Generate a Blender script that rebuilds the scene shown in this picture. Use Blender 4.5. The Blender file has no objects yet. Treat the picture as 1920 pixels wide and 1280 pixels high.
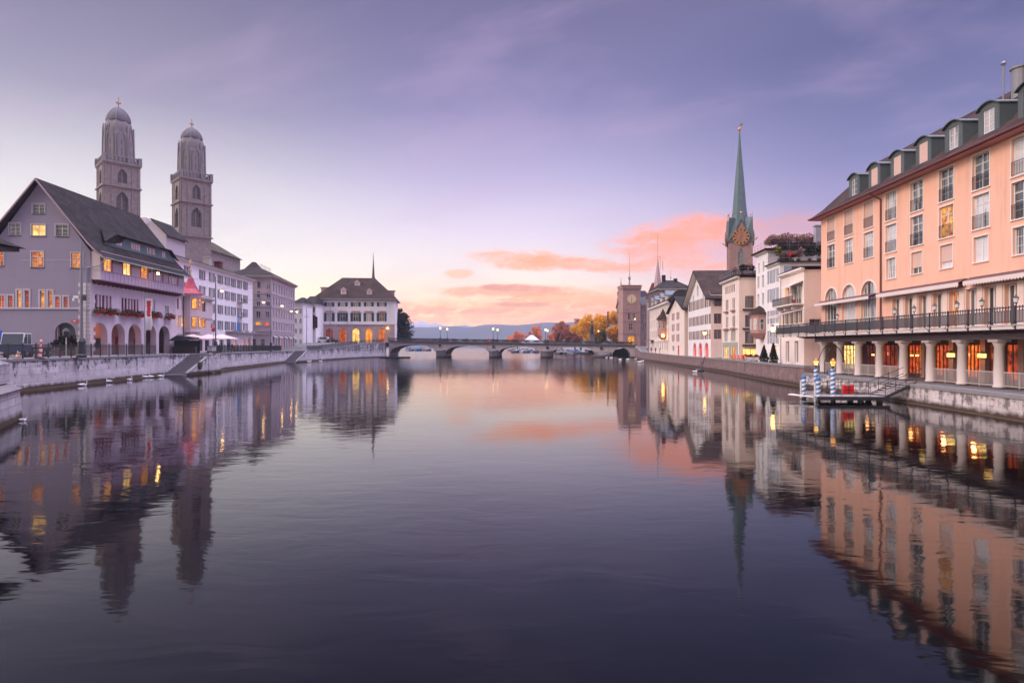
import bpy, bmesh, math, random
from mathutils import Vector, Matrix, noise as mnoise
from mathutils.geometry import tessellate_polygon
R = math.radians
rnd = random.Random(7)
scene = bpy.context.scene
COL = scene.collection

# ------------------------------------------------------------------ camera
# the camera stands on a bridge parapet 4 m above the river (z = 0 is the water)
FX, CX, HY, CH = 1150.0, 960.0, 649.0, 4.0
cam_d = bpy.data.cameras.new('camera')
cam = bpy.data.objects.new('camera', cam_d)
COL.objects.link(cam)
cam.location = (0, 0, CH)
cam.rotation_euler = (R(90), 0, 0)
cam_d.sensor_width = 36.0
cam_d.lens = 36.0 * FX / 1920.0
cam_d.shift_y = (HY - 640.0) / 1920.0
cam_d.clip_start = 0.2
cam_d.clip_end = 40000
scene.camera = cam

# ------------------------------------------------------------------ colour management and render settings
vs = scene.view_settings
vs.view_transform = 'Standard'
vs.look = 'None'
vs.exposure = 0.25
vs.gamma = 1.0
scene.render.engine = 'CYCLES'
scene.cycles.use_denoising = True
scene.cycles.max_bounces = 6
scene.cycles.diffuse_bounces = 3
scene.cycles.glossy_bounces = 4
scene.cycles.transmission_bounces = 4
scene.cycles.volume_bounces = 0
scene.cycles.caustics_reflective = False
scene.cycles.caustics_refractive = False
scene.cycles.sample_clamp_indirect = 6.0


def s2l(c):
    return tuple((v / 255 / 12.92) if v / 255 <= 0.04045 else ((v / 255 + 0.055) / 1.055) ** 2.4 for v in c)


class NT:
    """small helper to write node graphs as expressions"""
    def __init__(s, tree):
        s.t = tree
        s.n = tree.nodes
        s.l = tree.links

    def new(s, typ, **kw):
        n = s.n.new(typ)
        for k, v in kw.items():
            setattr(n, k, v)
        return n

    def put(s, sock, v):
        if isinstance(v, bpy.types.NodeSocket):
            s.l.new(v, sock)
        elif v is not None:
            if hasattr(sock.default_value, '__len__') and not hasattr(v, '__len__'):
                v = (v,) * len(sock.default_value)
            if hasattr(v, '__len__') and len(sock.default_value) == 4 and len(v) == 3:
                v = tuple(v) + (1.0,)
            sock.default_value = v

    def m(s, op, a, b=None, c=None, clamp=False):
        n = s.new('ShaderNodeMath', operation=op)
        n.use_clamp = clamp
        s.put(n.inputs[0], a)
        s.put(n.inputs[1], b)
        s.put(n.inputs[2], c)
        return n.outputs[0]

    def mix(s, f, a, b, typ='MIX'):
        n = s.new('ShaderNodeMix', data_type='RGBA', blend_type=typ)
        s.put(n.inputs[0], f)
        s.put(n.inputs[6], a)
        s.put(n.inputs[7], b)
        return n.outputs[2]

    def smooth(s, v, a, b):
        n = s.new('ShaderNodeMapRange', interpolation_type='SMOOTHSTEP')
        s.put(n.inputs[0], v)
        n.inputs[1].default_value, n.inputs[2].default_value = a, b
        n.inputs[3].default_value, n.inputs[4].default_value = 0, 1
        return n.outputs[0]

    def lin(s, v, a, b, c=0.0, d=1.0):
        n = s.new('ShaderNodeMapRange')
        s.put(n.inputs[0], v)
        for i, q in enumerate((a, b, c, d)):
            n.inputs[i + 1].default_value = q
        return n.outputs[0]

    def ramp(s, v, stops, interp='LINEAR'):
        n = s.new('ShaderNodeValToRGB')
        r = n.color_ramp
        r.interpolation = interp
        while len(r.elements) > 1:
            r.elements.remove(r.elements[-1])
        for i, (p, c) in enumerate(stops):
            e = r.elements[0] if i == 0 else r.elements.new(p)
            e.position = p
            e.color = tuple(c) + (1.0,) if len(c) == 3 else c
        s.put(n.inputs[0], v)
        return n.outputs[0]

    def noise(s, vec, scale, detail=3.0, rough=0.5, dist=0.0, d3='3D'):
        n = s.new('ShaderNodeTexNoise', noise_dimensions=d3)
        s.put(n.inputs['Vector'], vec)
        n.inputs['Scale'].default_value = scale
        n.inputs['Detail'].default_value = detail
        n.inputs['Roughness'].default_value = rough
        n.inputs['Distortion'].default_value = dist
        return n.outputs[0]

    def xyz(s, v):
        n = s.new('ShaderNodeSeparateXYZ')
        s.put(n.inputs[0], v)
        return n.outputs

    def vec(s, x, y, z):
        n = s.new('ShaderNodeCombineXYZ')
        s.put(n.inputs[0], x)
        s.put(n.inputs[1], y)
        s.put(n.inputs[2], z)
        return n.outputs[0]

    def scalev(s, v, k):
        n = s.new('ShaderNodeVectorMath', operation='MULTIPLY')
        s.put(n.inputs[0], v)
        n.inputs[1].default_value = k
        return n.outputs[0]


# ------------------------------------------------------------------ sky (dusk: lavender above, cream and orange low down)
SUN_DIR = Vector((-1.0, -0.42, 0.62)).normalized()     # towards the soft glow over the left bank
world = bpy.data.worlds.new('World')
scene.world = world
world.use_nodes = True
w = NT(world.node_tree)
w.n.clear()
tc = w.new('ShaderNodeTexCoord')
dx, dy, dz = w.xyz(tc.outputs['Generated'])
yd = w.m('MAXIMUM', dy, 0.12)
k = w.m('DIVIDE', dx, yd)                # azimuth tangent
t = w.m('DIVIDE', dz, yd)                # elevation tangent
zz = w.m('ABSOLUTE', dz)
ZEN = [(0.52, (0.18, 0.165, 0.31)), (0.71, (0.20, 0.185, 0.33)), (0.84, (1.75, 1.62, 2.05)), (1.0, (2.4, 2.22, 2.7))]  # bright zenith added above the view to light the house fronts
sL = w.ramp(zz, [(0.0, (1.5, 1.05, 0.72)), (0.04, (1.45, 1.12, 0.66)), (0.085, (1.14, 0.98, 0.70)), (0.13, s2l((246, 239, 229))), (0.22, s2l((216, 211, 214))),
                 (0.33, s2l((166, 159, 181))), (0.44, s2l((138, 131, 157)))] + ZEN)
sC = w.ramp(zz, [(0.0, (1.75, 0.72, 0.26)), (0.035, (1.75, 0.92, 0.24)), (0.075, (1.28, 0.92, 0.50)), (0.12, s2l((248, 231, 221))),
                 (0.18, s2l((224, 210, 228))), (0.26, s2l((188, 178, 213))), (0.36, s2l((147, 141, 186))), (0.47, s2l((121, 115, 156)))] + ZEN)
sR = w.ramp(zz, [(0.0, (1.3, 0.55, 0.36)), (0.05, s2l((240, 172, 165))), (0.11, s2l((200, 166, 198))), (0.17, s2l((166, 152, 195))),
                 (0.26, s2l((126, 125, 172))), (0.40, s2l((97, 99, 146)))] + ZEN)
base = w.mix(w.smooth(k, -0.62, 0.02), sL, sC)
base = w.mix(w.smooth(k, 0.0, 0.62), base, sR)
deep = w.m('MULTIPLY', w.smooth(zz, 0.20, 0.40), w.m('SUBTRACT', 1.0, w.smooth(zz, 0.56, 0.68)))
base = w.mix(w.m('MULTIPLY', deep, 0.22), base, (0.04, 0.045, 0.13))
# clouds: lens-shaped streaks and two soft banks, placed by direction
kt = w.vec(w.m('MULTIPLY', k, 8.0), w.m('MULTIPLY', w.m('SUBTRACT', t, w.m('MULTIPLY', k, 0.06)), 34.0), 0.0)
n1 = w.noise(kt, 1.0, 7.0, 0.62, 0.9)
kt2 = w.vec(w.m('MULTIPLY', k, 22.0), w.m('MULTIPLY', w.m('ADD', t, w.m('MULTIPLY', k, -0.1)), 62.0), 3.0)
n2 = w.noise(kt2, 1.0, 7.0, 0.68, 1.1)
front = w.m('GREATER_THAN', dy, 0.05)


def px2k(px):
    return (px - CX) / FX


def py2t(py):
    return (HY - py) / FX


def blob(px, py, rx, ry, tilt=0.0):
    """soft ellipse in direction space, edges broken up by the streak noise"""
    a = w.m('SUBTRACT', k, px2k(px))
    b = w.m('SUBTRACT', w.m('SUBTRACT', t, py2t(py)), w.m('MULTIPLY', a, tilt))
    a = w.m('DIVIDE', a, rx / FX)
    b = w.m('DIVIDE', b, ry / FX)
    d = w.m('ADD', w.m('MULTIPLY', a, a), w.m('MULTIPLY', b, b))
    g = w.m('POWER', 2.718, w.m('MULTIPLY', d, -1.0))
    return g


def cloud(base, g, lo, hi, color, nz, amount=1.0, mult=1.0):
    v = w.m('MULTIPLY', g, w.m('ADD', -0.95, w.m('MULTIPLY', nz, 4.1 * mult)))
    f = w.m('MULTIPLY', w.m('MULTIPLY', w.smooth(v, lo * 0.55, hi + 0.14), front), w.lin(n2, 0.32, 0.66, amount * 0.55, amount), clamp=True)
    return w.mix(f, base, (color[0] * 1.22, color[1] * 1.0, color[2] * 0.56))


nn = w.m('ADD', w.m('MULTIPLY', n1, 0.6), w.m('MULTIPLY', n2, 0.4))
# faint high veil streaks
veil = w.m('MULTIPLY', w.smooth(w.noise(w.vec(w.m('MULTIPLY', w.m('ADD', k, w.m('MULTIPLY', t, 0.7)), 2.2), w.m('MULTIPLY', w.m('SUBTRACT', t, w.m('MULTIPLY', k, 0.25)), 7.0), 9.0), 1.0, 4.0, 0.55, 0.3), 0.45, 0.75), 0.28)
base = w.mix(w.m('MULTIPLY', veil, front), base, s2l((196, 168, 202)))
base = cloud(base, blob(950, 590, 375, 33.8), 0.30, 0.85, s2l((250, 170, 130)), nn, 0.85)
base = cloud(base, blob(1080, 562, 162, 20.8, 0.02), 0.32, 0.8, s2l((255, 178, 132)), nn, 0.85)
base = cloud(base, blob(820, 583, 188, 7.8), 0.35, 0.8, s2l((214, 150, 150)), nn, 0.7)
base = cloud(base, blob(985, 571, 75, 5.2, -0.03), 0.35, 0.75, s2l((205, 140, 150)), nn, 0.8)
base = cloud(base, blob(1180, 590, 162, 39.0), 0.32, 0.85, s2l((250, 160, 132)), nn, 0.7)
base = cloud(base, blob(960, 545, 131, 11.7), 0.28, 0.6, s2l((246, 168, 150)), nn, 0.95)
base = cloud(base, blob(975, 540, 94, 7.8), 0.35, 0.7, s2l((208, 146, 160)), nn, 0.85)
base = cloud(base, blob(980, 487, 88, 20.8, -0.06), 0.30, 0.75, s2l((252, 172, 152)), nn, 0.95)
base = cloud(base, blob(1095, 495, 112, 14.3, -0.08), 0.30, 0.75, s2l((250, 166, 156)), nn, 0.9)
base = cloud(base, blob(1225, 470, 106, 39.0, 0.05), 0.32, 0.85, s2l((244, 162, 165)), nn, 0.75)
base = cloud(base, blob(1285, 432, 119, 31.2, 0.10), 0.30, 0.8, s2l((252, 160, 150)), nn, 0.95)
base = cloud(base, blob(1330, 470, 175, 54.6), 0.34, 0.9, s2l((232, 160, 175)), nn, 0.5)
base = cloud(base, blob(1270, 500, 150, 18.2), 0.34, 0.8, s2l((245, 168, 170)), nn, 0.7)
base = cloud(base, blob(1480, 425, 150, 33.8), 0.34, 0.9, s2l((205, 150, 182)), nn, 0.6)
base = cloud(base, blob(860, 512, 28, 9.1), 0.35, 0.7, s2l((248, 190, 178)), nn, 0.8)
sky = w.new('ShaderNodeTexSky')
sky.sky_type = 'NISHITA'
sky.sun_disc = False
sky.sun_elevation = math.asin(SUN_DIR.z)
sky.sun_rotation = math.atan2(SUN_DIR.x, SUN_DIR.y)
sky.air_density = 1.0
sky.dust_density = 1.0
bg1 = w.new('ShaderNodeBackground')
w.put(bg1.inputs[0], sky.outputs[0])
bg1.inputs[1].default_value = 0.004
bg2 = w.new('ShaderNodeBackground')
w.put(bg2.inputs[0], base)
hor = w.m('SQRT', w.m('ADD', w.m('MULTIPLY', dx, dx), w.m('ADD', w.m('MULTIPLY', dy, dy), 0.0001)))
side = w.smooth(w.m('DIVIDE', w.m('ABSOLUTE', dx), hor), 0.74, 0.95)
gain = w.m('MULTIPLY', w.m('ADD', 1.0, w.m('MULTIPLY', side, w.lin(dx, -0.4, 0.4, 1.1, 3.0))), w.m('SUBTRACT', 1.0, w.m('MULTIPLY', w.smooth(dy, 0.0, -0.6), 0.25)))  # unseen sky brightened at the sides, dimmed behind the camera, to light the facades
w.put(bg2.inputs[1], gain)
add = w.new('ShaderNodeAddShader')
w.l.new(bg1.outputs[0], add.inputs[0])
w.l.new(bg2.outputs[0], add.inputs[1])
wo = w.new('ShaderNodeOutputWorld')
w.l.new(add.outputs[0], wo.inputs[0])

# soft dawn sun over the left bank
sun_d = bpy.data.lights.new('sun', 'SUN')
sun_d.energy = 2.3
sun_d.angle = R(24)
sun_d.color = (1.0, 0.80, 0.68)
sun = bpy.data.objects.new('sun', sun_d)
COL.objects.link(sun)
sun.rotation_euler = (-SUN_DIR).to_track_quat('-Z', 'Y').to_euler()


# ------------------------------------------------------------------ mesh helper
class MB:
    def __init__(s, M=None):
        s.v, s.f, s.smooth = [], [], False
        s.M = M

    def pts(s, ps, M=None):
        i = len(s.v)
        for p in ps:
            p = Vector(p)
            if M is not None:
                p = M @ p
            if s.M is not None:
                p = s.M @ p
            s.v.append(tuple(p))
        return i

    def face(s, *ps):
        i = s.pts(ps)
        s.f.append(tuple(range(i, i + len(ps))))
        return s

    def box(s, x0, x1, y0, y1, z0, z1, M=None):
        i = s.pts([(x0, y0, z0), (x1, y0, z0), (x1, y1, z0), (x0, y1, z0), (x0, y0, z1), (x1, y0, z1), (x1, y1, z1), (x0, y1, z1)], M)
        for q in ((0, 3, 2, 1), (4, 5, 6, 7), (0, 1, 5, 4), (1, 2, 6, 5), (2, 3, 7, 6), (3, 0, 4, 7)):
            s.f.append(tuple(i + a for a in q))
        return s

    def prism(s, bottom, top):
        """two matching rings of points, closed"""
        n = len(bottom)
        i = s.pts(bottom)
        j = s.pts(top)
        s.f.append(tuple(reversed(range(i, i + n))))
        s.f.append(tuple(range(j, j + n)))
        for a in range(n):
            b = (a + 1) % n
            s.f.append((i + a, i + b, j + b, j + a))
        return s

    def ext(s, poly, axis, a, b):
        """extrude a 2-D polygon along an axis: 'x' -> poly is (y, z); 'y' -> (x, z); 'z' -> (x, y)"""
        if axis == 'x':
            return s.prism([(a, p, q) for p, q in poly], [(b, p, q) for p, q in poly])
        if axis == 'y':
            return s.prism([(p, a, q) for p, q in poly], [(p, b, q) for p, q in poly])
        return s.prism([(p, q, a) for p, q in poly], [(p, q, b) for p, q in poly])

    def tube(s, p, q, r, n=6, r2=None):
        p, q = Vector(p), Vector(q)
        d = (q - p)
        if d.length < 1e-6:
            return s
        d.normalize()
        a = d.orthogonal().normalized()
        b = d.cross(a)
        r2 = r if r2 is None else r2
        A = [p + (a * math.cos(2 * math.pi * i / n) + b * math.sin(2 * math.pi * i / n)) * r for i in range(n)]
        B = [q + (a * math.cos(2 * math.pi * i / n) + b * math.sin(2 * math.pi * i / n)) * r2 for i in range(n)]
        return s.prism(A, B)

    def path(s, ps, r, n=6):
        for a, b in zip(ps[:-1], ps[1:]):
            s.tube(a, b, r, n)
        return s

    def lathe(s, prof, n=16, c=(0, 0), sx=1.0, sy=1.0, ph=0.0):
        """prof = [(r, z)...] bottom to top, round the vertical through c"""
        rows = []
        for r, z in prof:
            rows.append(s.pts([(c[0] + sx * r * math.cos(ph + 2 * math.pi * i / n), c[1] + sy * r * math.sin(ph + 2 * math.pi * i / n), z) for i in range(n)]))
        for a, b in zip(rows[:-1], rows[1:]):
            for i in range(n):
                j = (i + 1) % n
                s.f.append((a + i, a + j, b + j, b + i))
        s.f.append(tuple(reversed(range(rows[0], rows[0] + n))))
        s.f.append(tuple(range(rows[-1], rows[-1] + n)))
        return s

    def mesh(s, name, mat, smooth=False):
        me = bpy.data.meshes.new(name)
        me.from_pydata(s.v, [], s.f)
        me.update()
        if mat is not None:
            me.materials.append(mat)
        if smooth:
            me.polygons.foreach_set('use_smooth', [True] * len(me.polygons))
        return me


def link(name, data, parent=None, M=None):
    o = bpy.data.objects.new(name, data)
    COL.objects.link(o)
    if parent is not None:
        o.parent = parent
    if M is not None:
        o.matrix_local = M
    return o


def part(name, mb, mat, parent, M=None, smooth=False, label=None, kind=None):
    o = link(name, mb.mesh(name, mat, smooth), parent, M)
    if label:
        o['label'] = label
    if kind:
        o['kind'] = kind
    return o


def tag(o, label, cat, group=None, kind=None):
    o['label'] = label
    o['category'] = cat
    if group:
        o['group'] = group
    if kind:
        o['kind'] = kind
    return o


def thing(name, label, cat, loc=(0, 0, 0), rz=0.0, group=None):
    o = bpy.data.objects.new(name, None)
    COL.objects.link(o)
    o.location = loc
    o.rotation_euler = (0, 0, rz)
    o.empty_display_size = 0.5
    return tag(o, label, cat, group, 'thing')


KIDS = {}


def kids(o):
    return [c for c in COL.objects if c.parent == o]


def dup(o, parent=None, loc=None, rz=None, label=None):
    """copy of a thing with its parts and sub-parts"""
    def rec(src, par):
        c = src.copy()
        COL.objects.link(c)
        if par is not None:
            c.parent = par
        for ch in src.children:
            rec(ch, c)
        return c
    c = rec(o, parent)
    if loc is not None:
        c.location = loc
    if rz is not None:
        c.rotation_euler = (0, 0, rz)
    if label:
        c['label'] = label
    return c


def W(px, py, Y):
    """the point seen at a pixel of the photograph, Y metres away"""
    return Vector(((px - CX) / FX * Y, Y, CH - (py - HY) / FX * Y))


def struct(name, mb, mat, smooth=False, kind='structure'):
    o = link(name, mb.mesh(name, mat, smooth))
    o['kind'] = kind
    return o


# ------------------------------------------------------------------ materials
MATS = {}


def pmat(name, color, rough=0.7, var=0.10, scale=1.2, streak=0.0, streak_col=(0.05, 0.045, 0.045), bump=0.0, bscale=20.0, metal=0.0, spec=0.5, blotch=0.0):
    if 'plaster' in name:
        blotch, streak, var = max(blotch, 0.10), max(streak * 1.5, 0.2), max(var, 0.09)
    """painted / rendered surface: tone varies with noise, dirt runs in vertical streaks"""
    if name in MATS:
        return MATS[name]
    m = bpy.data.materials.new(name)
    m.use_nodes = True
    g = NT(m.node_tree)
    b = g.n['Principled BSDF']
    co = g.new('ShaderNodeTexCoord').outputs['Object']
    n = g.noise(co, scale, 4.0, 0.6)
    c = g.mix(n, tuple(v * (1 - var) for v in color), tuple(min(1, v * (1 + var)) for v in color))
    if streak:
        x, y, z = g.xyz(co)
        sv = g.vec(g.m('MULTIPLY', g.m('ADD', x, y), 1.6), 0.0, g.m('MULTIPLY', z, 0.12))
        sn = g.smooth(g.noise(sv, 1.0, 5.0, 0.65), 0.48, 0.75)
        c = g.mix(g.m('MULTIPLY', sn, streak), c, streak_col)
    if blotch:
        bn = g.smooth(g.noise(co, scale * 0.35, 5.0, 0.65), 0.5, 0.72)
        c = g.mix(g.m('MULTIPLY', bn, blotch), c, tuple(v * 0.55 for v in color))
    g.put(b.inputs['Base Color'], c)
    b.inputs['Roughness'].default_value = rough
    b.inputs['Metallic'].default_value = metal
    b.inputs['Specular IOR Level'].default_value = spec
    if bump:
        bm = g.new('ShaderNodeBump')
        bm.inputs['Strength'].default_value = bump
        bm.inputs['Distance'].default_value = 0.02
        g.put(bm.inputs['Height'], g.noise(co, bscale, 3.0, 0.6))
        g.put(b.inputs['Normal'], bm.outputs[0])
    MATS[name] = m
    return m


def ashlar(name, color, joint, bw=1.2, bh=0.5, var=0.2, streak=0.5, streak_col=(0.03, 0.028, 0.03), algae=None, rough=0.85, top=None, jw=0.015, smear=0.5):
    """cut stone in courses, with weathering; algae = height below which it turns brown"""
    if name in MATS:
        return MATS[name]
    m = bpy.data.materials.new(name)
    m.use_nodes = True
    g = NT(m.node_tree)
    b = g.n['Principled BSDF']
    co = g.new('ShaderNodeTexCoord').outputs['Object']
    x, y, z = g.xyz(co)
    u = g.m('ADD', x, y)
    br = g.new('ShaderNodeTexBrick')
    g.put(br.inputs['Vector'], g.vec(u, z, 0.0))
    br.offset = 0.5
    for key, v in (('Scale', 1.0), ('Mortar Size', jw), ('Mortar Smooth', 0.3), ('Brick Width', bw), ('Row Height', bh), ('Bias', 0.0)):
        br.inputs[key].default_value = v
    g.put(br.inputs['Color1'], tuple(v * (1 - var) for v in color))
    g.put(br.inputs['Color2'], tuple(min(1, v * (1 + var)) for v in color))
    g.put(br.inputs['Mortar'], joint)
    c = br.outputs['Color']
    n = g.noise(co, 0.9, 5.0, 0.65)
    c = g.mix(g.smooth(n, 0.35, 0.75), c, tuple(v * 0.72 for v in color))
    if streak:
        sv = g.vec(g.m('MULTIPLY', u, 0.8), 0.0, g.m('MULTIPLY', z, 0.10))
        sn = g.noise(sv, 1.0, 6.0, 0.7)
        if top is not None:                       # dirt runs down from the coping
            sn = g.m('ADD', sn, g.lin(z, top - 1.7, top, -0.10, 0.13))
        sn = g.m('ADD', sn, g.m('MULTIPLY', g.m('SUBTRACT', g.noise(co, 2.2, 4.0, 0.7), 0.5), smear))
        c = g.mix(g.m('MULTIPLY', g.smooth(sn, 0.50, 0.68), streak), c, streak_col)
    if algae is not None:
        zn = g.m('ADD', z, g.m('MULTIPLY', g.noise(co, 1.6, 4.0, 0.6), -0.5))
        c = g.mix(g.m('SUBTRACT', 1.0, g.smooth(zn, algae - 0.28, algae + 0.1)), c, (0.055, 0.035, 0.022))
    g.put(b.inputs['Base Color'], c)
    b.inputs['Roughness'].default_value = rough
    bm = g.new('ShaderNodeBump')
    bm.inputs['Strength'].default_value = 0.6
    bm.inputs['Distance'].default_value = 0.03
    g.put(bm.inputs['Height'], g.m('ADD', g.m('MULTIPLY', br.outputs['Fac'], -0.8), g.noise(co, 6.0, 4.0, 0.7)))
    g.put(b.inputs['Normal'], bm.outputs[0])
    MATS[name] = m
    return m


def tiles(name, color, row=0.32, var=0.35, rough=0.8):
    """roof tiles: courses at constant height and per-tile tone"""
    if name in MATS:
        return MATS[name]
    m = bpy.data.materials.new(name)
    m.use_nodes = True
    g = NT(m.node_tree)
    b = g.n['Principled BSDF']
    co = g.new('ShaderNodeTexCoord').outputs['Object']
    x, y, z = g.xyz(co)
    br = g.new('ShaderNodeTexBrick')
    g.put(br.inputs['Vector'], g.vec(g.m('ADD', x, g.m('MULTIPLY', y, 0.37)), z, 0.0))
    for key, v in (('Scale', 1.0), ('Mortar Size', 0.012), ('Brick Width', 0.3), ('Row Height', row), ('Mortar Smooth', 0.5)):
        br.inputs[key].default_value = v
    g.put(br.inputs['Color1'], tuple(v * (1 - var) for v in color))
    g.put(br.inputs['Color2'], tuple(v * (1 + var) for v in color))
    g.put(br.inputs['Mortar'], tuple(v * 0.35 for v in color))
    n = g.noise(co, 0.5, 5.0, 0.65)
    c = g.mix(g.smooth(n, 0.38, 0.68), br.outputs['Color'], tuple(v * 0.45 for v in color))
    c = g.mix(g.m('MULTIPLY', g.smooth(g.noise(co, 3.1, 4.0, 0.75), 0.52, 0.7), 0.5), c, tuple(min(1, v * 1.9) for v in color))
    c = g.mix(g.m('MULTIPLY', g.smooth(g.noise(co, 1.7, 5.0, 0.7), 0.56, 0.75), 0.4), c, (0.045, 0.047, 0.03))
    b.inputs['Specular IOR Level'].default_value = 0.2
    g.put(b.inputs['Base Color'], c)
    b.inputs['Roughness'].default_value = rough
    bm = g.new('ShaderNodeBump')
    bm.inputs['Strength'].default_value = 0.8
    bm.inputs['Distance'].default_value = 0.04
    g.put(bm.inputs['Height'], g.m('ADD', g.m('FRACT', g.m('DIVIDE', z, row)), br.outputs['Fac']))
    g.put(b.inputs['Normal'], bm.outputs[0])
    MATS[name] = m
    return m


def glow(name, c1, c2, strength, scale=1.5, dark=0.0, band=0.0):
    """lit room behind a window: warm patches, differs from window to window"""
    if name in MATS:
        return MATS[name]
    m = bpy.data.materials.new(name)
    m.use_nodes = True
    g = NT(m.node_tree)
    b = g.n['Principled BSDF']
    oi = g.new('ShaderNodeObjectInfo')
    co = g.new('ShaderNodeTexCoord').outputs['Object']
    vv = g.new('ShaderNodeVectorMath', operation='ADD')
    g.put(vv.inputs[0], co)
    g.put(vv.inputs[1], g.vec(g.m('MULTIPLY', oi.outputs['Random'], 57.0), g.m('MULTIPLY', oi.outputs['Random'], 31.0), 0.0))
    n = g.noise(vv.outputs[0], scale, 3.0, 0.6)
    f = g.m('ADD', g.m('MULTIPLY', g.m('SUBTRACT', n, 0.5), 2.2), g.m('ADD', g.m('MULTIPLY', oi.outputs['Random'], 0.7), 0.15), clamp=True)
    c = g.mix(f, c1, c2)
    st = g.m('MULTIPLY', g.lin(f, 0, 1, 0.45, 1.15), strength)
    if dark:
        st = g.m('MULTIPLY', st, g.m('SUBTRACT', 1.0, g.m('MULTIPLY', g.smooth(g.noise(vv.outputs[0], scale * 2.2, 2.0, 0.5), 0.5, 0.62), dark)))
    x, y, z = g.xyz(vv.outputs[0])
    fold = g.noise(g.vec(g.m('MULTIPLY', x, 5.0), 0.0, g.m('MULTIPLY', z, 0.25)), 1.0, 3.0, 0.6)
    st = g.m('MULTIPLY', st, g.lin(fold, 0.3, 0.7, 0.55, 1.25))
    g.put(b.inputs['Base Color'], (0.05, 0.03, 0.02))
    g.put(b.inputs['Emission Color'], c)
    g.put(b.inputs['Emission Strength'], st)
    b.inputs['Roughness'].default_value = 0.1
    MATS[name] = m
    return m


def emit(name, color, strength):
    if name in MATS:
        return MATS[name]
    m = bpy.data.materials.new(name)
    m.use_nodes = True
    b = m.node_tree.nodes['Principled BSDF']
    b.inputs['Base Color'].default_value = tuple(color) + (1,)
    b.inputs['Emission Color'].default_value = tuple(color) + (1,)
    b.inputs['Emission Strength'].default_value = strength
    MATS[name] = m
    return m


def glass(name, tint=(0.03, 0.032, 0.04), curtain=(0.62, 0.58, 0.60), amount=0.7):
    """window pane in front of a dim room, pale curtain folds and sky sheen painted into its colour"""
    if name in MATS:
        return MATS[name]
    m = bpy.data.materials.new(name)
    m.use_nodes = True
    g = NT(m.node_tree)
    b = g.n['Principled BSDF']
    oi = g.new('ShaderNodeObjectInfo')
    co = g.new('ShaderNodeTexCoord').outputs['Object']
    x, y, z = g.xyz(co)
    wv = g.noise(g.vec(g.m('MULTIPLY', x, 9.0), g.m('MULTIPLY', oi.outputs['Random'], 40.0), g.m('MULTIPLY', z, 0.3)), 1.0, 2.0, 0.5)
    f = g.m('MULTIPLY', g.smooth(g.m('ADD', wv, g.m('SUBTRACT', oi.outputs['Random'], 0.5)), 0.4, 0.6), amount)
    g.put(b.inputs['Base Color'], g.mix(f, tint, curtain))  # pale tone also carries the reflected sky, put into the base colour
    b.inputs['Roughness'].default_value = 0.06
    b.inputs['IOR'].default_value = 2.0
    bm = g.new('ShaderNodeBump')
    bm.inputs['Strength'].default_value = 0.06
    bm.inputs['Distance'].default_value = 0.05
    g.put(bm.inputs['Height'], g.noise(co, 1.3, 1.0))
    g.put(b.inputs['Normal'], bm.outputs[0])
    MATS[name] = m
    return m


def leafmat(name, dark, light, sc=0.6):
    if name in MATS:
        return MATS[name]
    m = bpy.data.materials.new(name)
    m.use_nodes = True
    g = NT(m.node_tree)
    b = g.n['Principled BSDF']
    co = g.new('ShaderNodeTexCoord').outputs['Object']
    n = g.noise(co, sc, 4.0, 0.7)
    n2 = g.new('ShaderNodeTexWhiteNoise')
    geo = g.new('ShaderNodeNewGeometry')
    g.put(n2.inputs[0], geo.outputs['Random Per Island'])
    f = g.m('ADD', g.m('MULTIPLY', g.m('SUBTRACT', n, 0.35), 1.8), g.m('MULTIPLY', g.m('SUBTRACT', geo.outputs['Random Per Island'], 0.5), 0.6), clamp=True)
    g.put(b.inputs['Base Color'], g.mix(f, dark, light))
    b.inputs['Roughness'].default_value = 0.7
    tl = g.new('ShaderNodeBsdfTranslucent')           # leaves let the light through
    g.put(tl.inputs['Color'], g.mix(f, dark, light))
    ms = g.new('ShaderNodeMixShader')
    ms.inputs[0].default_value = 0.45
    g.l.new(b.outputs[0], ms.inputs[1])
    g.l.new(tl.outputs[0], ms.inputs[2])
    g.l.new(ms.outputs[0], g.n['Material Output'].inputs['Surface'])
    MATS[name] = m
    return m


# common materials
M_white = pmat('white_plaster', (0.74, 0.72, 0.70), 0.85, 0.06, 0.8, 0.16, (0.35, 0.32, 0.31))
M_frame = pmat('white_paint', (0.72, 0.71, 0.70), 0.5, 0.05, 4.0)
M_stone = pmat('pale_stone', (0.42, 0.40, 0.38), 0.85, 0.18, 2.0, 0.25, (0.10, 0.09, 0.09))
M_dkmetal = pmat('dark_metal', (0.035, 0.037, 0.045), 0.45, 0.2, 3.0)
M_grmetal = pmat('grey_metal', (0.20, 0.20, 0.22), 0.45, 0.15, 3.0)
M_glass = glass('window_glass')
M_glassd = glass('dark_window_glass', amount=0.15)
M_lit = glow('lit_window', s2l((200, 45, 12)), s2l((255, 176, 60)), 1.15, 1.3, 0.6)
M_lity = glow('bright_lit_window', s2l((255, 140, 40)), s2l((255, 215, 120)), 1.35, 1.2, 0.25)
M_litr = glow('red_lit_window', s2l((150, 22, 12)), s2l((255, 100, 30)), 1.0, 2.2, 0.65)
M_gold = pmat('gilded_metal', (0.52, 0.26, 0.09), 0.35, 0.1, 4.0, metal=0.8)
M_copper = pmat('green_copper', (0.085, 0.135, 0.145), 0.6, 0.25, 0.9, 0.5, (0.03, 0.05, 0.055))
M_dormer = pmat('dormer_copper', (0.085, 0.105, 0.11), 0.55, 0.25, 0.9, 0.4, (0.02, 0.035, 0.035))
M_rdark = tiles('dark_roof_tiles', (0.036, 0.030, 0.031))
M_rbrown = tiles('brown_roof_tiles', (0.060, 0.036, 0.031))
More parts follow.
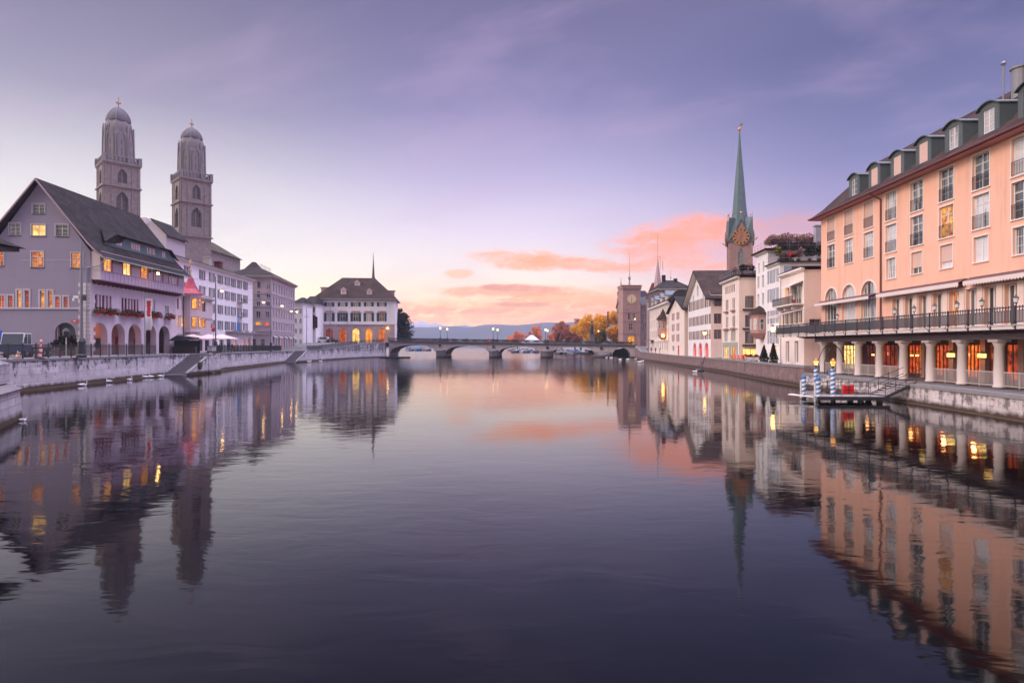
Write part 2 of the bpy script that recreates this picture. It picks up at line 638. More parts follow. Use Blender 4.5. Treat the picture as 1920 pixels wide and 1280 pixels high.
M_rred = tiles('red_roof_tiles', (0.17, 0.035, 0.035))
M_bulb = emit('lamp_bulb', s2l((255, 190, 90)), 14.0)
M_bulbs = emit('bridge_lamp_bulb', s2l((255, 206, 150)), 2.2)
M_bulbw = emit('street_lamp_bulb', s2l((255, 196, 110)), 20.0)


# ------------------------------------------------------------------ facades
class Bld:
    """a building: an Empty at its left front corner (seen from outside), x along the front, y into the building, z up"""
    def __init__(s, name, label, cat, p0, p1, zb, depth, group=None):
        s.p0, s.p1 = Vector((p0[0], p0[1])), Vector((p1[0], p1[1]))
        d = s.p1 - s.p0
        s.L, s.rz, s.zb, s.D = d.length, math.atan2(d.y, d.x), zb, depth
        s.o = thing(name, label, cat, (p0[0], p0[1], zb), s.rz, group)
        s.Mw = Matrix.Translation((p0[0], p0[1], zb)) @ Matrix.Rotation(s.rz, 4, 'Z')

    def z(s, px, py, lx, ly=0.0):
        """local height of the point seen at py on the vertical through local (lx, ly)"""
        P = s.Mw @ Vector((lx, ly, 0))
        return CH - (py - HY) / FX * P.y - s.zb

    def front(s):
        return Fac(s, 0, 0, 0, s.L)

    def right(s):                     # end wall at the image right end of the front
        return Fac(s, s.L, 0, R(90), s.D)

    def left(s):
        return Fac(s, 0, s.D, R(-90), s.D)


WIN_CACHE = {}


def arch_pts(u, z, w, h, n=10, point=0.0):
    """outline of an opening with a round (or pointed) head, counter-clockwise from the lower left"""
    r = w / 2
    zs = z + h - r * (1 + point)
    P = [(u - r, z), (u + r, z)]
    for i in range(n + 1):
        a = math.pi * i / n
        zz_ = math.sin(a)
        if point:
            f = 1 - abs(math.cos(a))
            zz_ = math.sqrt(max(0, 1 - (1 - f) ** 2)) * (1 + point) if point < 0.01 else (1 + point) * (1 - (abs(math.cos(a))) ** 1.5) ** 0.8
        P.append((u + r * math.cos(a), zs + r * zz_))
    return P


class Fac:
    def __init__(s, b, lx, ly, ang, L):
        s.b, s.L = b, L
        s.M = Matrix.Translation((lx, ly, 0)) @ Matrix.Rotation(ang, 4, 'Z')
        s.Mw = b.Mw @ s.M
        s.holes, s.depths = [], []

    def uz(s, px, py, y=0.0):
        kk = (px - CX) / FX
        o = s.Mw @ Vector((0, y, 0))
        d = s.Mw.to_3x3() @ Vector((1, 0, 0))
        u = (kk * o.y - o.x) / (d.x - kk * d.y)
        P = o + d * u
        return u, CH - (py - HY) / FX * P.y - s.b.zb

    def rect(s, px0, py0, px1, py1):
        """pixel box -> centre u, sill z, width, height on this wall"""
        u0, za = s.uz(px0, py0)
        u1, zb = s.uz(px1, py0)
        um, zt = s.uz((px0 + px1) / 2, py0)
        um, zl = s.uz((px0 + px1) / 2, py1)
        return (u0 + u1) / 2, zl, abs(u1 - u0), zt - zl

    def hole(s, pts, depth=0.16):
        s.holes.append(pts)
        s.depths.append(depth)

    def win(s, u, z, w, h, pane=None, frame=None, nv=1, nh=(0.66,), arch=False, depth=0.16, sill=None, surround=None, sw=0.12, shut=None, shw=None, shopen=True, rail=None,
            point=0.0, name='window', bars=0, blind=None, fw=0.06, cut=True, label=None):
        w, h = round(w, 2), round(h, 2)
        pane = pane or M_glass
        frame = frame or M_frame
        if cut:
            s.hole(arch_pts(u, z, w, h, 10, point) if arch else [(u - w / 2, z), (u + w / 2, z), (u + w / 2, z + h), (u - w / 2, z + h)], depth)
        key = (w, h, pane.name, frame.name, nv, nh, arch, depth, sill and sill.name, surround and surround.name, sw, shut and shut.name, shw, rail and rail.name, point, bars, blind and blind.name, fw)
        if key not in WIN_CACHE:
            WIN_CACHE[key] = make_window(w, h, pane, frame, nv, nh, arch, depth, sill, surround, sw, shut, shw, rail, point, bars, blind, fw)
        M = s.M @ Matrix.Translation((u, 0, z))
        root = None
        for nm, me in WIN_CACHE[key]:
            if root is None:
                root = link(name, me, s.b.o, M)
                if label:
                    root['label'] = label
            else:
                link(nm, me, root)
        return root

    def wall(s, outer, mat, name='wall'):
        """the wall as one sheet with real openings and reveals"""
        loops = [[Vector((p[0], p[1], 0)) for p in outer]] + [[Vector((p[0], p[1], 0)) for p in h] for h in s.holes]
        tris = tessellate_polygon(loops)
        flat = [p for l in loops for p in l]
        mb = MB()
        mb.v = [(p.x, 0.0, p.y) for p in flat]
        for t_ in tris:
            a, b, c = (flat[i] for i in t_)
            if (b - a).cross(c - a).z < 0:
                t_ = (t_[0], t_[2], t_[1])
            mb.f.append(tuple(t_))
        for h, d in zip(s.holes, s.depths):
            n = len(h)
            i = mb.pts([(p[0], 0, p[1]) for p in h] + [(p[0], d, p[1]) for p in h])
            for a in range(n):
                c = (a + 1) % n
                mb.f.append((i + a, i + n + a, i + n + c, i + c))
        return part(name, mb, mat, s.b.o, s.M)

    def part(s, name, mb, mat, smooth=False, label=None):
        return part(name, mb, mat, s.b.o, s.M, smooth, label)


def make_window(w, h, pane, frame, nv, nh, arch, depth, sill, surround, sw, shut, shw, rail, point, bars, blind, fw):
    out = []
    r = w / 2 - 0.003
    y0, y1 = depth - 0.07, depth - 0.004
    mb = MB()

    def bar(x0, x1, z0, z1, ya=y0, yb=y1):
        mb.box(x0, x1, ya, yb, z0, z1)
    zspring = h - w / 2 * (1 + point) if arch else h
    bar(-r, -r + fw, 0.003, zspring)
    bar(r - fw, r, 0.003, zspring)
    bar(-r + fw, r - fw, 0.003, fw)
    if arch:
        P = arch_pts(0, 0, w - 0.006, h - 0.003, 10, point)[2:]
        Q = arch_pts(0, 0, w - 2 * fw, h - fw, 10, point)[2:]
        for i in range(len(P) - 1):
            mb.prism([(P[i][0], y0, P[i][1]), (P[i + 1][0], y0, P[i + 1][1]), (Q[i + 1][0], y0, Q[i + 1][1]), (Q[i][0], y0, Q[i][1])],
                     [(P[i][0], y1, P[i][1]), (P[i + 1][0], y1, P[i + 1][1]), (Q[i + 1][0], y1, Q[i + 1][1]), (Q[i][0], y1, Q[i][1])])
    else:
        bar(-r + fw, r - fw, h - fw, h - 0.003)
    for i in range(nv):
        x = -r + 2 * r * (i + 1) / (nv + 1)
        t_ = fw * (0.6 if i % 2 == 0 else 0.45)
        bar(x - t_, x + t_, fw, (h - fw if not arch else h - 0.06), y0 - 0.012, y1 - 0.002)
    for f in nh:
        bar(-r + fw, r - fw, h * f - 0.025, h * f + 0.025, y0 + 0.01, y1 - 0.004)
    for i in range(bars):                      # thin glazing bars
        zb = h * (i + 1) / (bars + 1)
        bar(-r + fw, r - fw, zb - 0.012, zb + 0.012, y0 + 0.02, y1 - 0.006)
    out.append(('window', mb.mesh('window_frame', frame)))
    pm = MB()
    if arch:
        P = arch_pts(0, 0, w - fw, h - fw / 2, 10, point)
        pm.v = [(p[0], depth - 0.03, p[1]) for p in P]
        pm.f = [tuple(range(len(P)))]
    else:
        pm.face((-r + fw / 2, depth - 0.03, fw / 2), (r - fw / 2, depth - 0.03, fw / 2), (r - fw / 2, depth - 0.03, h - fw / 2), (-r + fw / 2, depth - 0.03, h - fw / 2))
    out.append(('pane', pm.mesh('pane', pane)))
    if blind:
        bm_ = MB().box(-r + 0.01, r - 0.01, depth - 0.12, depth - 0.085, h * 0.02 if isinstance(blind, bpy.types.Material) and 'full' in blind.name else h * 0.28, h - 0.004)
        out.append(('blind', bm_.mesh('blind', blind)))
    if sill:
        out.append(('sill', MB().box(-w / 2 - 0.1, w / 2 + 0.1, -0.09, -0.002, -0.09, -0.003).mesh('sill', sill)))
    if surround:
        sm = MB()
        ya, yb = -0.045, -0.002
        if arch:
            P = arch_pts(0, 0, w, h, 10, point)[2:]
            Q = arch_pts(0, 0, w + 2 * sw, h + sw, 10, point)[2:]
            for i in range(len(P) - 1):
                sm.prism([(P[i][0], ya, P[i][1]), (P[i + 1][0], ya, P[i + 1][1]), (Q[i + 1][0], ya, Q[i + 1][1]), (Q[i][0], ya, Q[i][1])],
                         [(P[i][0], yb, P[i][1]), (P[i + 1][0], yb, P[i + 1][1]), (Q[i + 1][0], yb, Q[i + 1][1]), (Q[i][0], yb, Q[i][1])])
            sm.box(-w / 2 - sw, -w / 2, ya, yb, 0, zspring)
            sm.box(w / 2, w / 2 + sw, ya, yb, 0, zspring)
        else:
            sm.box(-w / 2 - sw, -w / 2, ya, yb, 0, h)
            sm.box(w / 2, w / 2 + sw, ya, yb, 0, h)
            sm.box(-w / 2 - sw, w / 2 + sw, ya - 0.01, yb, h, h + sw)
        out.append(('surround', sm.mesh('surround', surround)))
    if shut:
        q = shw or w * 0.5
        for sgn in (-1, 1):
            a = sgn * (w / 2 + 0.03 + (sw if surround else 0))
            b_ = a + sgn * q
            x0, x1 = min(a, b_), max(a, b_)
            m2 = MB().box(x0, x1, -0.05, -0.008, 0.0, h)
            m2.box(x0 + 0.06, x1 - 0.06, -0.062, -0.051, h * 0.06, h * 0.46)
            m2.box(x0 + 0.06, x1 - 0.06, -0.062, -0.051, h * 0.54, h * 0.94)
            out.append(('shutter', m2.mesh('shutter', shut)))
    if rail:
        m3 = MB()
        ya = -0.06
        m3.box(-w / 2 + 0.01, w / 2 - 0.01, ya, ya + 0.03, 0.98, 1.02)
        m3.box(-w / 2 + 0.01, w / 2 - 0.01, ya, ya + 0.03, 0.10, 0.13)
        n = max(4, int(w / 0.14))
        for i in range(n + 1):
            x = -w / 2 + 0.02 + (w - 0.04) * i / n
            m3.box(x - 0.01, x + 0.01, ya + 0.005, ya + 0.025, 0.13, 0.98)
        out.append(('balcony_rail', m3.mesh('balcony_rail', rail)))
    return out


def gable_roof(b, x0, x1, prof, t, mat, name='roof', parent=None):
    """prof = [(y, z)...] across the building over the ridge; extruded from x0 to x1 with thickness t"""
    mb = MB()
    up = prof
    lo = [(y, z - t) for y, z in prof]
    n = len(up)
    for i in range(n - 1):
        mb.prism([(x0, *lo[i]), (x0, *lo[i + 1]), (x0, *up[i + 1]), (x0, *up[i])], [(x1, *lo[i]), (x1, *lo[i + 1]), (x1, *up[i + 1]), (x1, *up[i])])
    return part(name, mb, mat, parent or b.o)


def hip_roof(b, x0, x1, y0, y1, z, zr, rx0, rx1, ry, mat, eave=0.22, name='roof', matE=None, ry2=None):
    """hipped roof over the rectangle, ridge from rx0 to rx1 at y = ry, with a boarded eave"""
    mb = MB()
    A, B, C, D = (x0, y0, z), (x1, y0, z), (x1, y1, z), (x0, y1, z)
    ry2 = ry if ry2 is None else ry2
    E, F, G, H = (rx0, ry, zr), (rx1, ry, zr), (rx1, ry2, zr), (rx0, ry2, zr)
    if ry2 == ry:
        mb.face(A, B, F, E).face(B, C, F).face(C, D, E, F).face(D, A, E)
    else:
        mb.face(A, B, F, E).face(B, C, G, F).face(C, D, H, G).face(D, A, E, H).face(E, F, G, H)
    o = part(name, mb, mat, b.o)
    part('eave', MB().box(x0 + 0.02, x1 - 0.02, y0 + 0.02, y1 - 0.02, z - eave, z - 0.004), matE or M_stone, o)
    return o


def cornice(f, u0, u1, z, hgt, out, mat, name='cornice'):
    return f.part(name, MB().box(u0, u1, -out, -0.002, z, z + hgt).box(u0 + 0.02, u1 - 0.02, -out * 0.6, -0.003, z - hgt * 0.6, z - 0.001), mat)


def core(b, x0, x1, y0, y1, z1, mat, name='inner_walls', skip=()):
    """remaining outside walls of a block"""
    mb = MB()
    if 'f' not in skip:
        mb.face((x0, y0, 0), (x1, y0, 0), (x1, y0, z1), (x0, y0, z1))
    if 'r' not in skip:
        mb.face((x1, y0, 0), (x1, y1, 0), (x1, y1, z1), (x1, y0, z1))
    if 'b' not in skip:
        mb.face((x1, y1, 0), (x0, y1, 0), (x0, y1, z1), (x1, y1, z1))
    if 'l' not in skip:
        mb.face((x0, y1, 0), (x0, y0, 0), (x0, y0, z1), (x0, y1, z1))
    return part(name, mb, mat, b.o)

# ================================================================== the river, the banks and the far shore
def water_mat():
    m = bpy.data.materials.new('river_water')
    m.use_nodes = True
    g = NT(m.node_tree)
    b = g.n['Principled BSDF']
    geo = g.new('ShaderNodeNewGeometry')
    P = geo.outputs['Position']
    g.put(b.inputs['Base Color'], (0.0006, 0.0006, 0.0015))
    b.inputs['IOR'].default_value = 1.46
    x, y, z = g.xyz(P)
    g.put(b.inputs['Roughness'], g.lin(y, 90.0, 230.0, 0.045, 0.12))          # the far water is ruffled
    a = g.noise(g.vec(g.m('MULTIPLY', x, 0.55), g.m('MULTIPLY', y, 1.1), 0.0), 1.0, 3.0, 0.55, 0.6)
    c = g.noise(g.vec(g.m('MULTIPLY', x, 0.13), g.m('MULTIPLY', y, 0.25), 4.0), 1.0, 2.0, 0.5, 0.4)
    d = g.noise(g.vec(g.m('MULTIPLY', x, 2.4), g.m('MULTIPLY', y, 4.2), 8.0), 1.0, 2.0, 0.5)
    patch = g.lin(g.noise(g.vec(g.m('MULTIPLY', x, 0.03), g.m('MULTIPLY', y, 0.02), 2.0), 1.0, 3.0, 0.5), 0.35, 0.65, 0.35, 1.15)
    hgt = g.m('ADD', g.m('MULTIPLY', a, 0.028), g.m('ADD', g.m('MULTIPLY', c, 0.036), g.m('MULTIPLY', d, 0.0035)))
    bm = g.new('ShaderNodeBump')
    bm.inputs['Distance'].default_value = 1.0
    g.put(bm.inputs['Strength'], g.m('MULTIPLY', patch, 0.42))
    g.put(bm.inputs['Height'], hgt)
    # capillary ripples: a field of small facet slopes, stronger where the lake wind reaches
    nt = g.new('ShaderNodeTexNoise')
    g.put(nt.inputs['Vector'], g.vec(g.m('MULTIPLY', x, 1.7), g.m('MULTIPLY', y, 2.6), 0.0))
    nt.inputs['Detail'].default_value = 2.0
    sl = g.xyz(nt.outputs['Color'])
    amp = g.lin(y, 95.0, 255.0, 0.0, 0.48)
    vv = g.new('ShaderNodeVectorMath', operation='ADD')
    g.put(vv.inputs[0], bm.outputs[0])
    g.put(vv.inputs[1], g.vec(g.m('MULTIPLY', g.m('MULTIPLY', g.m('SUBTRACT', sl[0], 0.5), amp), 0.5), g.m('MULTIPLY', g.m('SUBTRACT', sl[1], 0.5), amp), 0.0))
    vn = g.new('ShaderNodeVectorMath', operation='NORMALIZE')
    g.put(vn.inputs[0], vv.outputs[0])
    g.put(b.inputs['Normal'], vn.outputs[0])
    return m


struct('water', MB().face((-6000, -60, 0), (6000, -60, 0), (6000, 3650, 0), (-6000, 3650, 0)), water_mat())
struct('river_bed', MB().face((-6200, -70, -3), (6200, -70, -3), (6200, 3680, -3), (-6200, 3680, -3)), pmat('mud', (0.05, 0.045, 0.04), 0.9))

ZL = 2.85                                                  # left street level
QL1 = [(-41.5, 22), (-42.6, 40), (-43.5, 55), (-45.6, 70), (-47.5, 84.2)]
QL2 = [(-44.6, 90.3), (-48.0, 102), (-55.3, 149)]
QL3 = [(-52.4, 155.5), (-52.8, 172), (-51.0, 203), (-45.4, 221.5)]


def zleft(Y):
    return ZL if Y < 165 else ZL + (Y - 165) / 57.0 * 2.55


QR = [(26.4, 5), (27.2, 32.6), (28.2, 44.7), (28.8, 60.4)]
QR2 = [(28.8, 60.4), (29.3, 68.7), (32.5, 94), (35.5, 135), (38.7, 184), (42.2, 210.5)]
M_paving = pmat('street_paving', (0.17, 0.16, 0.165), 0.8, 0.2, 0.8, bump=0.3, bscale=3.0)


def sheet(pts, mat, name):
    mb = MB()
    mb.v = [tuple(p) for p in pts]
    tr = tessellate_polygon([[Vector((p[0], p[1], 0)) for p in pts]])
    for q in tr:
        a, b, c = (Vector(pts[i]) for i in q)
        if (b - a).cross(c - a).z < 0:
            q = (q[0], q[2], q[1])
        mb.f.append(tuple(q))
    return struct(name, mb, mat)


left_edge = QL1 + [(-47.9, 91.6)] + QL2 + [(-55.2, 156.5)] + QL3
sheet([(x, y, zleft(y)) for x, y in left_edge] + [(-45.2, 232.5, 5.5), (-46, 262, 5.0), (-75, 330, 2.0), (-260, 800, 2.0), (-900, 2600, 2.0), (-2500, 2600, 2.0), (-600, 300, 3.0), (-420, 22, ZL)], M_paving, 'left_bank_street')
sheet([(26.4, 5, 1.35), (27.2, 32.6, 1.35), (28.2, 44.7, 1.35), (28.8, 60.4, 1.35), (29.2, 66.5, 1.55), (32.5, 94, 1.75), (35.5, 135, 1.85), (38.7, 184, 2.1), (42.2, 210.5, 3.9), (43.4, 222.5, 3.9), (44, 262, 2.6),
       (41, 320, 1.9), (33, 400, 1.6), (6, 470, 1.5), (-4, 600, 1.5), (-6, 700, 1.5), (10, 900, 1.5), (300, 2600, 1.5), (2500, 2600, 2), (600, 300, 2), (420, 5, 1.35)], M_paving, 'right_bank_promenade')

M_quay = ashlar('quay_stone_left', (0.64, 0.585, 0.61), (0.17, 0.155, 0.165), 1.9, 0.72, 0.14, 0.92, (0.060, 0.052, 0.062), algae=0.30, top=2.85, jw=0.012, smear=0.9)
M_quayr = ashlar('quay_stone_right', (0.66, 0.58, 0.57), (0.14, 0.12, 0.12), 1.6, 0.6, 0.10, 0.75, (0.05, 0.04, 0.04), algae=0.16, top=1.35, jw=0.006, smear=0.9)
M_brickr = ashlar('quay_brick_right', (0.26, 0.17, 0.165), (0.12, 0.09, 0.09), 0.5, 0.22, 0.2, 0.45, (0.05, 0.035, 0.035), algae=0.25)
M_cope = pmat('coping_stone', (0.24, 0.225, 0.23), 0.85, 0.3, 2.0, bump=0.5, bscale=8)
M_algae = pmat('wet_algae_stone', (0.10, 0.062, 0.038), 0.6, 0.45, 1.5, bump=0.6, bscale=5)


def norm2(a, b, side):
    d = Vector((b[0] - a[0], b[1] - a[1])).normalized()
    return Vector((d.y, -d.x)) * side


def quay(name, label, pts, ztop, side, mat, loc=None, batter=0.12, ledge=True, cope=True, zb=-2.5):
    """masonry river wall along a line; side = +1 when the water lies to the right of the walking direction"""
    P = [Vector(p) for p in pts]
    ns = []
    for i in range(len(P)):
        a = norm2(P[max(0, i - 1)], P[max(0, i - 1) + 1], side)
        c = norm2(P[min(len(P) - 2, i)], P[min(len(P) - 2, i) + 1], side)
        ns.append((a + c).normalized())
    root = thing(name, label, 'quay wall', (P[0].x, P[0].y, 0))
    o = Vector((P[0].x, P[0].y, 0))

    def strip(out0, out1, z0f, z1f, back=1.2):
        mb = MB()
        for i in range(len(P) - 1):
            q = []
            for j in (i, i + 1):
                b3 = lambda off, zz_: Vector((P[j].x + ns[j].x * off, P[j].y + ns[j].y * off, zz_)) - o
                q.append((b3(out0, z0f(P[j].y)), b3(out1, z1f(P[j].y)), b3(-back, z1f(P[j].y)), b3(-back, z0f(P[j].y))))
            A, B = q
            if side > 0:
                A, B = B, A
            mb.prism(list(A), list(B))
        return mb
    zt = ztop if callable(ztop) else (lambda y: ztop)
    part('wall_face', strip(batter, 0.0, lambda y: zb, lambda y: zt(y) - 0.2), mat, root)
    if cope:
        part('coping', strip(0.07, 0.07, lambda y: zt(y) - 0.197, lambda y: zt(y) + 0.03, 0.6), M_cope, root)
    if ledge:
        part('footing', strip(0.5, 0.42, lambda y: -2.4, lambda y: 0.16, 0.9) if side > 0 else strip(0.30, 0.26, lambda y: -2.4, lambda y: 0.05, 0.9), M_algae, root)
    return root


quay('quay_wall', 'pale stained stone quay wall on the left bank before the first stairs', QL1, ZL, 1, M_quay)
quay('quay_wall', 'pale stained quay wall with a shield, between the two river stairs', QL2, ZL, 1, M_quay)
quay('quay_wall', 'stained quay wall rising past the second stairs to the arched bridge', QL3, zleft, 1, M_quay)
quay('quay_wall', 'white streaked low wall under the colonnade of the peach hotel', QR, 1.35, -1, M_quayr)
quay('quay_wall', 'reddish brick promenade wall running from the hotel to the bridge', QR2[:-1], lambda y: 2.05 if y < 150 else 2.05 + (y - 150) / 40 * 0.35, -1, M_brickr)
quay('quay_wall', 'short curved stone wall beside the dark round bridge arch', QR2[-2:], lambda y: 2.4 + max(0, y - 184) / 26 * 1.6, -1, M_brickr)


# river stairs, projecting from the left quay
def stairs(label, p, q, wdt, n, ztop):
    """p = foot (nearer the camera), q = head; the flight climbs along the quay, wdt wide towards the river"""
    p, q = Vector(p), Vector(q)
    d = (q - p)
    L = d.length
    rz = math.atan2(d.y, d.x)
    root = thing('river_stairs', label, 'stairs', (p.x, p.y, 0), rz, 'stone stairs down to the river')
    # local x climbs, local y negative = river side
    M_st = pmat('worn_stair_stone', (0.19, 0.17, 0.185), 0.8, 0.3, 2.0, bump=0.4)
    for i in range(n):
        z1 = 0.18 + (ztop - 0.18) * (i + 1) / n
        part('step', MB().box(L * i / n, L * (i + 1) / n + 0.04, -wdt, 0.0, z1 - 0.30, z1), M_st, root)
    part('landing', MB().box(-1.6, 0.0, -wdt - 0.25, 0.0, -0.3, 0.17), M_st, root)
    fl = MB()
    t_ = 0.35
    fl.ext([(-0.35, -2.0), (L + 3.0, -2.0), (L + 3.0, ztop + 0.02), (L * 0.99, ztop + 0.02), (-0.35, 0.24)], 'y', -wdt - t_, -wdt - 0.003)
    part('flank_wall', fl, M_quay, root)
    part('flank_coping', MB().ext([(-0.4, 0.25), (L * 0.99, ztop + 0.03), (L * 0.99, ztop + 0.15), (-0.4, 0.37)], 'y', -wdt - t_ - 0.05, -wdt + 0.05), M_cope, root)
    part('back_wall', MB().box(-0.6, L + 0.2, 0.004, 0.6, -2.0, ztop - 0.2).box(-0.6, L + 0.2, -0.06, 0.6, ztop - 0.197, ztop + 0.03), M_quay, root)
    part('riser_core', MB().ext([(0.02, -1.5), (L + 3.0, -1.5), (L + 3.0, ztop - 0.05), (L, ztop - 0.33), (0.02, -0.2)], 'y', -wdt, -0.01), M_st, root)
    return root


stairs('worn stone stairs dropping to the river by the shield on the quay', (-47.5, 84.2), (-47.9, 91.6), 2.75, 11, ZL)
stairs('distant river stairs with a white board at the top', (-55.3, 149), (-55.2, 156.5), 2.8, 14, ZL)
sh = thing('stone_shield', 'weathered stone coat of arms on the quay wall beside the stairs', 'shield', (-44.36, 87.3, 1.3), R(92))
part('plate', MB().ext([(0, 0.5), (-0.42, 0.45), (-0.42, 0.0), (-0.25, -0.35), (0, -0.6), (0.25, -0.35), (0.42, 0.0), (0.42, 0.45)], 'y', -0.14, 0.2), pmat('mossy_bronze', (0.11, 0.10, 0.05), 0.8, 0.4, 5), sh)
part('boss', MB().ext([(0, 0.3), (-0.25, 0.28), (-0.22, -0.05), (0, -0.35), (0.22, -0.05), (0.25, 0.28)], 'y', -0.2, -0.142), pmat('mossy_bronze', (0, 0, 0)), sh)


# ------------------------------------------------------------------ hills and mountains
def ridge(name, Y, depth, prof, mat, seed, nx=160, ny=16, rough=0.12, x0=-0.9, x1=0.9, base=-2):
    """prof = [(px, py)...] skyline; a real range with a crest at Y + depth * 0.55 and spurs"""
    def crest(kx):
        px = CX + kx * FX
        for (a, b), (c, d) in zip(prof[:-1], prof[1:]):
            if a <= px <= c:
                f = (px - a) / (c - a)
                f = f * f * (3 - 2 * f)
                return b + (d - b) * f
        return prof[0][1] if px < prof[0][0] else prof[-1][1]
    mb = MB()
    yc = Y + depth * 0.55
    for j in range(ny + 1):
        fy = j / ny
        y = Y + depth * fy
        env = math.sin(min(fy / 0.55, 1.0) * math.pi / 2) if fy <= 0.55 else math.cos((fy - 0.55) / 0.45 * math.pi / 2)
        for i in range(nx + 1):
            kx = x0 + (x1 - x0) * i / nx
            X = kx * yc
            hc = (HY - crest(kx)) / FX * yc + CH
            nz = mnoise.fractal(Vector((X / depth * 3.2 + seed, y / depth * 3.2, seed)), 0.9, 2.1, 5)
            nr = mnoise.fractal(Vector((X / depth * 11 + seed, 0.0, seed * 2.0)), 0.8, 2.1, 4)
            h = hc * env * (1 + rough * nz * (1 - env * 0.9)) + hc * env * rough * 0.35 * nr
            mb.v.append((X, y, base + max(0, h)))
    for j in range(ny):
        for i in range(nx):
            a = j * (nx + 1) + i
            mb.f.append((a, a + 1, a + nx + 2, a + nx + 1))
    return struct(name, mb, mat, True)


M_hill = pmat('wooded_hills', (0.050, 0.060, 0.075), 0.95, 0.35, 0.004)  # blue of the distant haze partly put into the base colour
M_hill2 = pmat('meadow_hills', (0.075, 0.080, 0.092), 0.95, 0.35, 0.005)  # paler hills, with the same haze blue in the base colour


def alps_mat():
    m = bpy.data.materials.new('snowy_rock')
    m.use_nodes = True
    g = NT(m.node_tree)
    b = g.n['Principled BSDF']
    geo = g.new('ShaderNodeNewGeometry')
    x, y, z = g.xyz(geo.outputs['Position'])
    n = g.noise(geo.outputs['Position'], 0.004, 5.0, 0.7)
    f = g.smooth(g.m('ADD', z, g.m('MULTIPLY', n, 70.0)), 118.0, 165.0)
    g.put(b.inputs['Base Color'], g.mix(f, (0.10, 0.10, 0.12), (0.34, 0.34, 0.38)))
    b.inputs['Roughness'].default_value = 0.9
    return m


ridge('hills', 1900, 900, [(0, 622), (500, 622), (700, 617), (780, 613), (832, 612), (860, 610), (880, 613), (905, 608), (950, 609), (1000, 607), (1040, 604), (1085, 603), (1110, 604), (1200, 600), (1500, 604), (1920, 610)], M_hill, 3.1)
ridge('low_shore', 1300, 380, [(0, 636), (600, 634), (760, 630), (850, 632), (960, 629), (1060, 626), (1160, 624), (1400, 625), (1920, 630)], M_hill2, 9.7, rough=0.2)
ridge('mountains', 2950, 600, [(0, 625), (700, 618), (760, 606), (768, 604), (778, 605), (792, 600.5), (806, 607), (816, 604.5), (826, 608), (834, 609), (846, 613), (872, 608), (880, 610), (905, 615), (1080, 606), (1120, 602), (1150, 608), (1300, 615), (1920, 620)], alps_mat(), 5.3, nx=260, rough=0.05)

# ================================================================== the right bank
# ---- peach hotel with the colonnade
HA = 33.0                                   # facade plane x = HA + 0.03 y
def hx(Y, a=HA): return a + 0.03 * Y
M_peach = pmat('peach_plaster', (0.86, 0.485, 0.35), 0.85, 0.09, 0.45, 0.30, (0.50, 0.28, 0.21), blotch=0.16)
M_hglass = glass('hotel_glass', (0.05, 0.055, 0.07), (0.75, 0.73, 0.76), 0.85)  # whiter panes: bright sky reflection put into the glass colour
M_peachw = pmat('pale_peach_plaster', (0.84, 0.66, 0.58), 0.85, 0.05, 0.7, 0.10, (0.5, 0.36, 0.30))
M_blind = pmat('shutter_full_pink', (0.62, 0.42, 0.36), 0.7, 0.06, 2.0)
M_blind2 = pmat('shutter_half_pink', (0.66, 0.45, 0.38), 0.7, 0.06, 2.0)
M_trim = pmat('warm_white_trim', (0.78, 0.68, 0.64), 0.7, 0.06, 2.0)
Y_FAR, Y_NEAR = 69.6, 22.0
hot = Bld('hotel', 'long peach hotel with green dormers above a columned riverside terrace', 'hotel', (hx(Y_FAR), Y_FAR), (hx(Y_NEAR), Y_NEAR), 1.4, 13.0)
f = hot.front()
zt0 = 5.25 - 1.4                            # terrace floor, local
ze = 18.55 - 1.4                            # eave


def hu(Y):
    return Y_FAR - Y if False else (Y_FAR - Y) * hot.L / (Y_FAR - Y_NEAR)


cols = [67.3 - 3.73 * i for i in range(12)]
for i, Y in enumerate(cols):
    u = hu(Y)
    shuttered = i < 3
    f.win(u, 15.55 - 1.4, 1.7, 2.55, pane=M_hglass, nv=1, nh=(0.72,), bars=3, sill=M_trim, surround=M_trim, sw=0.10, rail=M_dkmetal, depth=0.22, blind=M_blind if shuttered else None)
    f.win(u, 12.62 - 1.4, 1.7, 2.5, nv=1, nh=(0.72,), bars=3, sill=M_trim, surround=M_trim, sw=0.10, rail=M_dkmetal, depth=0.22, pane=M_lit if i == 5 else M_hglass)
    if i >= 3:
        f.win(u, 10.2 - 1.4, 1.45, 1.85, pane=M_hglass, nv=1, nh=(), bars=2, sill=M_trim, surround=M_trim, sw=0.10, depth=0.22, blind=M_blind2 if i in (4, 5) else None)
    else:
        f.win(u, zt0 + 0.12, 2.7, 5.0, nv=3, nh=(0.30, 0.66), arch=True, depth=0.3, surround=M_trim, sw=0.16, pane=M_hglass, fw=0.08)
tw = [55.3 - 1.885 * i for i in range(16)]
for i, Y in enumerate(tw):
    f.win(hu(Y), zt0 + 0.10, 1.12, 2.95, nv=1, nh=(), depth=0.34, fw=0.11, surround=M_peachw, sw=0.08, pane=M_lit if i in (4,) else M_glassd, name='terrace_window')
f.wall([(0, zt0 - 0.1), (hot.L, zt0 - 0.1), (hot.L, ze), (0, ze)], M_peach)
core(hot, 0, hot.L, 0, 13, ze, M_peach, skip=('f',))
# pale pilaster panels between the terrace windows
for i, Y in enumerate(tw[:-1]):
    u = (hu(Y) + hu(tw[i + 1])) / 2
    f.part('pier_panel', MB().box(u - 0.26, u + 0.26, -0.10, -0.003, zt0, zt0 + 3.2), M_peachw)
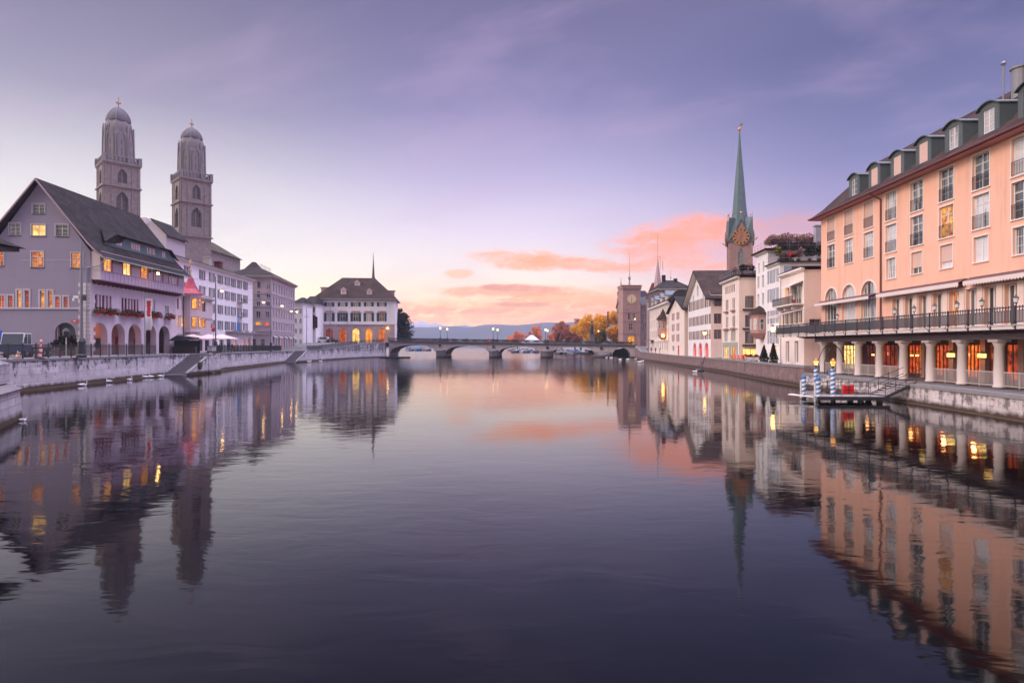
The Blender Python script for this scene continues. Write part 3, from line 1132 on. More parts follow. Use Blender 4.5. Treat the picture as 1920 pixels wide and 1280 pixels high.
# roof: eave board, tiles, gutter
ov = 0.95
roof = gable_roof(hot, -0.9, hot.L + 0.5, [(-ov, ze - 0.02), (0.5, ze + 1.0), (6.5, ze + 6.4), (13.9, ze - 0.1)], 0.16, M_rbrown)
part('soffit', MB().box(-0.88, hot.L, -ov + 0.05, -0.004, ze - 0.20, ze - 0.19 + 0.06).box(-0.88, 0.0, -0.003, 13.2, ze - 0.20, ze - 0.14), pmat('rose_soffit', (0.55, 0.24, 0.22), 0.7, 0.08), roof)
part('gutter', MB().path([(-0.9, -ov - 0.08, ze - 0.08), (hot.L, -ov - 0.08, ze - 0.08)], 0.10, 8), pmat('oxide_gutter', (0.15, 0.05, 0.055), 0.5, 0.2), roof)
part('gable_end', MB().face((-0.02, 0.1, ze - 0.15), (-0.02, 6.5, ze + 6.2), (-0.02, 13.0, ze - 0.2)), M_peach, roof)
# downpipe
up = hu(57.6)
f.part('downpipe', MB().path([(up - 0.5, -ov, ze - 0.1), (up, -0.12, ze - 0.75), (up, -0.12, zt0)], 0.075, 8), pmat('oxide_gutter', (0, 0, 0)))
# dormers: curved copper hoods
def dormer(i, u):
    zb, wd, hh = ze + 0.85, 1.95, 2.3
    y0 = 0.55
    d = MB()
    for sgn in (-1, 1):
        d.box(u + sgn * wd / 2 - 0.06, u + sgn * wd / 2 + 0.06, y0, 5.2, zb, zb + hh - 0.28)
    d.box(u - wd / 2, u - 0.56, y0, y0 + 0.1, zb, zb + hh - 0.28).box(u + 0.56, u + wd / 2, y0, y0 + 0.1, zb, zb + hh - 0.28)
    d.box(u - 0.56, u + 0.56, y0, y0 + 0.1, zb, zb + 0.25).box(u - 0.56, u + 0.56, y0, y0 + 0.1, zb + 1.95, zb + hh - 0.28)
    o = part('dormer', d, M_dormer, hot.o)
    h = MB()
    n = 10
    lo, hi = [], []
    for j in range(n + 1):
        a = -1 + 2 * j / n
        x = u + a * (wd / 2 + 0.14)
        z = zb + hh - 0.28 + 0.42 * (1 - a * a)
        lo.append((x, z))
        hi.append((x, z + 0.09))
    for j in range(n):
        h.prism([(lo[j][0], y0 - 0.22, lo[j][1]), (lo[j + 1][0], y0 - 0.22, lo[j + 1][1]), (hi[j + 1][0], y0 - 0.22, hi[j + 1][1]), (hi[j][0], y0 - 0.22, hi[j][1])],
                [(lo[j][0], 5.6, lo[j][1]), (lo[j + 1][0], 5.6, lo[j + 1][1]), (hi[j + 1][0], 5.6, hi[j + 1][1]), (hi[j][0], 5.6, hi[j][1])])
    part('hood', h, M_dormer, o)
    t = MB()
    P = [(x, z) for x, z in lo]
    t.ext([(u + wd / 2, zb + hh - 0.285)] + [(x, z - 0.003) for x, z in reversed(lo[1:-1])] + [(u - wd / 2, zb + hh - 0.285)], 'y', y0 + 0.01, y0 + 0.09)
    part('tympanum', t, M_dormer, o)
    shut = i in (1, 2, 3)
    key = make_window(1.1, 1.68, M_glass, M_frame, 1, (), False, 0.16, None, None, 0, None, None, None, 0, 2, M_blind if shut else None, 0.05)
    for nm, me in key:
        link('window' if nm == 'window' else nm, me, o, Matrix.Translation((u, y0 - 0.03, zb + 0.26)))
for i in range(11):
    dormer(i, hu(cols[i + 1]))
# chimneys and mast
part('chimney', MB().lathe([(0.55, ze + 4.6), (0.55, ze + 7.0), (0.66, ze + 7.05), (0.66, ze + 7.2)], 14, (hu(48.0), 5.2)), M_grmetal, hot.o)
part('chimney', MB().box(hu(42.8), hu(42.8) + 0.9, 3.6, 4.5, ze + 3.0, ze + 6.9).box(hu(42.8) - 0.1, hu(42.8) + 1.0, 3.5, 4.6, ze + 6.9, ze + 7.1), M_rbrown, hot.o)
part('mast', MB().tube((hu(48.9), 4.6, ze + 4.2), (hu(48.9), 4.6, ze + 7.7), 0.06).lathe([(0.05, ze + 7.7), (0.22, ze + 7.9), (0.05, ze + 8.1)], 8, (hu(48.9), 4.6)), M_grmetal, hot.o)
# terrace slab, fascia and brackets
yT = -5.1                                    # terrace edge in local depth
yC = -3.75                                   # column line
uL = hu(69.0)
M_slab = pmat('terrace_fascia', (0.66, 0.60, 0.58), 0.7, 0.12, 2.0, 0.35, (0.2, 0.16, 0.15))
M_dark = pmat('dark_timber', (0.060, 0.030, 0.034), 0.7, 0.3, 3.0)  # one dark brown for the whole terrace deck
M_brk = pmat('bracket_timber', (0.20, 0.10, 0.10), 0.7, 0.2, 3.0)
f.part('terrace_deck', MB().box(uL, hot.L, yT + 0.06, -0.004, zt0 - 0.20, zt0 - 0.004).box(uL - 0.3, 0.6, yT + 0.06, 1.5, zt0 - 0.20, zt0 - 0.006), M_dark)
f.part('fascia', MB().box(uL - 0.32, hot.L, yT, yT + 0.055, zt0 - 0.26, zt0 + 0.02).box(uL - 0.36, hot.L, yT - 0.06, yT - 0.002, zt0 - 0.03, zt0 + 0.02), M_slab)
f.part('beam', MB().box(hu(62.5), hot.L, yC - 0.22, yC + 0.22, zt0 - 0.82, zt0 - 0.46).box(hu(62.5), hot.L, yT + 0.30, yT + 0.36, zt0 - 0.30, zt0 - 0.205), pmat('grey_beam', (0.20, 0.15, 0.16), 0.8, 0.15))
nb = 40
bme = MB().ext([(yT + 0.12, zt0 - 0.21), (yC + 0.3, zt0 - 0.21), (yC + 0.3, zt0 - 0.455), (yC - 0.2, zt0 - 0.455), (yT + 0.2, zt0 - 0.30)], 'x', -0.09, 0.09).mesh('bracket', M_brk)
for i in range(nb):
    link('bracket', bme, hot.o, f.M @ Matrix.Translation((hu(64.5) + 1.05 * i, 0, 0)))
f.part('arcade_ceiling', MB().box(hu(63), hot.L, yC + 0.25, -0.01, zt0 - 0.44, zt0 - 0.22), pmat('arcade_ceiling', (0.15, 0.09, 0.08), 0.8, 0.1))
# columns
M_col = pmat('column_stone', (0.62, 0.53, 0.50), 0.85, 0.08, 2.0, 0.25, (0.25, 0.2, 0.19), bump=0.2)
cz = zt0 - 0.825
cme = MB().lathe([(0.36, 0.02), (0.36, 0.12), (0.31, 0.18), (0.315, 0.9), (0.265, cz - 0.45), (0.30, cz - 0.42), (0.30, cz - 0.36), (0.38, cz - 0.2), (0.39, cz - 0.16)], 18)
cme.box(-0.42, 0.42, -0.42, 0.42, cz - 0.158, cz)
cme = cme.mesh('column', M_col, False)
cme.polygons.foreach_set('use_smooth', [len(p.vertices) == 4 and i < 18 * 8 for i, p in enumerate(cme.polygons)])
colY = [61.1 - 3.28 * i for i in range(12)]
for Y in colY:
    link('column', cme, hot.o, f.M @ Matrix.Translation((hu(Y), yC, 0)))
# arcade back wall: dark panels, doors, warm windows
yb = -0.25
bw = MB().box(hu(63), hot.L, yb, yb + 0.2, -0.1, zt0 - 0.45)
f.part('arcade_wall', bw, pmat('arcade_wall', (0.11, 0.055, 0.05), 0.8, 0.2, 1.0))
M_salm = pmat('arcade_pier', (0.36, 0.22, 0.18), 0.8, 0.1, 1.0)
bays = [(1583, 1608, 'shop'), (1626, 1649, 'dim'), (1655, 1687, 'dim'), (1706, 1731, 'lit'), (1757, 1784, 'curtain'), (1815, 1843, 'lit'), (1857, 1874, 'curtain'), (1889, 1914, 'curtain')]
M_shopw = glow('shop_window', s2l((255, 150, 50)), s2l((255, 236, 150)), 1.5, 2.6, 0.35)
M_curt = glow('curtained_window', s2l((110, 16, 8)), s2l((235, 90, 30)), 0.95, 1.1, 0.75)
for pa, pb, typ in bays:
    ua, ub = f.uz(pa, 660, yb)[0], f.uz(pb, 660, yb)[0]
    u, wdt = (ua + ub) / 2, ub - ua
    pn = {'shop': M_shopw, 'dim': glow('dim_window', s2l((70, 14, 12)), s2l((180, 60, 32)), 0.6, 1.2, 0.5), 'lit': glow('amber_red_window', s2l((200, 30, 8)), s2l((255, 130, 40)), 1.25, 1.6, 0.5), 'curtain': M_curt}[typ]
    r0 = None
    for nm, me in make_window(wdt, 2.5, pn, pmat('dark_red_timber', (0.10, 0.035, 0.03), 0.5, 0.2), 3 if wdt > 1.5 else 1, (0.78,), False, 0.12, None, None, 0, None, None, None, 0, 0, None, 0.07):
        o_ = link('arcade_window' if r0 is None else nm, me, hot.o if r0 is None else r0, f.M @ Matrix.Translation((u, yb - 0.13, 0.25)) if r0 is None else None)
        r0 = r0 or o_
    f.part('pier', MB().box(ub + 0.12, ub + 0.62, yb - 0.3, yb - 0.003, 0, zt0 - 0.45), M_salm)
for Y in (36.0, 32.5, 29.0, 25.5):
    u = hu(Y)
    f.part('pier', MB().box(u, u + 0.5, yb - 0.3, yb - 0.003, 0, zt0 - 0.45), M_salm)
# low rail between the columns
M_rail = pmat('pale_rail', (0.45, 0.40, 0.39), 0.5, 0.1)
seg = 3.28 - 0.82
rm = MB().box(-seg / 2, seg / 2, -0.025, 0.025, 0.94, 1.0).box(-seg / 2, seg / 2, -0.02, 0.02, 0.10, 0.15).box(-0.03, 0.03, -0.022, 0.022, 0.0, 0.939)
nbar = 24
for i in range(nbar + 1):
    x = -seg / 2 + seg * i / nbar
    rm.box(x - 0.012, x + 0.012, -0.012, 0.012, 0.15, 0.94)
rme = rm.mesh('arcade_rail', M_rail)
for i in range(11):
    Y = colY[i] - 1.64
    if i == 4:
        continue
    link('arcade_rail', rme, hot.o, f.M @ Matrix.Translation((hu(Y), yC - 0.05, 0.02)))
# terrace railing
tr = f.part('terrace_railing', MB().box(uL - 0.3, hot.L, yT - 0.02, yT + 0.03, zt0 + 0.98, zt0 + 1.04).box(uL - 0.3, hot.L, yT - 0.01, yT + 0.02, zt0 + 0.12, zt0 + 0.16).box(uL - 0.3, hot.L, yT - 0.01, yT + 0.02, zt0 + 0.80, zt0 + 0.83)
            .box(uL - 0.3, uL - 0.26, yT + 0.031, 1.4, zt0 + 0.98, zt0 + 1.04).box(uL - 0.3, uL - 0.27, yT + 0.03, 1.4, zt0 + 0.12, zt0 + 0.16), M_dkmetal)
pm = MB()
n = int(1.88 / 0.11)
for i in range(n):
    x = 0.06 + i * 0.11
    pm.box(x - 0.019, x + 0.019, yT - 0.014, yT + 0.022, zt0 + 0.16, zt0 + 0.80 if i % 2 else zt0 + 1.10)
M_tr = pmat('terrace_iron', (0.085, 0.085, 0.10), 0.5, 0.2)
pme = pm.mesh('bar_panel', M_tr)
ppo = MB().box(-0.035, 0.035, yT - 0.05, yT + 0.05, zt0 - 0.26, zt0 + 1.08).path([(0, yT - 0.03, zt0 + 0.3), (0, yT - 0.22, zt0 - 0.05), (0, yT - 0.03, zt0 - 0.24)], 0.018, 4).mesh('rail_post', M_dkmetal)
for i in range(25):
    x = uL - 0.3 + 1.9 * i
    link('bar_panel', pme, tr, Matrix.Translation((x, 0, 0)))
    link('rail_post', ppo, tr, Matrix.Translation((x, 0, 0)))
# lanterns on the rail
lm = MB().tube((0, 0, 0), (0, 0, 0.22), 0.03).lathe([(0.09, 0.22), (0.12, 0.26), (0.115, 0.285)], 6).lathe([(0.20, 0.605), (0.17, 0.66), (0.05, 0.78), (0.02, 0.90)], 6).mesh('lantern', M_dkmetal)
lg = MB().lathe([(0.115, 0.29), (0.165, 0.60)], 6).mesh('lantern_glass', pmat('lantern_glass', (0.75, 0.72, 0.72), 0.2, 0.02))
for px in (1570, 1678, 1714, 1752.5, 1794.5, 1841, 1905):
    u, z = f.uz(px, 580, yT + 0.05)
    l_ = link('lantern', lm, hot.o, f.M @ Matrix.Translation((u, yT + 0.05, zt0 + 1.04)) @ Matrix.Scale(0.8, 4))
    link('lantern_glass', lg, l_, Matrix.Scale(1.03, 4))
# awnings over the terrace
M_awn = pmat('white_awning', (0.72, 0.62, 0.58), 0.8, 0.06)
def awning(Ya, Yb, za, outl, drop, scal=True):
    ua, ub = hu(Ya), hu(Yb)
    o = f.part('awning', MB().box(ua, ub, -0.32, -0.02, za, za + 0.24).prism([(ua, -0.3, za + 0.15), (ub, -0.3, za + 0.15), (ub, -outl, za - 0.05), (ua, -outl, za - 0.05)], [(ua, -0.3, za + 0.17), (ub, -0.3, za + 0.17), (ub, -outl, za - 0.03), (ua, -outl, za - 0.03)]), pmat('awning_case', (0.16, 0.08, 0.085), 0.6, 0.2))
    v = MB()
    n = int((ub - ua) / 0.28)
    for i in range(n):
        x = ua + (ub - ua) * i / n
        x1 = ua + (ub - ua) * (i + 1) / n
        xm = (x + x1) / 2
        v.prism([(x, -outl - 0.03, za - 0.03), (x, -outl - 0.03, za - drop * 0.7), (xm, -outl - 0.03, za - drop), (x1, -outl - 0.03, za - drop * 0.7), (x1, -outl - 0.03, za - 0.03)],
                [(x, -outl - 0.0, za - 0.03), (x, -outl, za - drop * 0.7), (xm, -outl, za - drop), (x1, -outl, za - drop * 0.7), (x1, -outl, za - 0.03)])
    part('valance', v, M_awn, o)
awning(57.2, 46.2, 8.86 - 1.4, 0.75, 0.42)
awning(45.7, 24.0, 8.86 - 1.4, 0.75, 0.42)
awning(69.3, 58.2, 8.80 - 1.4, 0.9, 0.36)
# stretched awning beyond the hotel corner, over the end of the terrace
o = f.part('awning', MB().prism([(-2.6, -0.6, zt0 + 3.2), (0.2, -0.6, zt0 + 3.3), (0.2, -4.9, zt0 + 2.2), (-2.6, -4.9, zt0 + 2.2)], [(-2.6, -0.6, zt0 + 3.24), (0.2, -0.6, zt0 + 3.34), (0.2, -4.9, zt0 + 2.24), (-2.6, -4.9, zt0 + 2.24)]), pmat('grey_awning', (0.42, 0.33, 0.33), 0.8, 0.1))
part('valance', MB().box(-2.6, 0.2, -4.96, -4.91, zt0 + 1.98, zt0 + 2.23), M_awn, o)
for x in (-2.4, 0.1):
    part('awning_post', MB().tube((x, -4.7, zt0), (x, -4.7, zt0 + 2.15), 0.03), M_grmetal, o)
# arcade lamps (lit)
M_lantern = glow('lantern_glow', s2l((255, 150, 40)), s2l((255, 215, 120)), 2.6, 2.0)
am = MB().box(-0.30, 0.30, -0.16, 0.16, 0.0, 0.34).mesh('arcade_lamp', M_lantern)
ac = MB().box(-0.33, 0.33, -0.19, 0.19, 0.342, 0.40).tube((0, 0, 0.4), (0, 0, 0.62), 0.03).box(-0.33, 0.33, -0.19, 0.19, -0.03, -0.002).mesh('lamp_cage', M_dkmetal)
for px, py in ((1784, 665), (1842, 666), (1638, 663), (1711, 664), (1721, 664)):
    small = px < 1780
    u, z = f.uz(px, py, yb - 0.35)
    M = f.M @ Matrix.Translation((u, yb - 0.4, z - 0.17)) @ Matrix.Scale(0.42 if small else 0.85, 4)
    l_ = link('arcade_lamp', am, hot.o, M)
    link('lamp_cage', ac, l_)
    pl = bpy.data.lights.new('lamp_light', 'POINT')
    pl.energy = 7 if small else 22
    pl.color = (1.0, 0.42, 0.14)
    pl.shadow_soft_size = 0.15
    lo_ = bpy.data.objects.new('lamp_light', pl)
    COL.objects.link(lo_)
    lo_.parent = hot.o
    lo_.matrix_local = f.M @ Matrix.Translation((u, yb - 0.95, z))
# glowing ceiling fixtures
cm = MB().box(-0.42, 0.42, -0.25, 0.25, 0, 0.16).mesh('ceiling_lamp', M_lantern)
for px in (1661, 1736, 1861):
    u, z = f.uz(px, 645, -2.2)
    link('ceiling_lamp', cm, hot.o, f.M @ Matrix.Translation((u, -2.2, zt0 - 0.62)))


# ---- the row of old houses beyond the hotel
def simple_walls(b, fac, pts, mat):
    return fac.wall(pts, mat)


# small white house with a balcony, next to the hotel
ZR = 1.7
M_cream = pmat('cream_plaster', (0.80, 0.62, 0.54), 0.85, 0.06, 0.7, 0.15, (0.45, 0.32, 0.28))
M_creamy = pmat('pale_cream_plaster', (0.82, 0.70, 0.63), 0.85, 0.06, 0.7, 0.15, (0.5, 0.40, 0.35))
M_whr = pmat('bright_white_plaster', (0.82, 0.78, 0.78), 0.85, 0.05, 0.7, 0.10, (0.5, 0.45, 0.45))
M_dred = pmat('red_brown_paint', (0.20, 0.07, 0.06), 0.6, 0.2)
b1 = Bld('balcony_house', 'low cream house with a railed balcony pressed against the peach hotel', 'house', (35.8, 81.5), (35.0, 73.5), 1.65, 9.0)
f = b1.front()
h1 = 13.2 - 1.65
for px0, px1, y0, y1, m in ((1469, 1478, 629, 0, 0),):
    pass
for u, m in ((1.5, 0), (3.2, 0), (4.9, 0), (6.6, 0)):
    f.win(u, 5.2, 0.95, 1.5, pane=M_glassd, frame=M_frame, nv=1, nh=(), shut=pmat('brown_shutter', (0.22, 0.13, 0.10), 0.6, 0.2), shw=0.36)
f.win(2.2, 7.6, 1.6, 2.3, nv=1, nh=(), pane=M_lit, depth=0.5, frame=M_dred)
f.win(5.6, 7.6, 3.2, 2.3, nv=3, nh=(), depth=0.3)
f.win(2.4, 0.3, 1.3, 2.7, pane=M_glassd, nv=0, nh=(), surround=M_creamy, sw=0.2, depth=0.3)
f.win(5.6, 0.3, 1.3, 2.7, pane=M_glassd, nv=0, nh=(), surround=M_creamy, sw=0.2, depth=0.3)
f.wall([(0, 0), (b1.L, 0), (b1.L, h1), (0, h1)], M_creamy)
cornice(f, -0.2, b1.L + 0.2, h1, 0.25, 0.4, M_trim)
cornice(f, 0, b1.L, 4.2, 0.2, 0.12, M_trim, 'string_course')
g_ = b1.right()
g_.win(4.6, 8.0, 0.85, 1.35, pane=M_glassd, nv=1, nh=(0.5,), depth=0.2)
g_.win(1.9, 3.9, 1.3, 1.7, pane=M_glassd, nv=1, nh=(0.5,), depth=0.2, shut=M_dkmetal, shw=0.6)
g_.win(2.9, 1.3, 1.2, 2.2, pane=M_glassd, nv=1, nh=(), depth=0.2)
g_.wall([(0, 0), (9, 0), (9, h1), (0, h1)], M_cream)
core(b1, 0, b1.L, 0, 9, h1, M_cream, skip=('f', 'r'))
part('roof', MB().box(-0.3, b1.L + 0.35, -0.35, 9.2, h1 + 0.25, h1 + 0.38), M_rdark, b1.o)
bal = f.part('balcony', MB().box(0.2, b1.L - 0.1, -1.25, -0.004, 7.35, 7.52).box(0.9, 1.1, -0.9, -0.005, 6.85, 7.349).box(3.6, 3.8, -0.9, -0.005, 6.85, 7.349).box(6.3, 6.5, -0.9, -0.005, 6.85, 7.349), M_trim)
br = MB().box(0.22, b1.L - 0.12, -1.24, -1.20, 8.42, 8.48)
for i in range(60):
    x = 0.24 + (b1.L - 0.4) * i / 59
    br.box(x - 0.012, x + 0.012, -1.235, -1.21, 7.521, 8.42)
part('balcony_rail', br, M_dkmetal, bal, f.M)
f.part('awning', MB().prism([(3.4, -0.05, 10.2), (b1.L - 0.2, -0.05, 10.2), (b1.L - 0.2, -1.3, 9.7), (3.4, -1.3, 9.7)], [(3.4, -0.05, 10.26), (b1.L - 0.2, -0.05, 10.26), (b1.L - 0.2, -1.3, 9.76), (3.4, -1.3, 9.76)]), M_awn)
part('flower_pot', MB().lathe([(0.16, 7.52), (0.28, 7.95), (0.30, 8.0)], 10, (b1.L - 1.1, -0.8)), pmat('red_pot', (0.35, 0.04, 0.04), 0.5, 0.1), bal, f.M)

# tall white house with blue-grey shutters and a roof garden
b2 = Bld('roof_garden_house', 'tall white house with blue grey shutters and a planted roof terrace', 'house', (36.6, 92.0), (35.9, 82.2), 1.75, 12.0)
f = b2.front()
hl, hh = 15.25 - 1.75, 17.6 - 1.75
split = 5.2
M_bsh = pmat('blue_grey_shutter', (0.33, 0.36, 0.45), 0.6, 0.1)
for zc in (2.6, 5.4, 8.4, 11.0):
    for u in (1.2, 3.2):
        if zc > 3:
            f.win(u, zc - 0.2, 0.85, 1.75, nv=1, nh=(), bars=1, depth=0.16, shut=None, surround=M_whr, sw=0.08)
    for u in (6.1, 8.4):
        f.win(u, zc + (0.0), 0.95, 1.8, nv=1, nh=(), bars=1, depth=0.16, shut=M_bsh, shw=0.5)
for u in (1.3, 3.3):
    f.win(u, 13.0, 0.75, 1.5, nv=1, nh=(), depth=0.16)
f.win(7.6, 0.25, 2.0, 2.1, pane=M_lity, nv=1, nh=(), depth=0.2, frame=M_dkmetal)
f.wall([(0, 0), (b2.L, 0), (b2.L, hl), (split, hl), (split, hh), (0, hh)], M_whr)
g_ = b2.right()
g_.win(2.5, 11.1, 1.9, 1.9, pane=M_glassd, nv=1, nh=(), bars=2, shut=M_bsh, shw=1.0, depth=0.16)
g_.wall([(0, 0), (12, 0), (12, hl), (0, hl)], M_whr)
core(b2, 0, b2.L, 0, 12, hl, M_whr, skip=('f', 'r'))
up_ = MB().face((split, 0.0, hl), (split, 12, hl), (split, 12, hh), (split, 0.0, hh)).face((0, 12, hl), (0, 0, hl), (0, 0, hh), (0, 12, hh)).face((split, 12, hl), (0, 12, hl), (0, 12, hh), (split, 12, hh))
part('penthouse', up_, pmat('penthouse_plaster', (0.62, 0.58, 0.62), 0.8, 0.1), b2.o)
for i in range(4):
    part('penthouse_window', MB().box(split + 0.012, split + 0.05, 1.6 + 2.5 * i, 3.2 + 2.5 * i, hl + 0.15, hl + 1.95), M_glass, b2.o)
part('roof', MB().box(split - 0.2, b2.L + 0.35, -0.45, 12.2, hl, hl + 0.14), M_rdark, b2.o)
part('penthouse_roof', MB().box(-0.45, split + 0.7, -0.6, 12.2, hh, hh + 0.2).box(-0.1, split + 0.4, 2.0, 12.0, hh + 0.2, hh + 0.95), M_rdark, b2.o)
cornice(f, -0.2, split, hh - 0.16, 0.155, 0.35, M_trim)
cornice(f, split, b2.L + 0.2, hl - 0.16, 0.155, 0.3, M_trim)
rr = MB()
for z in (hl + 0.55, hl + 1.1):
    rr.tube((split + 0.3, -0.3, z), (b2.L + 0.2, -0.3, z), 0.02, 4).tube((b2.L + 0.2, -0.3, z), (b2.L + 0.2, 12, z), 0.02, 4)
for i in range(9):
    rr.tube((b2.L + 0.2, -0.3 + 1.5 * i, hl + 0.14), (b2.L + 0.2, -0.3 + 1.5 * i, hl + (3.6 if i % 3 == 1 else 1.1)), 0.02, 4)
part('terrace_rail', rr, M_grmetal, b2.o)
rr = MB()
for z in (hh + 0.6, hh + 1.1):
    rr.tube((-0.3, -0.5, z), (split + 0.5, -0.5, z), 0.02, 4).tube((split + 0.5, -0.5, z), (split + 0.5, 12, z), 0.02, 4)
for i in range(9):
    rr.tube((split + 0.5, -0.5 + 1.5 * i, hh + 0.2), (split + 0.5, -0.5 + 1.5 * i, hh + (3.0 if i > 4 else 1.1)), 0.02, 4)
for i in range(5):
    rr.tube((-0.3 + 1.35 * i, -0.5, hh + 0.2), (-0.3 + 1.35 * i, -0.5, hh + 1.1), 0.02, 4)
rr.tube((split + 0.5, 7.0, hh + 3.0), (split + 0.5, 11.5, hh + 3.0), 0.025, 4)
part('roof_rail', rr, M_grmetal, b2.o)
part('chimney', MB().box(split - 0.4, split + 0.4, 6.4, 7.4, hh + 0.2, hh + 3.1).box(split - 0.5, split + 0.5, 6.3, 7.5, hh + 3.25, hh + 3.4).box(split - 0.3, split + 0.3, 6.5, 7.3, hh + 3.1, hh + 3.25), pmat('slate_grey_plaster', (0.34, 0.34, 0.40), 0.8, 0.1), b2.o)
for i, (u, wcol) in enumerate(((8.7, 0), (9.6, 0))):
    pass
# corner oriel with a little roof on the white house
ori = MB()
def octpts(r, z, cx, cy): return [(cx + r * math.cos(R(22.5 + 45 * i)), cy + r * math.sin(R(22.5 + 45 * i)), z) for i in range(8)]
oc = (3.2, -0.55)
om = pmat('oriel_brick', (0.40, 0.22, 0.20), 0.8, 0.15, 3.0)
orr = f.part('oriel', MB().lathe([(0.5, 3.3), (1.25, 4.1), (1.3, 4.2), (1.25, 4.25), (1.25, 6.6), (1.4, 6.7), (1.4, 6.85)], 8, oc, ph=R(22.5)), om)
part('oriel_roof', MB().lathe([(1.55, 6.86), (0.75, 7.6), (0.08, 8.1)], 8, oc, ph=R(22.5)), M_rbrown, orr)
for a in (-45, -90, -135, 0):
    M = Matrix.Translation((oc[0], oc[1], 0)) @ Matrix.Rotation(R(a + 90), 4, 'Z') @ Matrix.Translation((0, -1.25 * math.cos(R(22.5)) - 0.045, 4.6))
    wq = None
    for nm, me in make_window(0.6, 1.6, M_glass, M_frame, 0, (0.6,), False, 0.04, None, None, 0, None, None, None, 0, 1, None, 0.06):
        o_ = link('oriel_window' if wq is None else nm, me, orr if wq is None else wq, M if wq is None else None)
        wq = wq or o_

# cream corner house with a roof terrace
b3 = Bld('cream_house', 'narrow cream house with a roof terrace and a glowing shop window, below the green spire', 'house', (35.3, 103.0), (34.5, 93.2), 1.8, 8.0)
f = b3.front()
h3 = 14.45 - 1.8
M_brsh = pmat('rose_brown_paint', (0.30, 0.16, 0.14), 0.6, 0.15)
for u0 in (3.0, 6.9):
    for zc in (8.0, 5.2):
        for d_ in (-0.4, 0.4):
            f.win(u0 + d_, zc, 0.62, 1.75, nv=0, nh=(), bars=2, depth=0.14, pane=M_glass, frame=M_brsh)
        fb = f.part('window_box', MB().box(u0 - 0.95, u0 + 0.95, -0.32, -0.005, zc - 0.38, zc - 0.1), M_brsh)
for i in range(5):
    f.win(2.3 + 1.2 * i, 10.7, 0.75, 1.2, nv=0, nh=(), bars=1, depth=0.14, pane=M_glass, frame=M_brsh)
M_sage = pmat('sage_panel', (0.36, 0.38, 0.33), 0.7, 0.1)
for u in (1.7, 2.35, 3.0, 5.6, 6.25, 6.9, 7.55):
    f.win(u, 2.95, 0.5, 1.75, nv=0, nh=(), arch=True, depth=0.12, pane=M_glassd, frame=M_sage)
f.win(2.6, 0.15, 2.3, 2.0, pane=M_lity, nv=1, nh=(), depth=0.2, frame=M_dkmetal)
f.win(7.0, 0.15, 2.4, 2.0, pane=M_lity, nv=1, nh=(), depth=0.2, frame=M_dkmetal)
f.wall([(0, 0), (b3.L, 0), (b3.L, h3), (0, h3)], M_creamy)
f.part('shop_front', MB().box(0.6, 9.2, -0.10, -0.004, 2.3, 2.85).box(0.6, 9.2, -0.14, -0.005, 4.85, 5.0).box(0.6, 1.1, -0.08, -0.006, 0, 2.299).box(4.15, 5.5, -0.08, -0.006, 0, 2.299).box(8.6, 9.2, -0.08, -0.006, 0, 2.299), M_sage)
cornice(f, -0.3, b3.L + 0.3, h3, 0.22, 0.45, M_trim)
g_ = b3.right()
for zc in (8.0, 5.1, 2.6):
    g_.win(1.55, zc, 1.3, 1.85, nv=1, nh=(), bars=2, depth=0.16, pane=M_glassd, frame=M_brsh)
    g_.part('window_box', MB().box(0.5, 2.6, -0.35, -0.005, zc - 0.4, zc - 0.12), M_dkmetal)
g_.win(1.75, 0.1, 2.4, 1.75, pane=M_lity, nv=1, nh=(), depth=0.2, frame=M_dred)
g_.wall([(0, 0), (8, 0), (8, h3), (0, h3)], M_cream)
core(b3, 0, b3.L, 0, 8, h3, M_cream, skip=('f', 'r'))
part('roof', MB().box(-0.4, b3.L + 0.5, -0.5, 8.2, h3 + 0.222, h3 + 0.42), M_rdark, b3.o)
rr = MB()
for z in (h3 + 0.9, h3 + 1.4):
    rr.tube((-0.2, -0.3, z), (b3.L + 0.3, -0.3, z), 0.025, 4).tube((b3.L + 0.3, -0.3, z), (b3.L + 0.3, 8, z), 0.025, 4)
for i in range(9):
    rr.tube((-0.2 + 1.25 * i, -0.3, h3 + 0.4), (-0.2 + 1.25 * i, -0.3, h3 + 1.4), 0.025, 4)
for i in range(6):
    rr.tube((b3.L + 0.3, -0.3 + 1.6 * i, h3 + 0.4), (b3.L + 0.3, -0.3 + 1.6 * i, h3 + (2.6 if i % 3 == 0 else 1.4)), 0.03, 4)
part('terrace_rail', rr, M_grmetal, b3.o)

# white guild house with bands of windows and a gable
b4 = Bld('banded_house', 'white gabled house with brown bands of windows and red arched doors', 'house', (36.9, 128.5), (35.6, 109.8), 1.95, 13.0)
f = b4.front()
h4 = 13.2 - 1.95
hg = 18.3 - 1.95
for zc, hw in ((9.2, 1.9), (6.1, 1.8), (3.35, 1.7)):
    n = 11
    for i in range(n):
        u = 1.2 + (b4.L - 2.0) * i / (n - 1)
        f.win(u, zc, 1.25, hw, nv=1, nh=(), bars=2, depth=0.14, pane=M_glassd if i % 3 else M_glass, frame=M_brsh)
        if i % 2 == 1:
            f.part('shutter', MB().box(u - 0.6, u + 0.6, -0.05, -0.006, zc + 0.03, zc + hw), pmat('taupe_shutter', (0.34, 0.25, 0.23), 0.6, 0.2))
M_rdoor = glow('red_lit_door', s2l((200, 0, 16)), s2l((255, 50, 50)), 1.7, 0.8)
for u in (6.0, 10.8, 15.6):
    f.win(u, 0.0, 2.9, 2.75, pane=M_rdoor, nv=1, nh=(), depth=0.4, frame=M_dred, arch=True, name='red_door')
f.win(b4.L / 2 - 0.6, hg - 4.6, 1.3, 2.2, nv=1, nh=(), arch=True, surround=M_trim, sw=0.15)
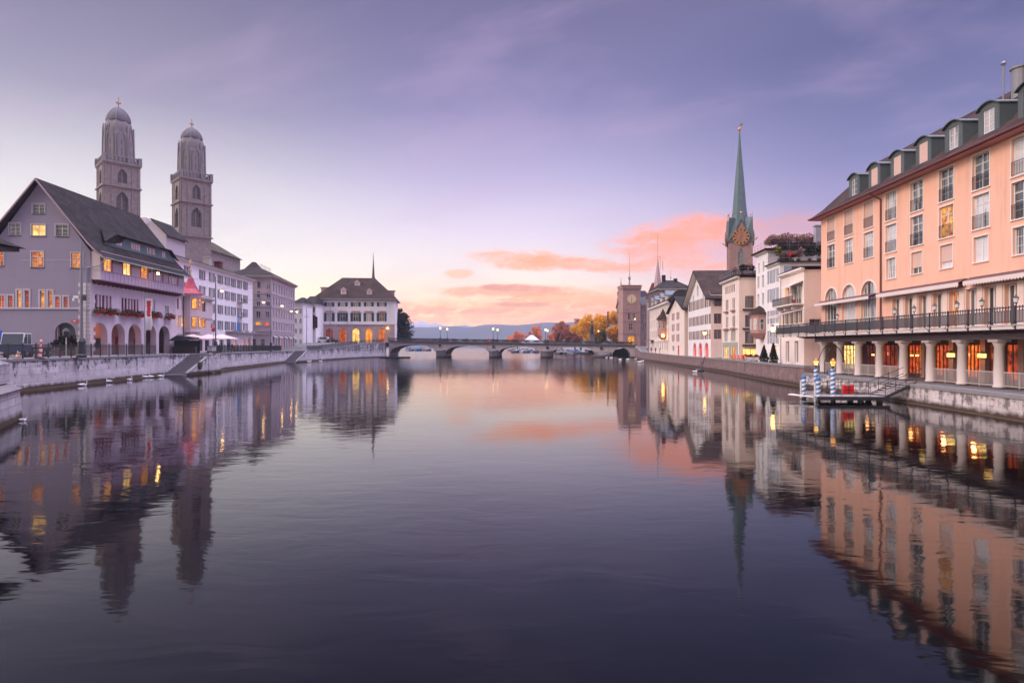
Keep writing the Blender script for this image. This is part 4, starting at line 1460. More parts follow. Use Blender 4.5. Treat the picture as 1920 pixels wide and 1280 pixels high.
f.win(b4.L / 2 - 4.6, hg - 5.2, 0.9, 1.1, nv=0, nh=(), pane=M_glassd)
f.win(b4.L / 2 + 3.6, hg - 5.2, 0.9, 1.1, nv=0, nh=(), pane=M_glassd)
f.wall([(0, 0), (b4.L, 0), (b4.L, h4), (b4.L / 2, hg), (0, h4)], M_whr)
g_ = b4.right()
for zc, hw in ((9.2, 1.9), (6.1, 1.8), (3.35, 1.7)):
    for i in range(5):
        g_.win(1.2 + 1.5 * i, zc, 1.3, hw, nv=1, nh=(), bars=3, depth=0.12, pane=M_glassd, frame=M_brsh)
g_.win(2.7, 0.3, 1.0, 1.5, pane=M_lity, nv=0, nh=(), frame=M_dred)
g_.wall([(0, 0), (13, 0), (13, h4), (0, h4)], M_cream)
core(b4, 0, b4.L, 0, 13, h4, M_whr, skip=('f', 'r'))
mb = MB()
t_ = 0.25
for (ua, za), (ub, zb_) in (((-1.0, h4 - 0.95), (b4.L / 2, hg + 0.15)), ((b4.L / 2, hg + 0.15), (b4.L + 1.0, h4 - 0.95))):
    mb.prism([(ua, -1.1, za), (ub, -1.1, zb_), (ub, -1.1, zb_ + t_), (ua, -1.1, za + t_)], [(ua, 13.2, za), (ub, 13.2, zb_), (ub, 13.2, zb_ + t_), (ua, 13.2, za + t_)])
rf = part('roof', mb, M_rbrown, b4.o)
part('gable_soffit', MB().prism([(-0.8, -1.0, h4 - 0.9), (b4.L / 2, -1.0, hg + 0.05), (b4.L / 2, -1.0, hg + 0.1), (-0.8, -1.0, h4 - 0.85)], [(-0.8, -0.01, h4 - 0.9), (b4.L / 2, -0.01, hg + 0.05), (b4.L / 2, -0.01, hg + 0.1), (-0.8, -0.01, h4 - 0.85)]), M_trim, rf)
part('mast', MB().tube((b4.L / 2 + 2, 8, hg - 1.5), (b4.L / 2 + 2, 8, hg + 4.5), 0.04, 4), M_grmetal, b4.o)
wl = f.part('wall_lamp', MB().tube((b4.L - 0.4, 0, 4.0), (b4.L - 0.4, -1.0, 4.1), 0.04).lathe([(0.16, 4.15), (0.26, 4.6), (0.28, 4.62), (0.05, 4.95)], 6, (b4.L - 0.4, -1.0)), M_dkmetal)
part('bulb', MB().lathe([(0.20, 4.18), (0.30, 4.58)], 8, (b4.L - 0.4, -1.0)), M_bulb, wl, f.M)

# small cream gabled house
b5 = Bld('gabled_house', 'small cream gabled house with pink shutters, left of the banded white house', 'house', (37.5, 146.5), (36.6, 130.2), 2.0, 9.0)
f = b5.front()
h5, hg5 = 12.0 - 2.0, 14.9 - 2.0
M_pksh = pmat('pink_shutter', (0.45, 0.24, 0.24), 0.6, 0.15)
for zc in (8.1, 5.6, 3.2):
    for u in (4.9, 10.0):
        f.win(u, zc, 1.2, 1.5, nv=1, nh=(), bars=1, shut=M_pksh, shw=0.75, depth=0.14, sill=M_dred)
f.win(4.9, 0.9, 2.0, 1.2, nv=1, nh=(), pane=M_glassd)
f.win(10.4, 0, 1.6, 2.2, nv=1, nh=(), pane=M_rdoor, frame=M_dred, name='red_door')
f.win(7.4, 10.7, 1.0, 1.2, nv=0, nh=(), pane=M_glass)
f.wall([(0, 0), (b5.L, 0), (b5.L, h5), (b5.L / 2, hg5), (0, h5)], M_creamy)
g_ = b5.right()
for zc in (7.6, 4.4):
    g_.win(1.4, zc, 0.9, 1.5, nv=1, nh=(), pane=M_glassd, frame=M_dred)
g_.wall([(0, 0), (9, 0), (9, h5), (0, h5)], M_cream)
core(b5, 0, b5.L, 0, 9, h5, M_cream, skip=('f', 'r'))
mb = MB()
for (ua, za), (ub, zb_) in (((-0.7, h5 - 0.35), (b5.L / 2, hg5 + 0.1)), ((b5.L / 2, hg5 + 0.1), (b5.L + 0.7, h5 - 0.35))):
    mb.prism([(ua, -0.6, za), (ub, -0.6, zb_), (ub, -0.6, zb_ + t_), (ua, -0.6, za + t_)], [(ua, 9.2, za), (ub, 9.2, zb_), (ub, 9.2, zb_ + t_), (ua, 9.2, za + t_)])
part('roof', mb, M_rdark, b5.o)

# long pale house with pediment dormers and an oriel
b6 = Bld('long_pale_house', 'long pale house with pediment dormers and a turret oriel, farthest along the promenade', 'house', (39.9, 178.0), (37.7, 147.5), 2.1, 12.0)
f = b6.front()
h6 = 14.5 - 2.1
for i in range(9):
    u = 2.0 + 3.35 * i
    for zc in (1.0, 4.2, 7.2, 9.9):
        f.win(u, zc, 1.3, 1.9, nv=1, nh=(0.66,), surround=M_trim, sw=0.15, depth=0.14, sill=M_trim, shut=M_pksh if zc == 4.2 and i > 5 else None, shw=0.5)
    f.part('pilaster', MB().box(u + 1.3, u + 1.7, -0.12, -0.004, 3.4, h6 - 0.4), M_trim)
f.wall([(0, 0), (b6.L, 0), (b6.L, h6), (0, h6)], M_creamy)
cornice(f, -0.3, b6.L + 0.3, h6, 0.35, 0.6, M_trim)
cornice(f, 0, b6.L, 3.2, 0.2, 0.15, M_trim, 'string_course')
core(b6, 0, b6.L, 0, 12, h6, M_creamy, skip=('f',))
part('roof', MB().prism([(-0.4, -0.5, h6 + 0.352), (b6.L + 0.4, -0.5, h6 + 0.352), (b6.L + 0.4, 12, h6 + 0.352), (-0.4, 12, h6 + 0.352)], [(0.6, 2.4, h6 + 3.2), (b6.L - 0.6, 2.4, h6 + 3.2), (b6.L - 0.6, 10, h6 + 3.2), (0.6, 10, h6 + 3.2)]), M_rdark, b6.o)
for u in (3.5, 10.0, 18.5, 26.0):
    d_ = f.part('dormer', MB().box(u - 1.1, u + 1.1, 0.1, 2.6, h6 + 0.36, h6 + 2.1), M_trim)
    part('pediment', MB().ext([(u - 1.5, h6 + 2.103), (u + 1.5, h6 + 2.103), (u, h6 + 3.3)], 'y', -0.1, 2.8), pmat('slate_blue_roof', (0.14, 0.16, 0.21), 0.6, 0.2), d_, f.M)
    part('dormer_window', MB().box(u - 0.55, u + 0.55, 0.06, 0.095, h6 + 0.6, h6 + 1.9), M_glassd, d_, f.M)
orr = f.part('oriel', MB().lathe([(0.4, 3.5), (1.3, 4.6), (1.35, 4.7), (1.3, 8.4), (1.55, 8.5)], 8, (26.5, -0.7), ph=R(22.5)), om)
part('oriel_roof', MB().lathe([(1.8, 8.51), (0.7, 9.8), (0.06, 11.2)], 8, (26.5, -0.7), ph=R(22.5)), M_rbrown, orr)
for a in (-45, -90, -135, 0):
    M = Matrix.Translation((26.5, -0.7, 0)) @ Matrix.Rotation(R(a + 90), 4, 'Z') @ Matrix.Translation((0, -1.3 * math.cos(R(22.5)) - 0.045, 6.3))
    wq = None
    for nm, me in make_window(0.6, 1.5, M_glassd, M_frame, 0, (0.6,), False, 0.04, None, None, 0, None, None, None, 0, 1, None, 0.06):
        o_ = link('oriel_window' if wq is None else nm, me, orr if wq is None else wq, M if wq is None else None)
        wq = wq or o_
wl = f.part('wall_lamp', MB().tube((b6.L - 2.2, 0, 4.0), (b6.L - 2.2, -1.0, 4.1), 0.05).lathe([(0.2, 4.0), (0.3, 4.1)], 6, (b6.L - 2.2, -1.0)), M_dkmetal)
part('bulb', MB().lathe([(0.22, 4.12), (0.36, 4.4), (0.36, 4.6), (0.15, 4.85)], 8, (b6.L - 2.2, -1.0)), M_bulb, wl, f.M)
f.part('entrance_canopy', MB().box(3.5, 8.5, -1.4, -0.004, 3.45, 3.65), M_dkmetal)

# big dark roofs behind
def block(name, label, cat, px0, px1, py, Y, depth, mat, zb=2.0, roofs=None, wins=None, rmat=None, wmat=None):
    """a building farther back: a box whose front spans two pixel columns at depth Y, with windows and a hipped roof"""
    A, B = W(px0, py, Y), W(px1, py, Y)
    b = Bld(name, label, cat, (A.x, Y), (B.x, Y), zb, depth)
    h = A.z - zb
    f = b.front()
    if wins:
        nc, rows, wv, hv = wins
        for i in range(nc):
            for zc in rows:
                f.win(b.L * (i + 0.5) / nc, zc, wv, hv, nv=1, nh=(), pane=M_glassd, depth=0.15, sill=M_stone, name='window')
    f.wall([(0, 0), (b.L, 0), (b.L, h), (0, h)], mat)
    core(b, 0, b.L, 0, depth, h, mat, skip=('f',))
    cornice(f, -0.2, b.L + 0.2, h - 0.3, 0.29, 0.4, wmat or M_trim)
    if roofs:
        rh, ins = roofs
        hip_roof(b, -0.5, b.L + 0.5, -0.5, depth + 0.5, h, h + rh, ins, b.L - ins, depth * 0.45, rmat or M_rdark, ry2=depth * 0.6)
    return b, f, h
b7, f, h = block('attic_block', 'brown tiled block with a row of attic windows behind the riverside houses', 'building', 1237, 1298, 541, 172, 14, pmat('brown_attic', (0.13, 0.08, 0.075), 0.8, 0.2), 2.0, (3.0, 3.0), (9, (17.0,), 0.6, 1.0), M_rdark)
for i in range(2):
    part('chimney', MB().box(2.0 + 3.4 * i, 2.9 + 3.4 * i, 5, 6, h + 1.2, h + 4.4 - i), M_rbrown, b7.o)
b8, f, h = block('red_roofed_hall', 'bright red roofed hall with a slim antenna turret', 'building', 1233, 1275, 556, 196, 16, pmat('dusky_stone', (0.30, 0.22, 0.22), 0.85, 0.15), 2.0, (5.2, 0.3), None, M_rred)
A = W(1231.5, 530, 196)
tx = A.x - b8.p0.x
tur = part('turret', MB().lathe([(1.3, 0), (1.3, h + 2), (1.0, h + 5.2), (0.4, h + 9.5), (0.1, h + 12.0)], 8, (tx, -1.3), ph=R(22.5)), pmat('turret_stone', (0.42, 0.30, 0.30), 0.85, 0.15), b8.o)
part('antenna', MB().tube((tx, -1.3, h + 11.5), (tx, -1.3, h + 19.5), 0.06, 4).tube((tx - 0.9, -1.3, h + 12.6), (tx + 1.1, -1.3, h + 12.6), 0.05, 4).tube((tx + 0.8, -1.3, h + 8.5), (tx + 0.8, -1.3, h + 12.6), 0.05, 4).tube((tx + 1.6, -1.3, h + 8.2), (tx + 1.6, -1.3, h + 11.2), 0.09, 4), M_grmetal, tur)
part('finial', MB().tube((6.0, 7, h + 5), (6.0, 7, h + 9.6), 0.05, 4).lathe([(0.05, h + 6.6), (0.25, h + 6.9), (0.05, h + 7.2)], 8, (6.0, 7)), M_grmetal, b8.o)

# brick clock tower building at the far bridge end
M_tow = ashlar('rose_tower_brick', (0.42, 0.25, 0.22), (0.30, 0.18, 0.17), 0.7, 0.3, 0.10, 0.25, (0.15, 0.08, 0.08))
M_lowst = ashlar('grey_rusticated_stone', (0.34, 0.27, 0.27), (0.16, 0.12, 0.12), 1.3, 0.6, 0.10, 0.25, (0.1, 0.07, 0.07))
YT = 236.0
A, B = W(1168, 537, YT), W(1201.5, 537, YT)
zb = 4.0
b9 = Bld('clock_tower', 'square rose brick clock tower with a ball topped mast at the bridge end', 'tower', (A.x, YT), (B.x, YT + 0.4), zb, 7.4)
H = A.z - zb - 0.6
f = b9.front()
L = b9.L
def zz9(py): return b9.z(1185, py, L / 2)
f.win(L / 2, 0.0, 3.0, 4.2, arch=True, pane=M_lit, nv=1, nh=(0.55,), depth=0.6, surround=M_lowst, sw=0.4, frame=M_dkmetal)
f.win(L / 2 - 0.9, zz9(599), 1.15, 2.5, arch=True, nv=1, nh=(), pane=M_glassd, depth=0.3)
f.win(L / 2 + 0.9, zz9(599), 1.15, 2.5, arch=True, nv=1, nh=(), pane=M_glassd, depth=0.3)
f.win(L / 2 - 0.3, zz9(619), 1.6, 2.6, nv=1, nh=(0.6,), pane=M_glassd, depth=0.3)
f.wall([(0, 0), (L, 0), (L, H), (0, H)], M_tow)
core(b9, 0, L, 0, 7.4, H, M_tow, skip=('f',))
for zz_ in (zz9(625), zz9(603), zz9(586)):
    part('string_course', MB().box(-0.12, L + 0.12, -0.12, 7.5, zz_, zz_ + 0.22), M_lowst, b9.o)
part('parapet', MB().box(-0.3, L + 0.3, -0.3, 7.7, H, H + 0.9).box(-0.5, L + 0.5, -0.5, 7.9, H + 0.9, H + 1.15), M_tow, b9.o)
for i in range(9):
    part('corbel', MB().box(-0.2 + (L + 0.1) * i / 8, 0.1 + (L + 0.1) * i / 8, -0.28, -0.003, H - 0.7, H - 0.003), M_lowst, b9.o)
clk = f.part('clock_face', MB().lathe([(1.75, 0), (1.75, 0.12)], 28), pmat('pale_gold_dial', (0.70, 0.55, 0.34), 0.5, 0.1))
clk.matrix_local = f.M @ Matrix.Translation((L / 2, 0.002, zz9(560.5))) @ Matrix.Rotation(R(90), 4, 'X')
hn = MB()
for i in range(12):
    a = R(30 * i)
    hn.box(-0.06, 0.06, 1.25, 1.55, 0.121, 0.14, Matrix.Rotation(a, 4, 'Z'))
hn.box(-0.06, 0.06, -0.3, 1.3, 0.125, 0.16, Matrix.Rotation(R(170), 4, 'Z')).box(-0.07, 0.07, -0.2, 0.9, 0.125, 0.17, Matrix.Rotation(R(10), 4, 'Z'))
part('clock_hands', hn, M_dkmetal, clk)
part('mast', MB().lathe([(0.9, H + 1.15), (0.35, H + 2.0), (0.2, H + 3.4), (0.55, H + 4.0), (0.55, H + 4.4), (0.15, H + 5.0), (0.07, H + 8.5), (0.03, H + 14.5)], 8, (L / 2, 3.6)), M_grmetal, b9.o)
# wings
A = W(1201.6, 571, 238.5)
B = W(1224, 571, 238.5)
bw_ = Bld('arched_wing', 'grey stone wing with arched windows to the right of the clock tower', 'building', (A.x, 238.5), (B.x, 238.5), zb, 14)
f = bw_.front()
H2 = A.z - zb
for i in range(2):
    u = 1.9 + 2.5 * i if i < 2 else 0
    for py, hv in ((599, 2.4), (620, 3.2)):
        f.win(1.55 + 2.35 * i, bw_.z(1210, py, 1.5), 1.25, hv, arch=True, nv=1, nh=(), pane=M_glassd, depth=0.3, surround=M_lowst, sw=0.2)
f.win(2.2, 0, 2.6, 3.6, arch=True, nv=1, nh=(0.6,), pane=M_glassd, depth=0.5)
f.wall([(0, 0), (bw_.L, 0), (bw_.L, H2), (0, H2)], M_lowst)
core(bw_, 0, bw_.L, 0, 14, H2, M_lowst, skip=('f',))
cornice(f, 0.0, bw_.L + 0.2, H2 - 0.6, 0.59, 0.5, M_lowst)
part('roof', MB().prism([(0, -0.3, H2), (bw_.L + 0.3, -0.3, H2), (bw_.L + 0.3, 14, H2), (0, 14, H2)], [(0, 2.6, H2 + 3.2), (bw_.L, 2.6, H2 + 3.2), (bw_.L, 12, H2 + 3.2), (0, 12, H2 + 3.2)]), pmat('slate_roof', (0.06, 0.065, 0.085), 0.6, 0.2), bw_.o)
A = W(1148, 575, 300)
bl = Bld('ornate_wing', 'rose stone wing with a red onion turret receding left of the clock tower', 'building', (A.x + 2.2, 300), (W(1167.5, 575, YT + 1).x, YT + 7.5), zb, 12)
f = bl.front()
H3 = 19.0
for i in range(12):
    u = bl.L * (i + 0.5) / 12
    for zc, hv in ((1.0, 3.2), (6.0, 2.6), (10.5, 2.6), (14.6, 2.2)):
        f.win(u, zc, 1.8, hv, arch=True, nv=1, nh=(), pane=M_glassd, depth=0.3, surround=M_lowst, sw=0.3)
f.wall([(0, 0), (bl.L, 0), (bl.L, H3), (0, H3)], M_tow)
core(bl, 0, bl.L, 0, 12, H3, M_tow, skip=('f',))
cornice(f, 0, bl.L, H3 - 0.5, 0.49, 0.6, M_lowst)
part('roof', MB().prism([(0, 0, H3), (bl.L, 0, H3), (bl.L, 12, H3), (0, 12, H3)], [(1, 3, H3 + 3), (bl.L - 1, 3, H3 + 3), (bl.L - 1, 10, H3 + 3), (1, 10, H3 + 3)]), pmat('slate_roof', (0, 0, 0)), bl.o)
for i in range(6):
    part('roof_gable', MB().ext([(bl.L * (i + 0.5) / 6 - 2.4, H3), (bl.L * (i + 0.5) / 6 + 2.4, H3), (bl.L * (i + 0.5) / 6, H3 + 4.0)], 'y', -0.15, 2.5), M_tow, bl.o)
part('onion_turret', MB().lathe([(1.5, H3), (1.5, H3 + 4), (1.9, H3 + 4.4), (1.7, H3 + 5.6), (0.9, H3 + 7.0), (0.35, H3 + 8.2), (0.12, H3 + 10.4), (0.04, H3 + 12.5)], 10, (20, 1.5)), M_rred, bl.o)

# ---- Fraumuenster-like tower with the green needle spire
YS = 165.0
P = W(1386.5, 649, YS)
zb = 2.0
sp = thing('spire_church', 'slender green copper needle spire with a gilded clock above the cream house', 'church tower', (P.x, YS, zb), R(-14))
wd = 5.95
def zs(py): return CH - (py - HY) / FX * YS - zb
M_ft = ashlar('rose_sandstone', (0.36, 0.215, 0.185), (0.26, 0.17, 0.17), 0.9, 0.42, 0.12, 0.35, (0.14, 0.09, 0.09))
h0 = zs(452)
class _S: pass
bs = _S(); bs.o = sp; bs.Mw = Matrix.Translation((P.x, YS, zb)) @ Matrix.Rotation(R(-14), 4, 'Z'); bs.zb = zb
sides = [(-wd / 2, -wd / 2, 0), (wd / 2, -wd / 2, 90), (wd / 2, wd / 2, 180), (-wd / 2, wd / 2, 270)]
M_fgold = emit('gilding', (0.80, 0.42, 0.10), 0.0)
hgab = zs(416)
zc_ = zs(447.5)
for (lx, ly, an) in sides:
    ff = Fac(bs, lx, ly, R(an), wd)
    ff.win(wd / 2, zs(498), 1.5, 4.1, arch=True, point=0.55, nv=1, nh=(0.35, 0.6), pane=M_glassd, depth=0.35, frame=pmat('tracery_stone', (0.30, 0.22, 0.22), 0.8, 0.1), surround=pmat('tracery_stone', (0, 0, 0)), sw=0.2)
    ff.wall([(0, 0), (wd, 0), (wd, h0), (wd / 2, hgab), (0, h0)], M_ft)
    c = ff.part('clock_face', MB().lathe([(2.05, -0.3), (2.05, 0.10)], 32), pmat('dusky_dial', (0.33, 0.15, 0.09), 0.6, 0.1))
    c.matrix_local = ff.M @ Matrix.Translation((wd / 2, -0.42, zc_)) @ Matrix.Scale(0.99, 4) @ Matrix.Rotation(R(90), 4, 'X')
    rg = MB()
    for (r0, r1) in ((2.05, 2.18), (1.38, 1.48)):
        n = 32
        for i in range(n):
            a, b_ = 2 * math.pi * i / n, 2 * math.pi * (i + 1) / n
            rg.prism([(r0 * math.cos(a), r0 * math.sin(a), 0.101), (r1 * math.cos(a), r1 * math.sin(a), 0.101), (r1 * math.cos(b_), r1 * math.sin(b_), 0.101), (r0 * math.cos(b_), r0 * math.sin(b_), 0.101)],
                     [(r0 * math.cos(a), r0 * math.sin(a), 0.16), (r1 * math.cos(a), r1 * math.sin(a), 0.16), (r1 * math.cos(b_), r1 * math.sin(b_), 0.16), (r0 * math.cos(b_), r0 * math.sin(b_), 0.16)])
    # gilded ring with dark numerals
    nu = MB()
    for i in range(12):
        M = Matrix.Rotation(R(30 * i), 4, 'Z')
        nu.prism([M @ Vector(p) for p in ((-0.17, 1.50, 0.101), (0.17, 1.50, 0.101), (0.22, 2.02, 0.101), (-0.22, 2.02, 0.101))], [M @ Vector(p) for p in ((-0.17, 1.50, 0.14), (0.17, 1.50, 0.14), (0.22, 2.02, 0.14), (-0.22, 2.02, 0.14))])
        rg.prism([M @ Vector(p) for p in ((0.24, 1.46, 0.101), (0.68, 1.34, 0.101), (0.90, 1.86, 0.101), (0.28, 2.04, 0.101))], [M @ Vector(p) for p in ((0.24, 1.46, 0.12), (0.68, 1.34, 0.12), (0.90, 1.86, 0.12), (0.28, 2.04, 0.12))])
    part('numerals', nu, pmat('numeral_black', (0.03, 0.02, 0.02), 0.6, 0.1), c)
    rg.box(-0.10, 0.10, -0.5, 1.85, 0.141, 0.2, Matrix.Rotation(R(-8), 4, 'Z')).box(-0.13, 0.13, -0.4, 1.35, 0.141, 0.2, Matrix.Rotation(R(157), 4, 'Z'))
    part('clock_ring', rg, M_gold, c)
    part('numeral_plates', MB(), M_dkmetal, c) if False else None
    # copper gable skirts
    gs = MB()
    for sgn in (-1, 1):
        u0, u1 = wd / 2, wd / 2 + sgn * (wd / 2 + 0.25)
        prof = [(0.0, hgab + 0.25), (0.25, hgab - 1.5), (0.55, h0 + 1.6), (1.0, h0 - 0.6)]
        for (fa, za), (fb, zb2) in zip(prof[:-1], prof[1:]):
            a, b_ = u0 + (u1 - u0) * fa, u0 + (u1 - u0) * fb
            q = [(a, -0.3, za), (b_, -0.3, zb2), (b_, 0.9, zb2 + 0.25), (a, 0.9, za + 0.25)]
            q2 = [(a, -0.3, za - 0.22), (b_, -0.3, zb2 - 0.22), (b_, 0.9, zb2), (a, 0.9, za)]
            gs.prism(q2, q) if sgn > 0 else gs.prism(q, q2)
    ff.part('gable_copper', gs, M_copper)
    ff.part('gable_cross', MB().tube((wd / 2, 0.1, hgab), (wd / 2, 0.1, hgab + 1.7), 0.05, 4).lathe([(0.04, hgab + 1.6), (0.25, hgab + 1.9), (0.04, hgab + 2.2)], 8, (wd / 2, 0.1)), M_gold)
    # gargoyle at the corner
    ff.part('gargoyle', MB().path([(wd - 0.05, 0.05, h0 - 0.5), (wd + 0.7, -0.7, h0 - 0.2), (wd + 1.0, -1.0, h0 + 0.2)], 0.16, 6), M_ft)
    ff.part('corner_spike', MB().tube((0.1, 0.1, zs(412)), (0.1, 0.1, zs(401)), 0.07, 4, 0.03), M_copper)
ztip = zs(248)
hip = wd / 2 + 0.2
prof = [(hip * 1.0, h0 + 0.3), (hip * 0.86, zs(430)), (hip * 0.68, zs(412)), (hip * 0.56, zs(396)), (hip * 0.47, zs(370)), (hip * 0.33, zs(330)), (hip * 0.18, zs(290)), (0.14, ztip)]
part('spire', MB().lathe([(r * 1.06, z) for r, z in prof], 8, ph=R(22.5)), M_copper, sp)
# the four copper shoulders between the gables
for sx in (-1, 1):
    for sy in (-1, 1):
        part('copper_shoulder', MB().prism([(sx * hip, sy * hip, h0 - 0.4), (sx * 0.6, sy * hip, h0 - 0.4), (sx * 0.6, sy * 0.6, h0 - 0.4), (sx * hip, sy * 0.6, h0 - 0.4)][::1 if sx * sy > 0 else -1],
             [(sx * hip * 0.93, sy * hip * 0.93, zs(411)), (sx * 1.2, sy * hip * 0.6, zs(411)), (sx * 0.9, sy * 0.9, zs(411)), (sx * hip * 0.6, sy * 1.2, zs(411))][::1 if sx * sy > 0 else -1]), M_copper, sp)
part('finial', MB().tube((0, 0, ztip - 0.3), (0, 0, zs(232)), 0.07, 6).lathe([(0.06, ztip + 0.2), (0.42, ztip + 0.6), (0.42, ztip + 0.9), (0.06, ztip + 1.3)], 10).box(0.0, 0.9, -0.03, 0.03, zs(236), zs(232)), M_gold, sp)

# ================================================================== the left bank
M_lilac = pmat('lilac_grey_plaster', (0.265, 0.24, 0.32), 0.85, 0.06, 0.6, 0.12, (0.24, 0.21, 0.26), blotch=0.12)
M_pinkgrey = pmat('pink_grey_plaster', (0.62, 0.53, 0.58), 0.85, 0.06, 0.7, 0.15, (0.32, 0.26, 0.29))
M_lilacpanel = pmat('lilac_timber', (0.54, 0.44, 0.52), 0.75, 0.12, 1.5, 0.25, (0.28, 0.18, 0.24))
M_redfr = pmat('crimson_paint', (0.36, 0.02, 0.055), 0.5, 0.15)
M_maroon = pmat('maroon_timber', (0.13, 0.025, 0.05), 0.6, 0.2)
M_quoin = pmat('quoin_stone', (0.62, 0.54, 0.55), 0.85, 0.12, 1.0, 0.15, (0.3, 0.25, 0.26))
M_surr = pmat('grey_surround', (0.48, 0.44, 0.48), 0.85, 0.1, 1.5)
M_rgrey = tiles('grey_brown_roof_tiles', (0.044, 0.036, 0.038))

# ---- guild house with the big gable
A0, A1 = (-54.6, 79.4), (-55.3, 101.2)
g1 = Bld('guild_house', 'big lilac grey gabled guild house with a jettied red windowed storey and arcade', 'house', A0, A1, ZL, 12.8)
hE = 16.3 - ZL                                 # eave
hR = 25.2 - ZL                                 # ridge
f = g1.front()
s = g1.left()                                  # gable wall towards the camera
# river side, lower storeys
groups = [(177, 210, 559, 581, 5), (227, 260.6, 566, 585.5, 6), (274.7, 291.6, 572.5, 587.5, 3), (308.5, 317, 578, 591, 2)]
gpos = []
for a, b_, y0, y1, n in groups:
    u, z, w_, h_ = f.rect(a, y0, b_, y1)
    gpos.append((u, z, w_, h_))
    for i in range(n):
        f.win(u - w_ / 2 + w_ * (i + 0.5) / n, z, w_ / n * 0.72, 1.95 if n > 2 else 1.45, nv=0, nh=(), bars=2, depth=0.2, pane=M_glass, frame=M_redfr if n > 3 else M_frame, fw=0.05)
    f.part('window_surround', MB().box(u - w_ / 2 - 0.2, u + w_ / 2 + 0.2, -0.06, -0.004, z + (2.0 if n > 2 else 1.5), z + (2.2 if n > 2 else 1.7)), M_quoin)
arches = [(172.5, 201.6, 605), (209, 234, 607), (240.6, 265, 608), (273, 293, 610), (298, 318, 611)]
for a, b_, y0 in arches:
    u, z, w_, h_ = f.rect(a, y0, b_, 640)
    zt = z + h_
    f.hole(arch_pts(u, 0.02, w_, zt, 14), 0.9)
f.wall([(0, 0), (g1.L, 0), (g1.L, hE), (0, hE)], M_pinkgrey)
# arcade behind the arches
f.part('arcade_floor', MB().box(0.2, g1.L - 0.2, 0.9, 4.2, -0.05, 0.03), M_paving)
f.part('arcade_back', MB().box(0.2, g1.L - 0.2, 4.2, 4.35, 0, 4.6).box(0.2, g1.L - 0.2, 0.92, 4.3, 4.6, 4.7), pmat('arcade_plaster', (0.50, 0.30, 0.28), 0.85, 0.15))
for u in (3.4, 12.2):
    f.part('arcade_door', MB().box(u, u + 1.4, 4.12, 4.197, 0.03, 2.6), M_redfr)
for u in (7.6, 17.0):
    f.part('notice_board', MB().box(u, u + 1.6, 4.13, 4.195, 0.9, 2.3), M_dkmetal)
pl = bpy.data.lights.new('arcade_light', 'POINT')
pl.energy = 60
pl.color = (1.0, 0.42, 0.25)
pl.shadow_soft_size = 0.3
lo_ = link('arcade_light', pl, g1.o, f.M @ Matrix.Translation((8.0, 2.4, 3.9)))
pl2 = link('arcade_light', pl, g1.o, f.M @ Matrix.Translation((1.6, 2.4, 3.9)))
# gable wall
yo = (hR - hE) / 6.4
apexu = s.L - 6.4
for (a, b_, y0, y1, pane, nv, sil) in ((60, 85, 383, 400.6, M_glass, 1, 1), (16, 40, 419, 441, M_glass, 1, 1), (57, 87, 421.5, 442, M_lity, 1, 1), (103, 129, 421.5, 443, M_glass, 1, 1), (57, 83, 472, 501, M_lit, 1, 1), (132, 156.6, 474, 502, M_lity, 1, 1), (-17, 8, 470, 498, M_lit, 1, 1)):
    u, z, w_, h_ = s.rect(a, y0, b_, y1)
    s.win(u, z, w_ * 0.86, h_, pane=pane, nv=nv, nh=(0.68,), bars=2, depth=0.18, sill=M_dkmetal, surround=M_surr, sw=0.14)
for (a, b_, y0, y1) in ((-6, 8, 554, 576), (15, 24, 554, 576), (32, 39.5, 544, 576), (46.5, 54.5, 544, 576), (75, 83, 545, 576), (90, 98, 545, 576), (104, 112, 556, 576.5), (119.5, 127.5, 556, 576.5)):
    u, z, w_, h_ = s.rect(a, y0, b_, y1)
    s.win(u, z, w_, h_, pane=M_litr if y0 > 550 else M_lit, nv=0 if w_ < 0.8 else 1, nh=(0.66,) if y0 < 550 else (), bars=3, depth=0.22, surround=M_surr, sw=0.2, sill=M_surr, fw=0.045)
u, z, w_, h_ = s.rect(103, 605, 141.6, 640)
s.hole(arch_pts(u, 0.02, w_, z + h_, 14), 0.5)
ua = u
zg = lambda uu: hE + (hR - hE) * (1 - abs(uu - apexu) / 6.4)
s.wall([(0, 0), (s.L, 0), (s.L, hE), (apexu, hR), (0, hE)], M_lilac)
s.part('gate_panel', MB().box(ua - w_ / 2 - 0.1, ua + w_ / 2 + 0.1, 0.5, 0.6, 0, z + h_), M_dkmetal)
zz_ = s.uz(80, 578)[1]
s.part('string_course', MB().box(0, s.L, -0.14, -0.003, zz_ - 0.1, zz_ + 0.12), M_surr)
s.part('string_course', MB().box(4, s.L - 0.5, -0.03, -0.003, hE - 1.25, hE - 1.18), M_surr)
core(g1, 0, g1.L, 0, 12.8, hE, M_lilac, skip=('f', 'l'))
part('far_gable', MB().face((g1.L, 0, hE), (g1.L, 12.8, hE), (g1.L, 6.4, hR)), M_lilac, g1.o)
# corner quoins
qm = MB()
zq = 0.0
i = 0
while zq < hE - 4.3:
    lg = 1.5 if i % 2 else 0.9
    qm.box(s.L - lg, s.L - 0.006, -0.03, -0.004, zq + 0.02, zq + 0.5)
    i += 1
    zq += 0.52
s.part('quoins', qm, M_quoin)
qm, q2 = MB(), MB()
zq, i = 0.0, 0
while zq < hE - 4.3:
    lg = 1.0 if i % 2 else 0.6
    qm.box(-0.02, lg, -0.03, -0.004, zq + 0.02, zq + 0.5)
    q2.box(g1.L - lg, g1.L, -0.03, -0.004, zq + 0.02, zq + 0.5)
    i += 1
    zq += 0.52
f.part('quoins', qm, M_quoin)
f.part('quoins', q2, M_quoin)
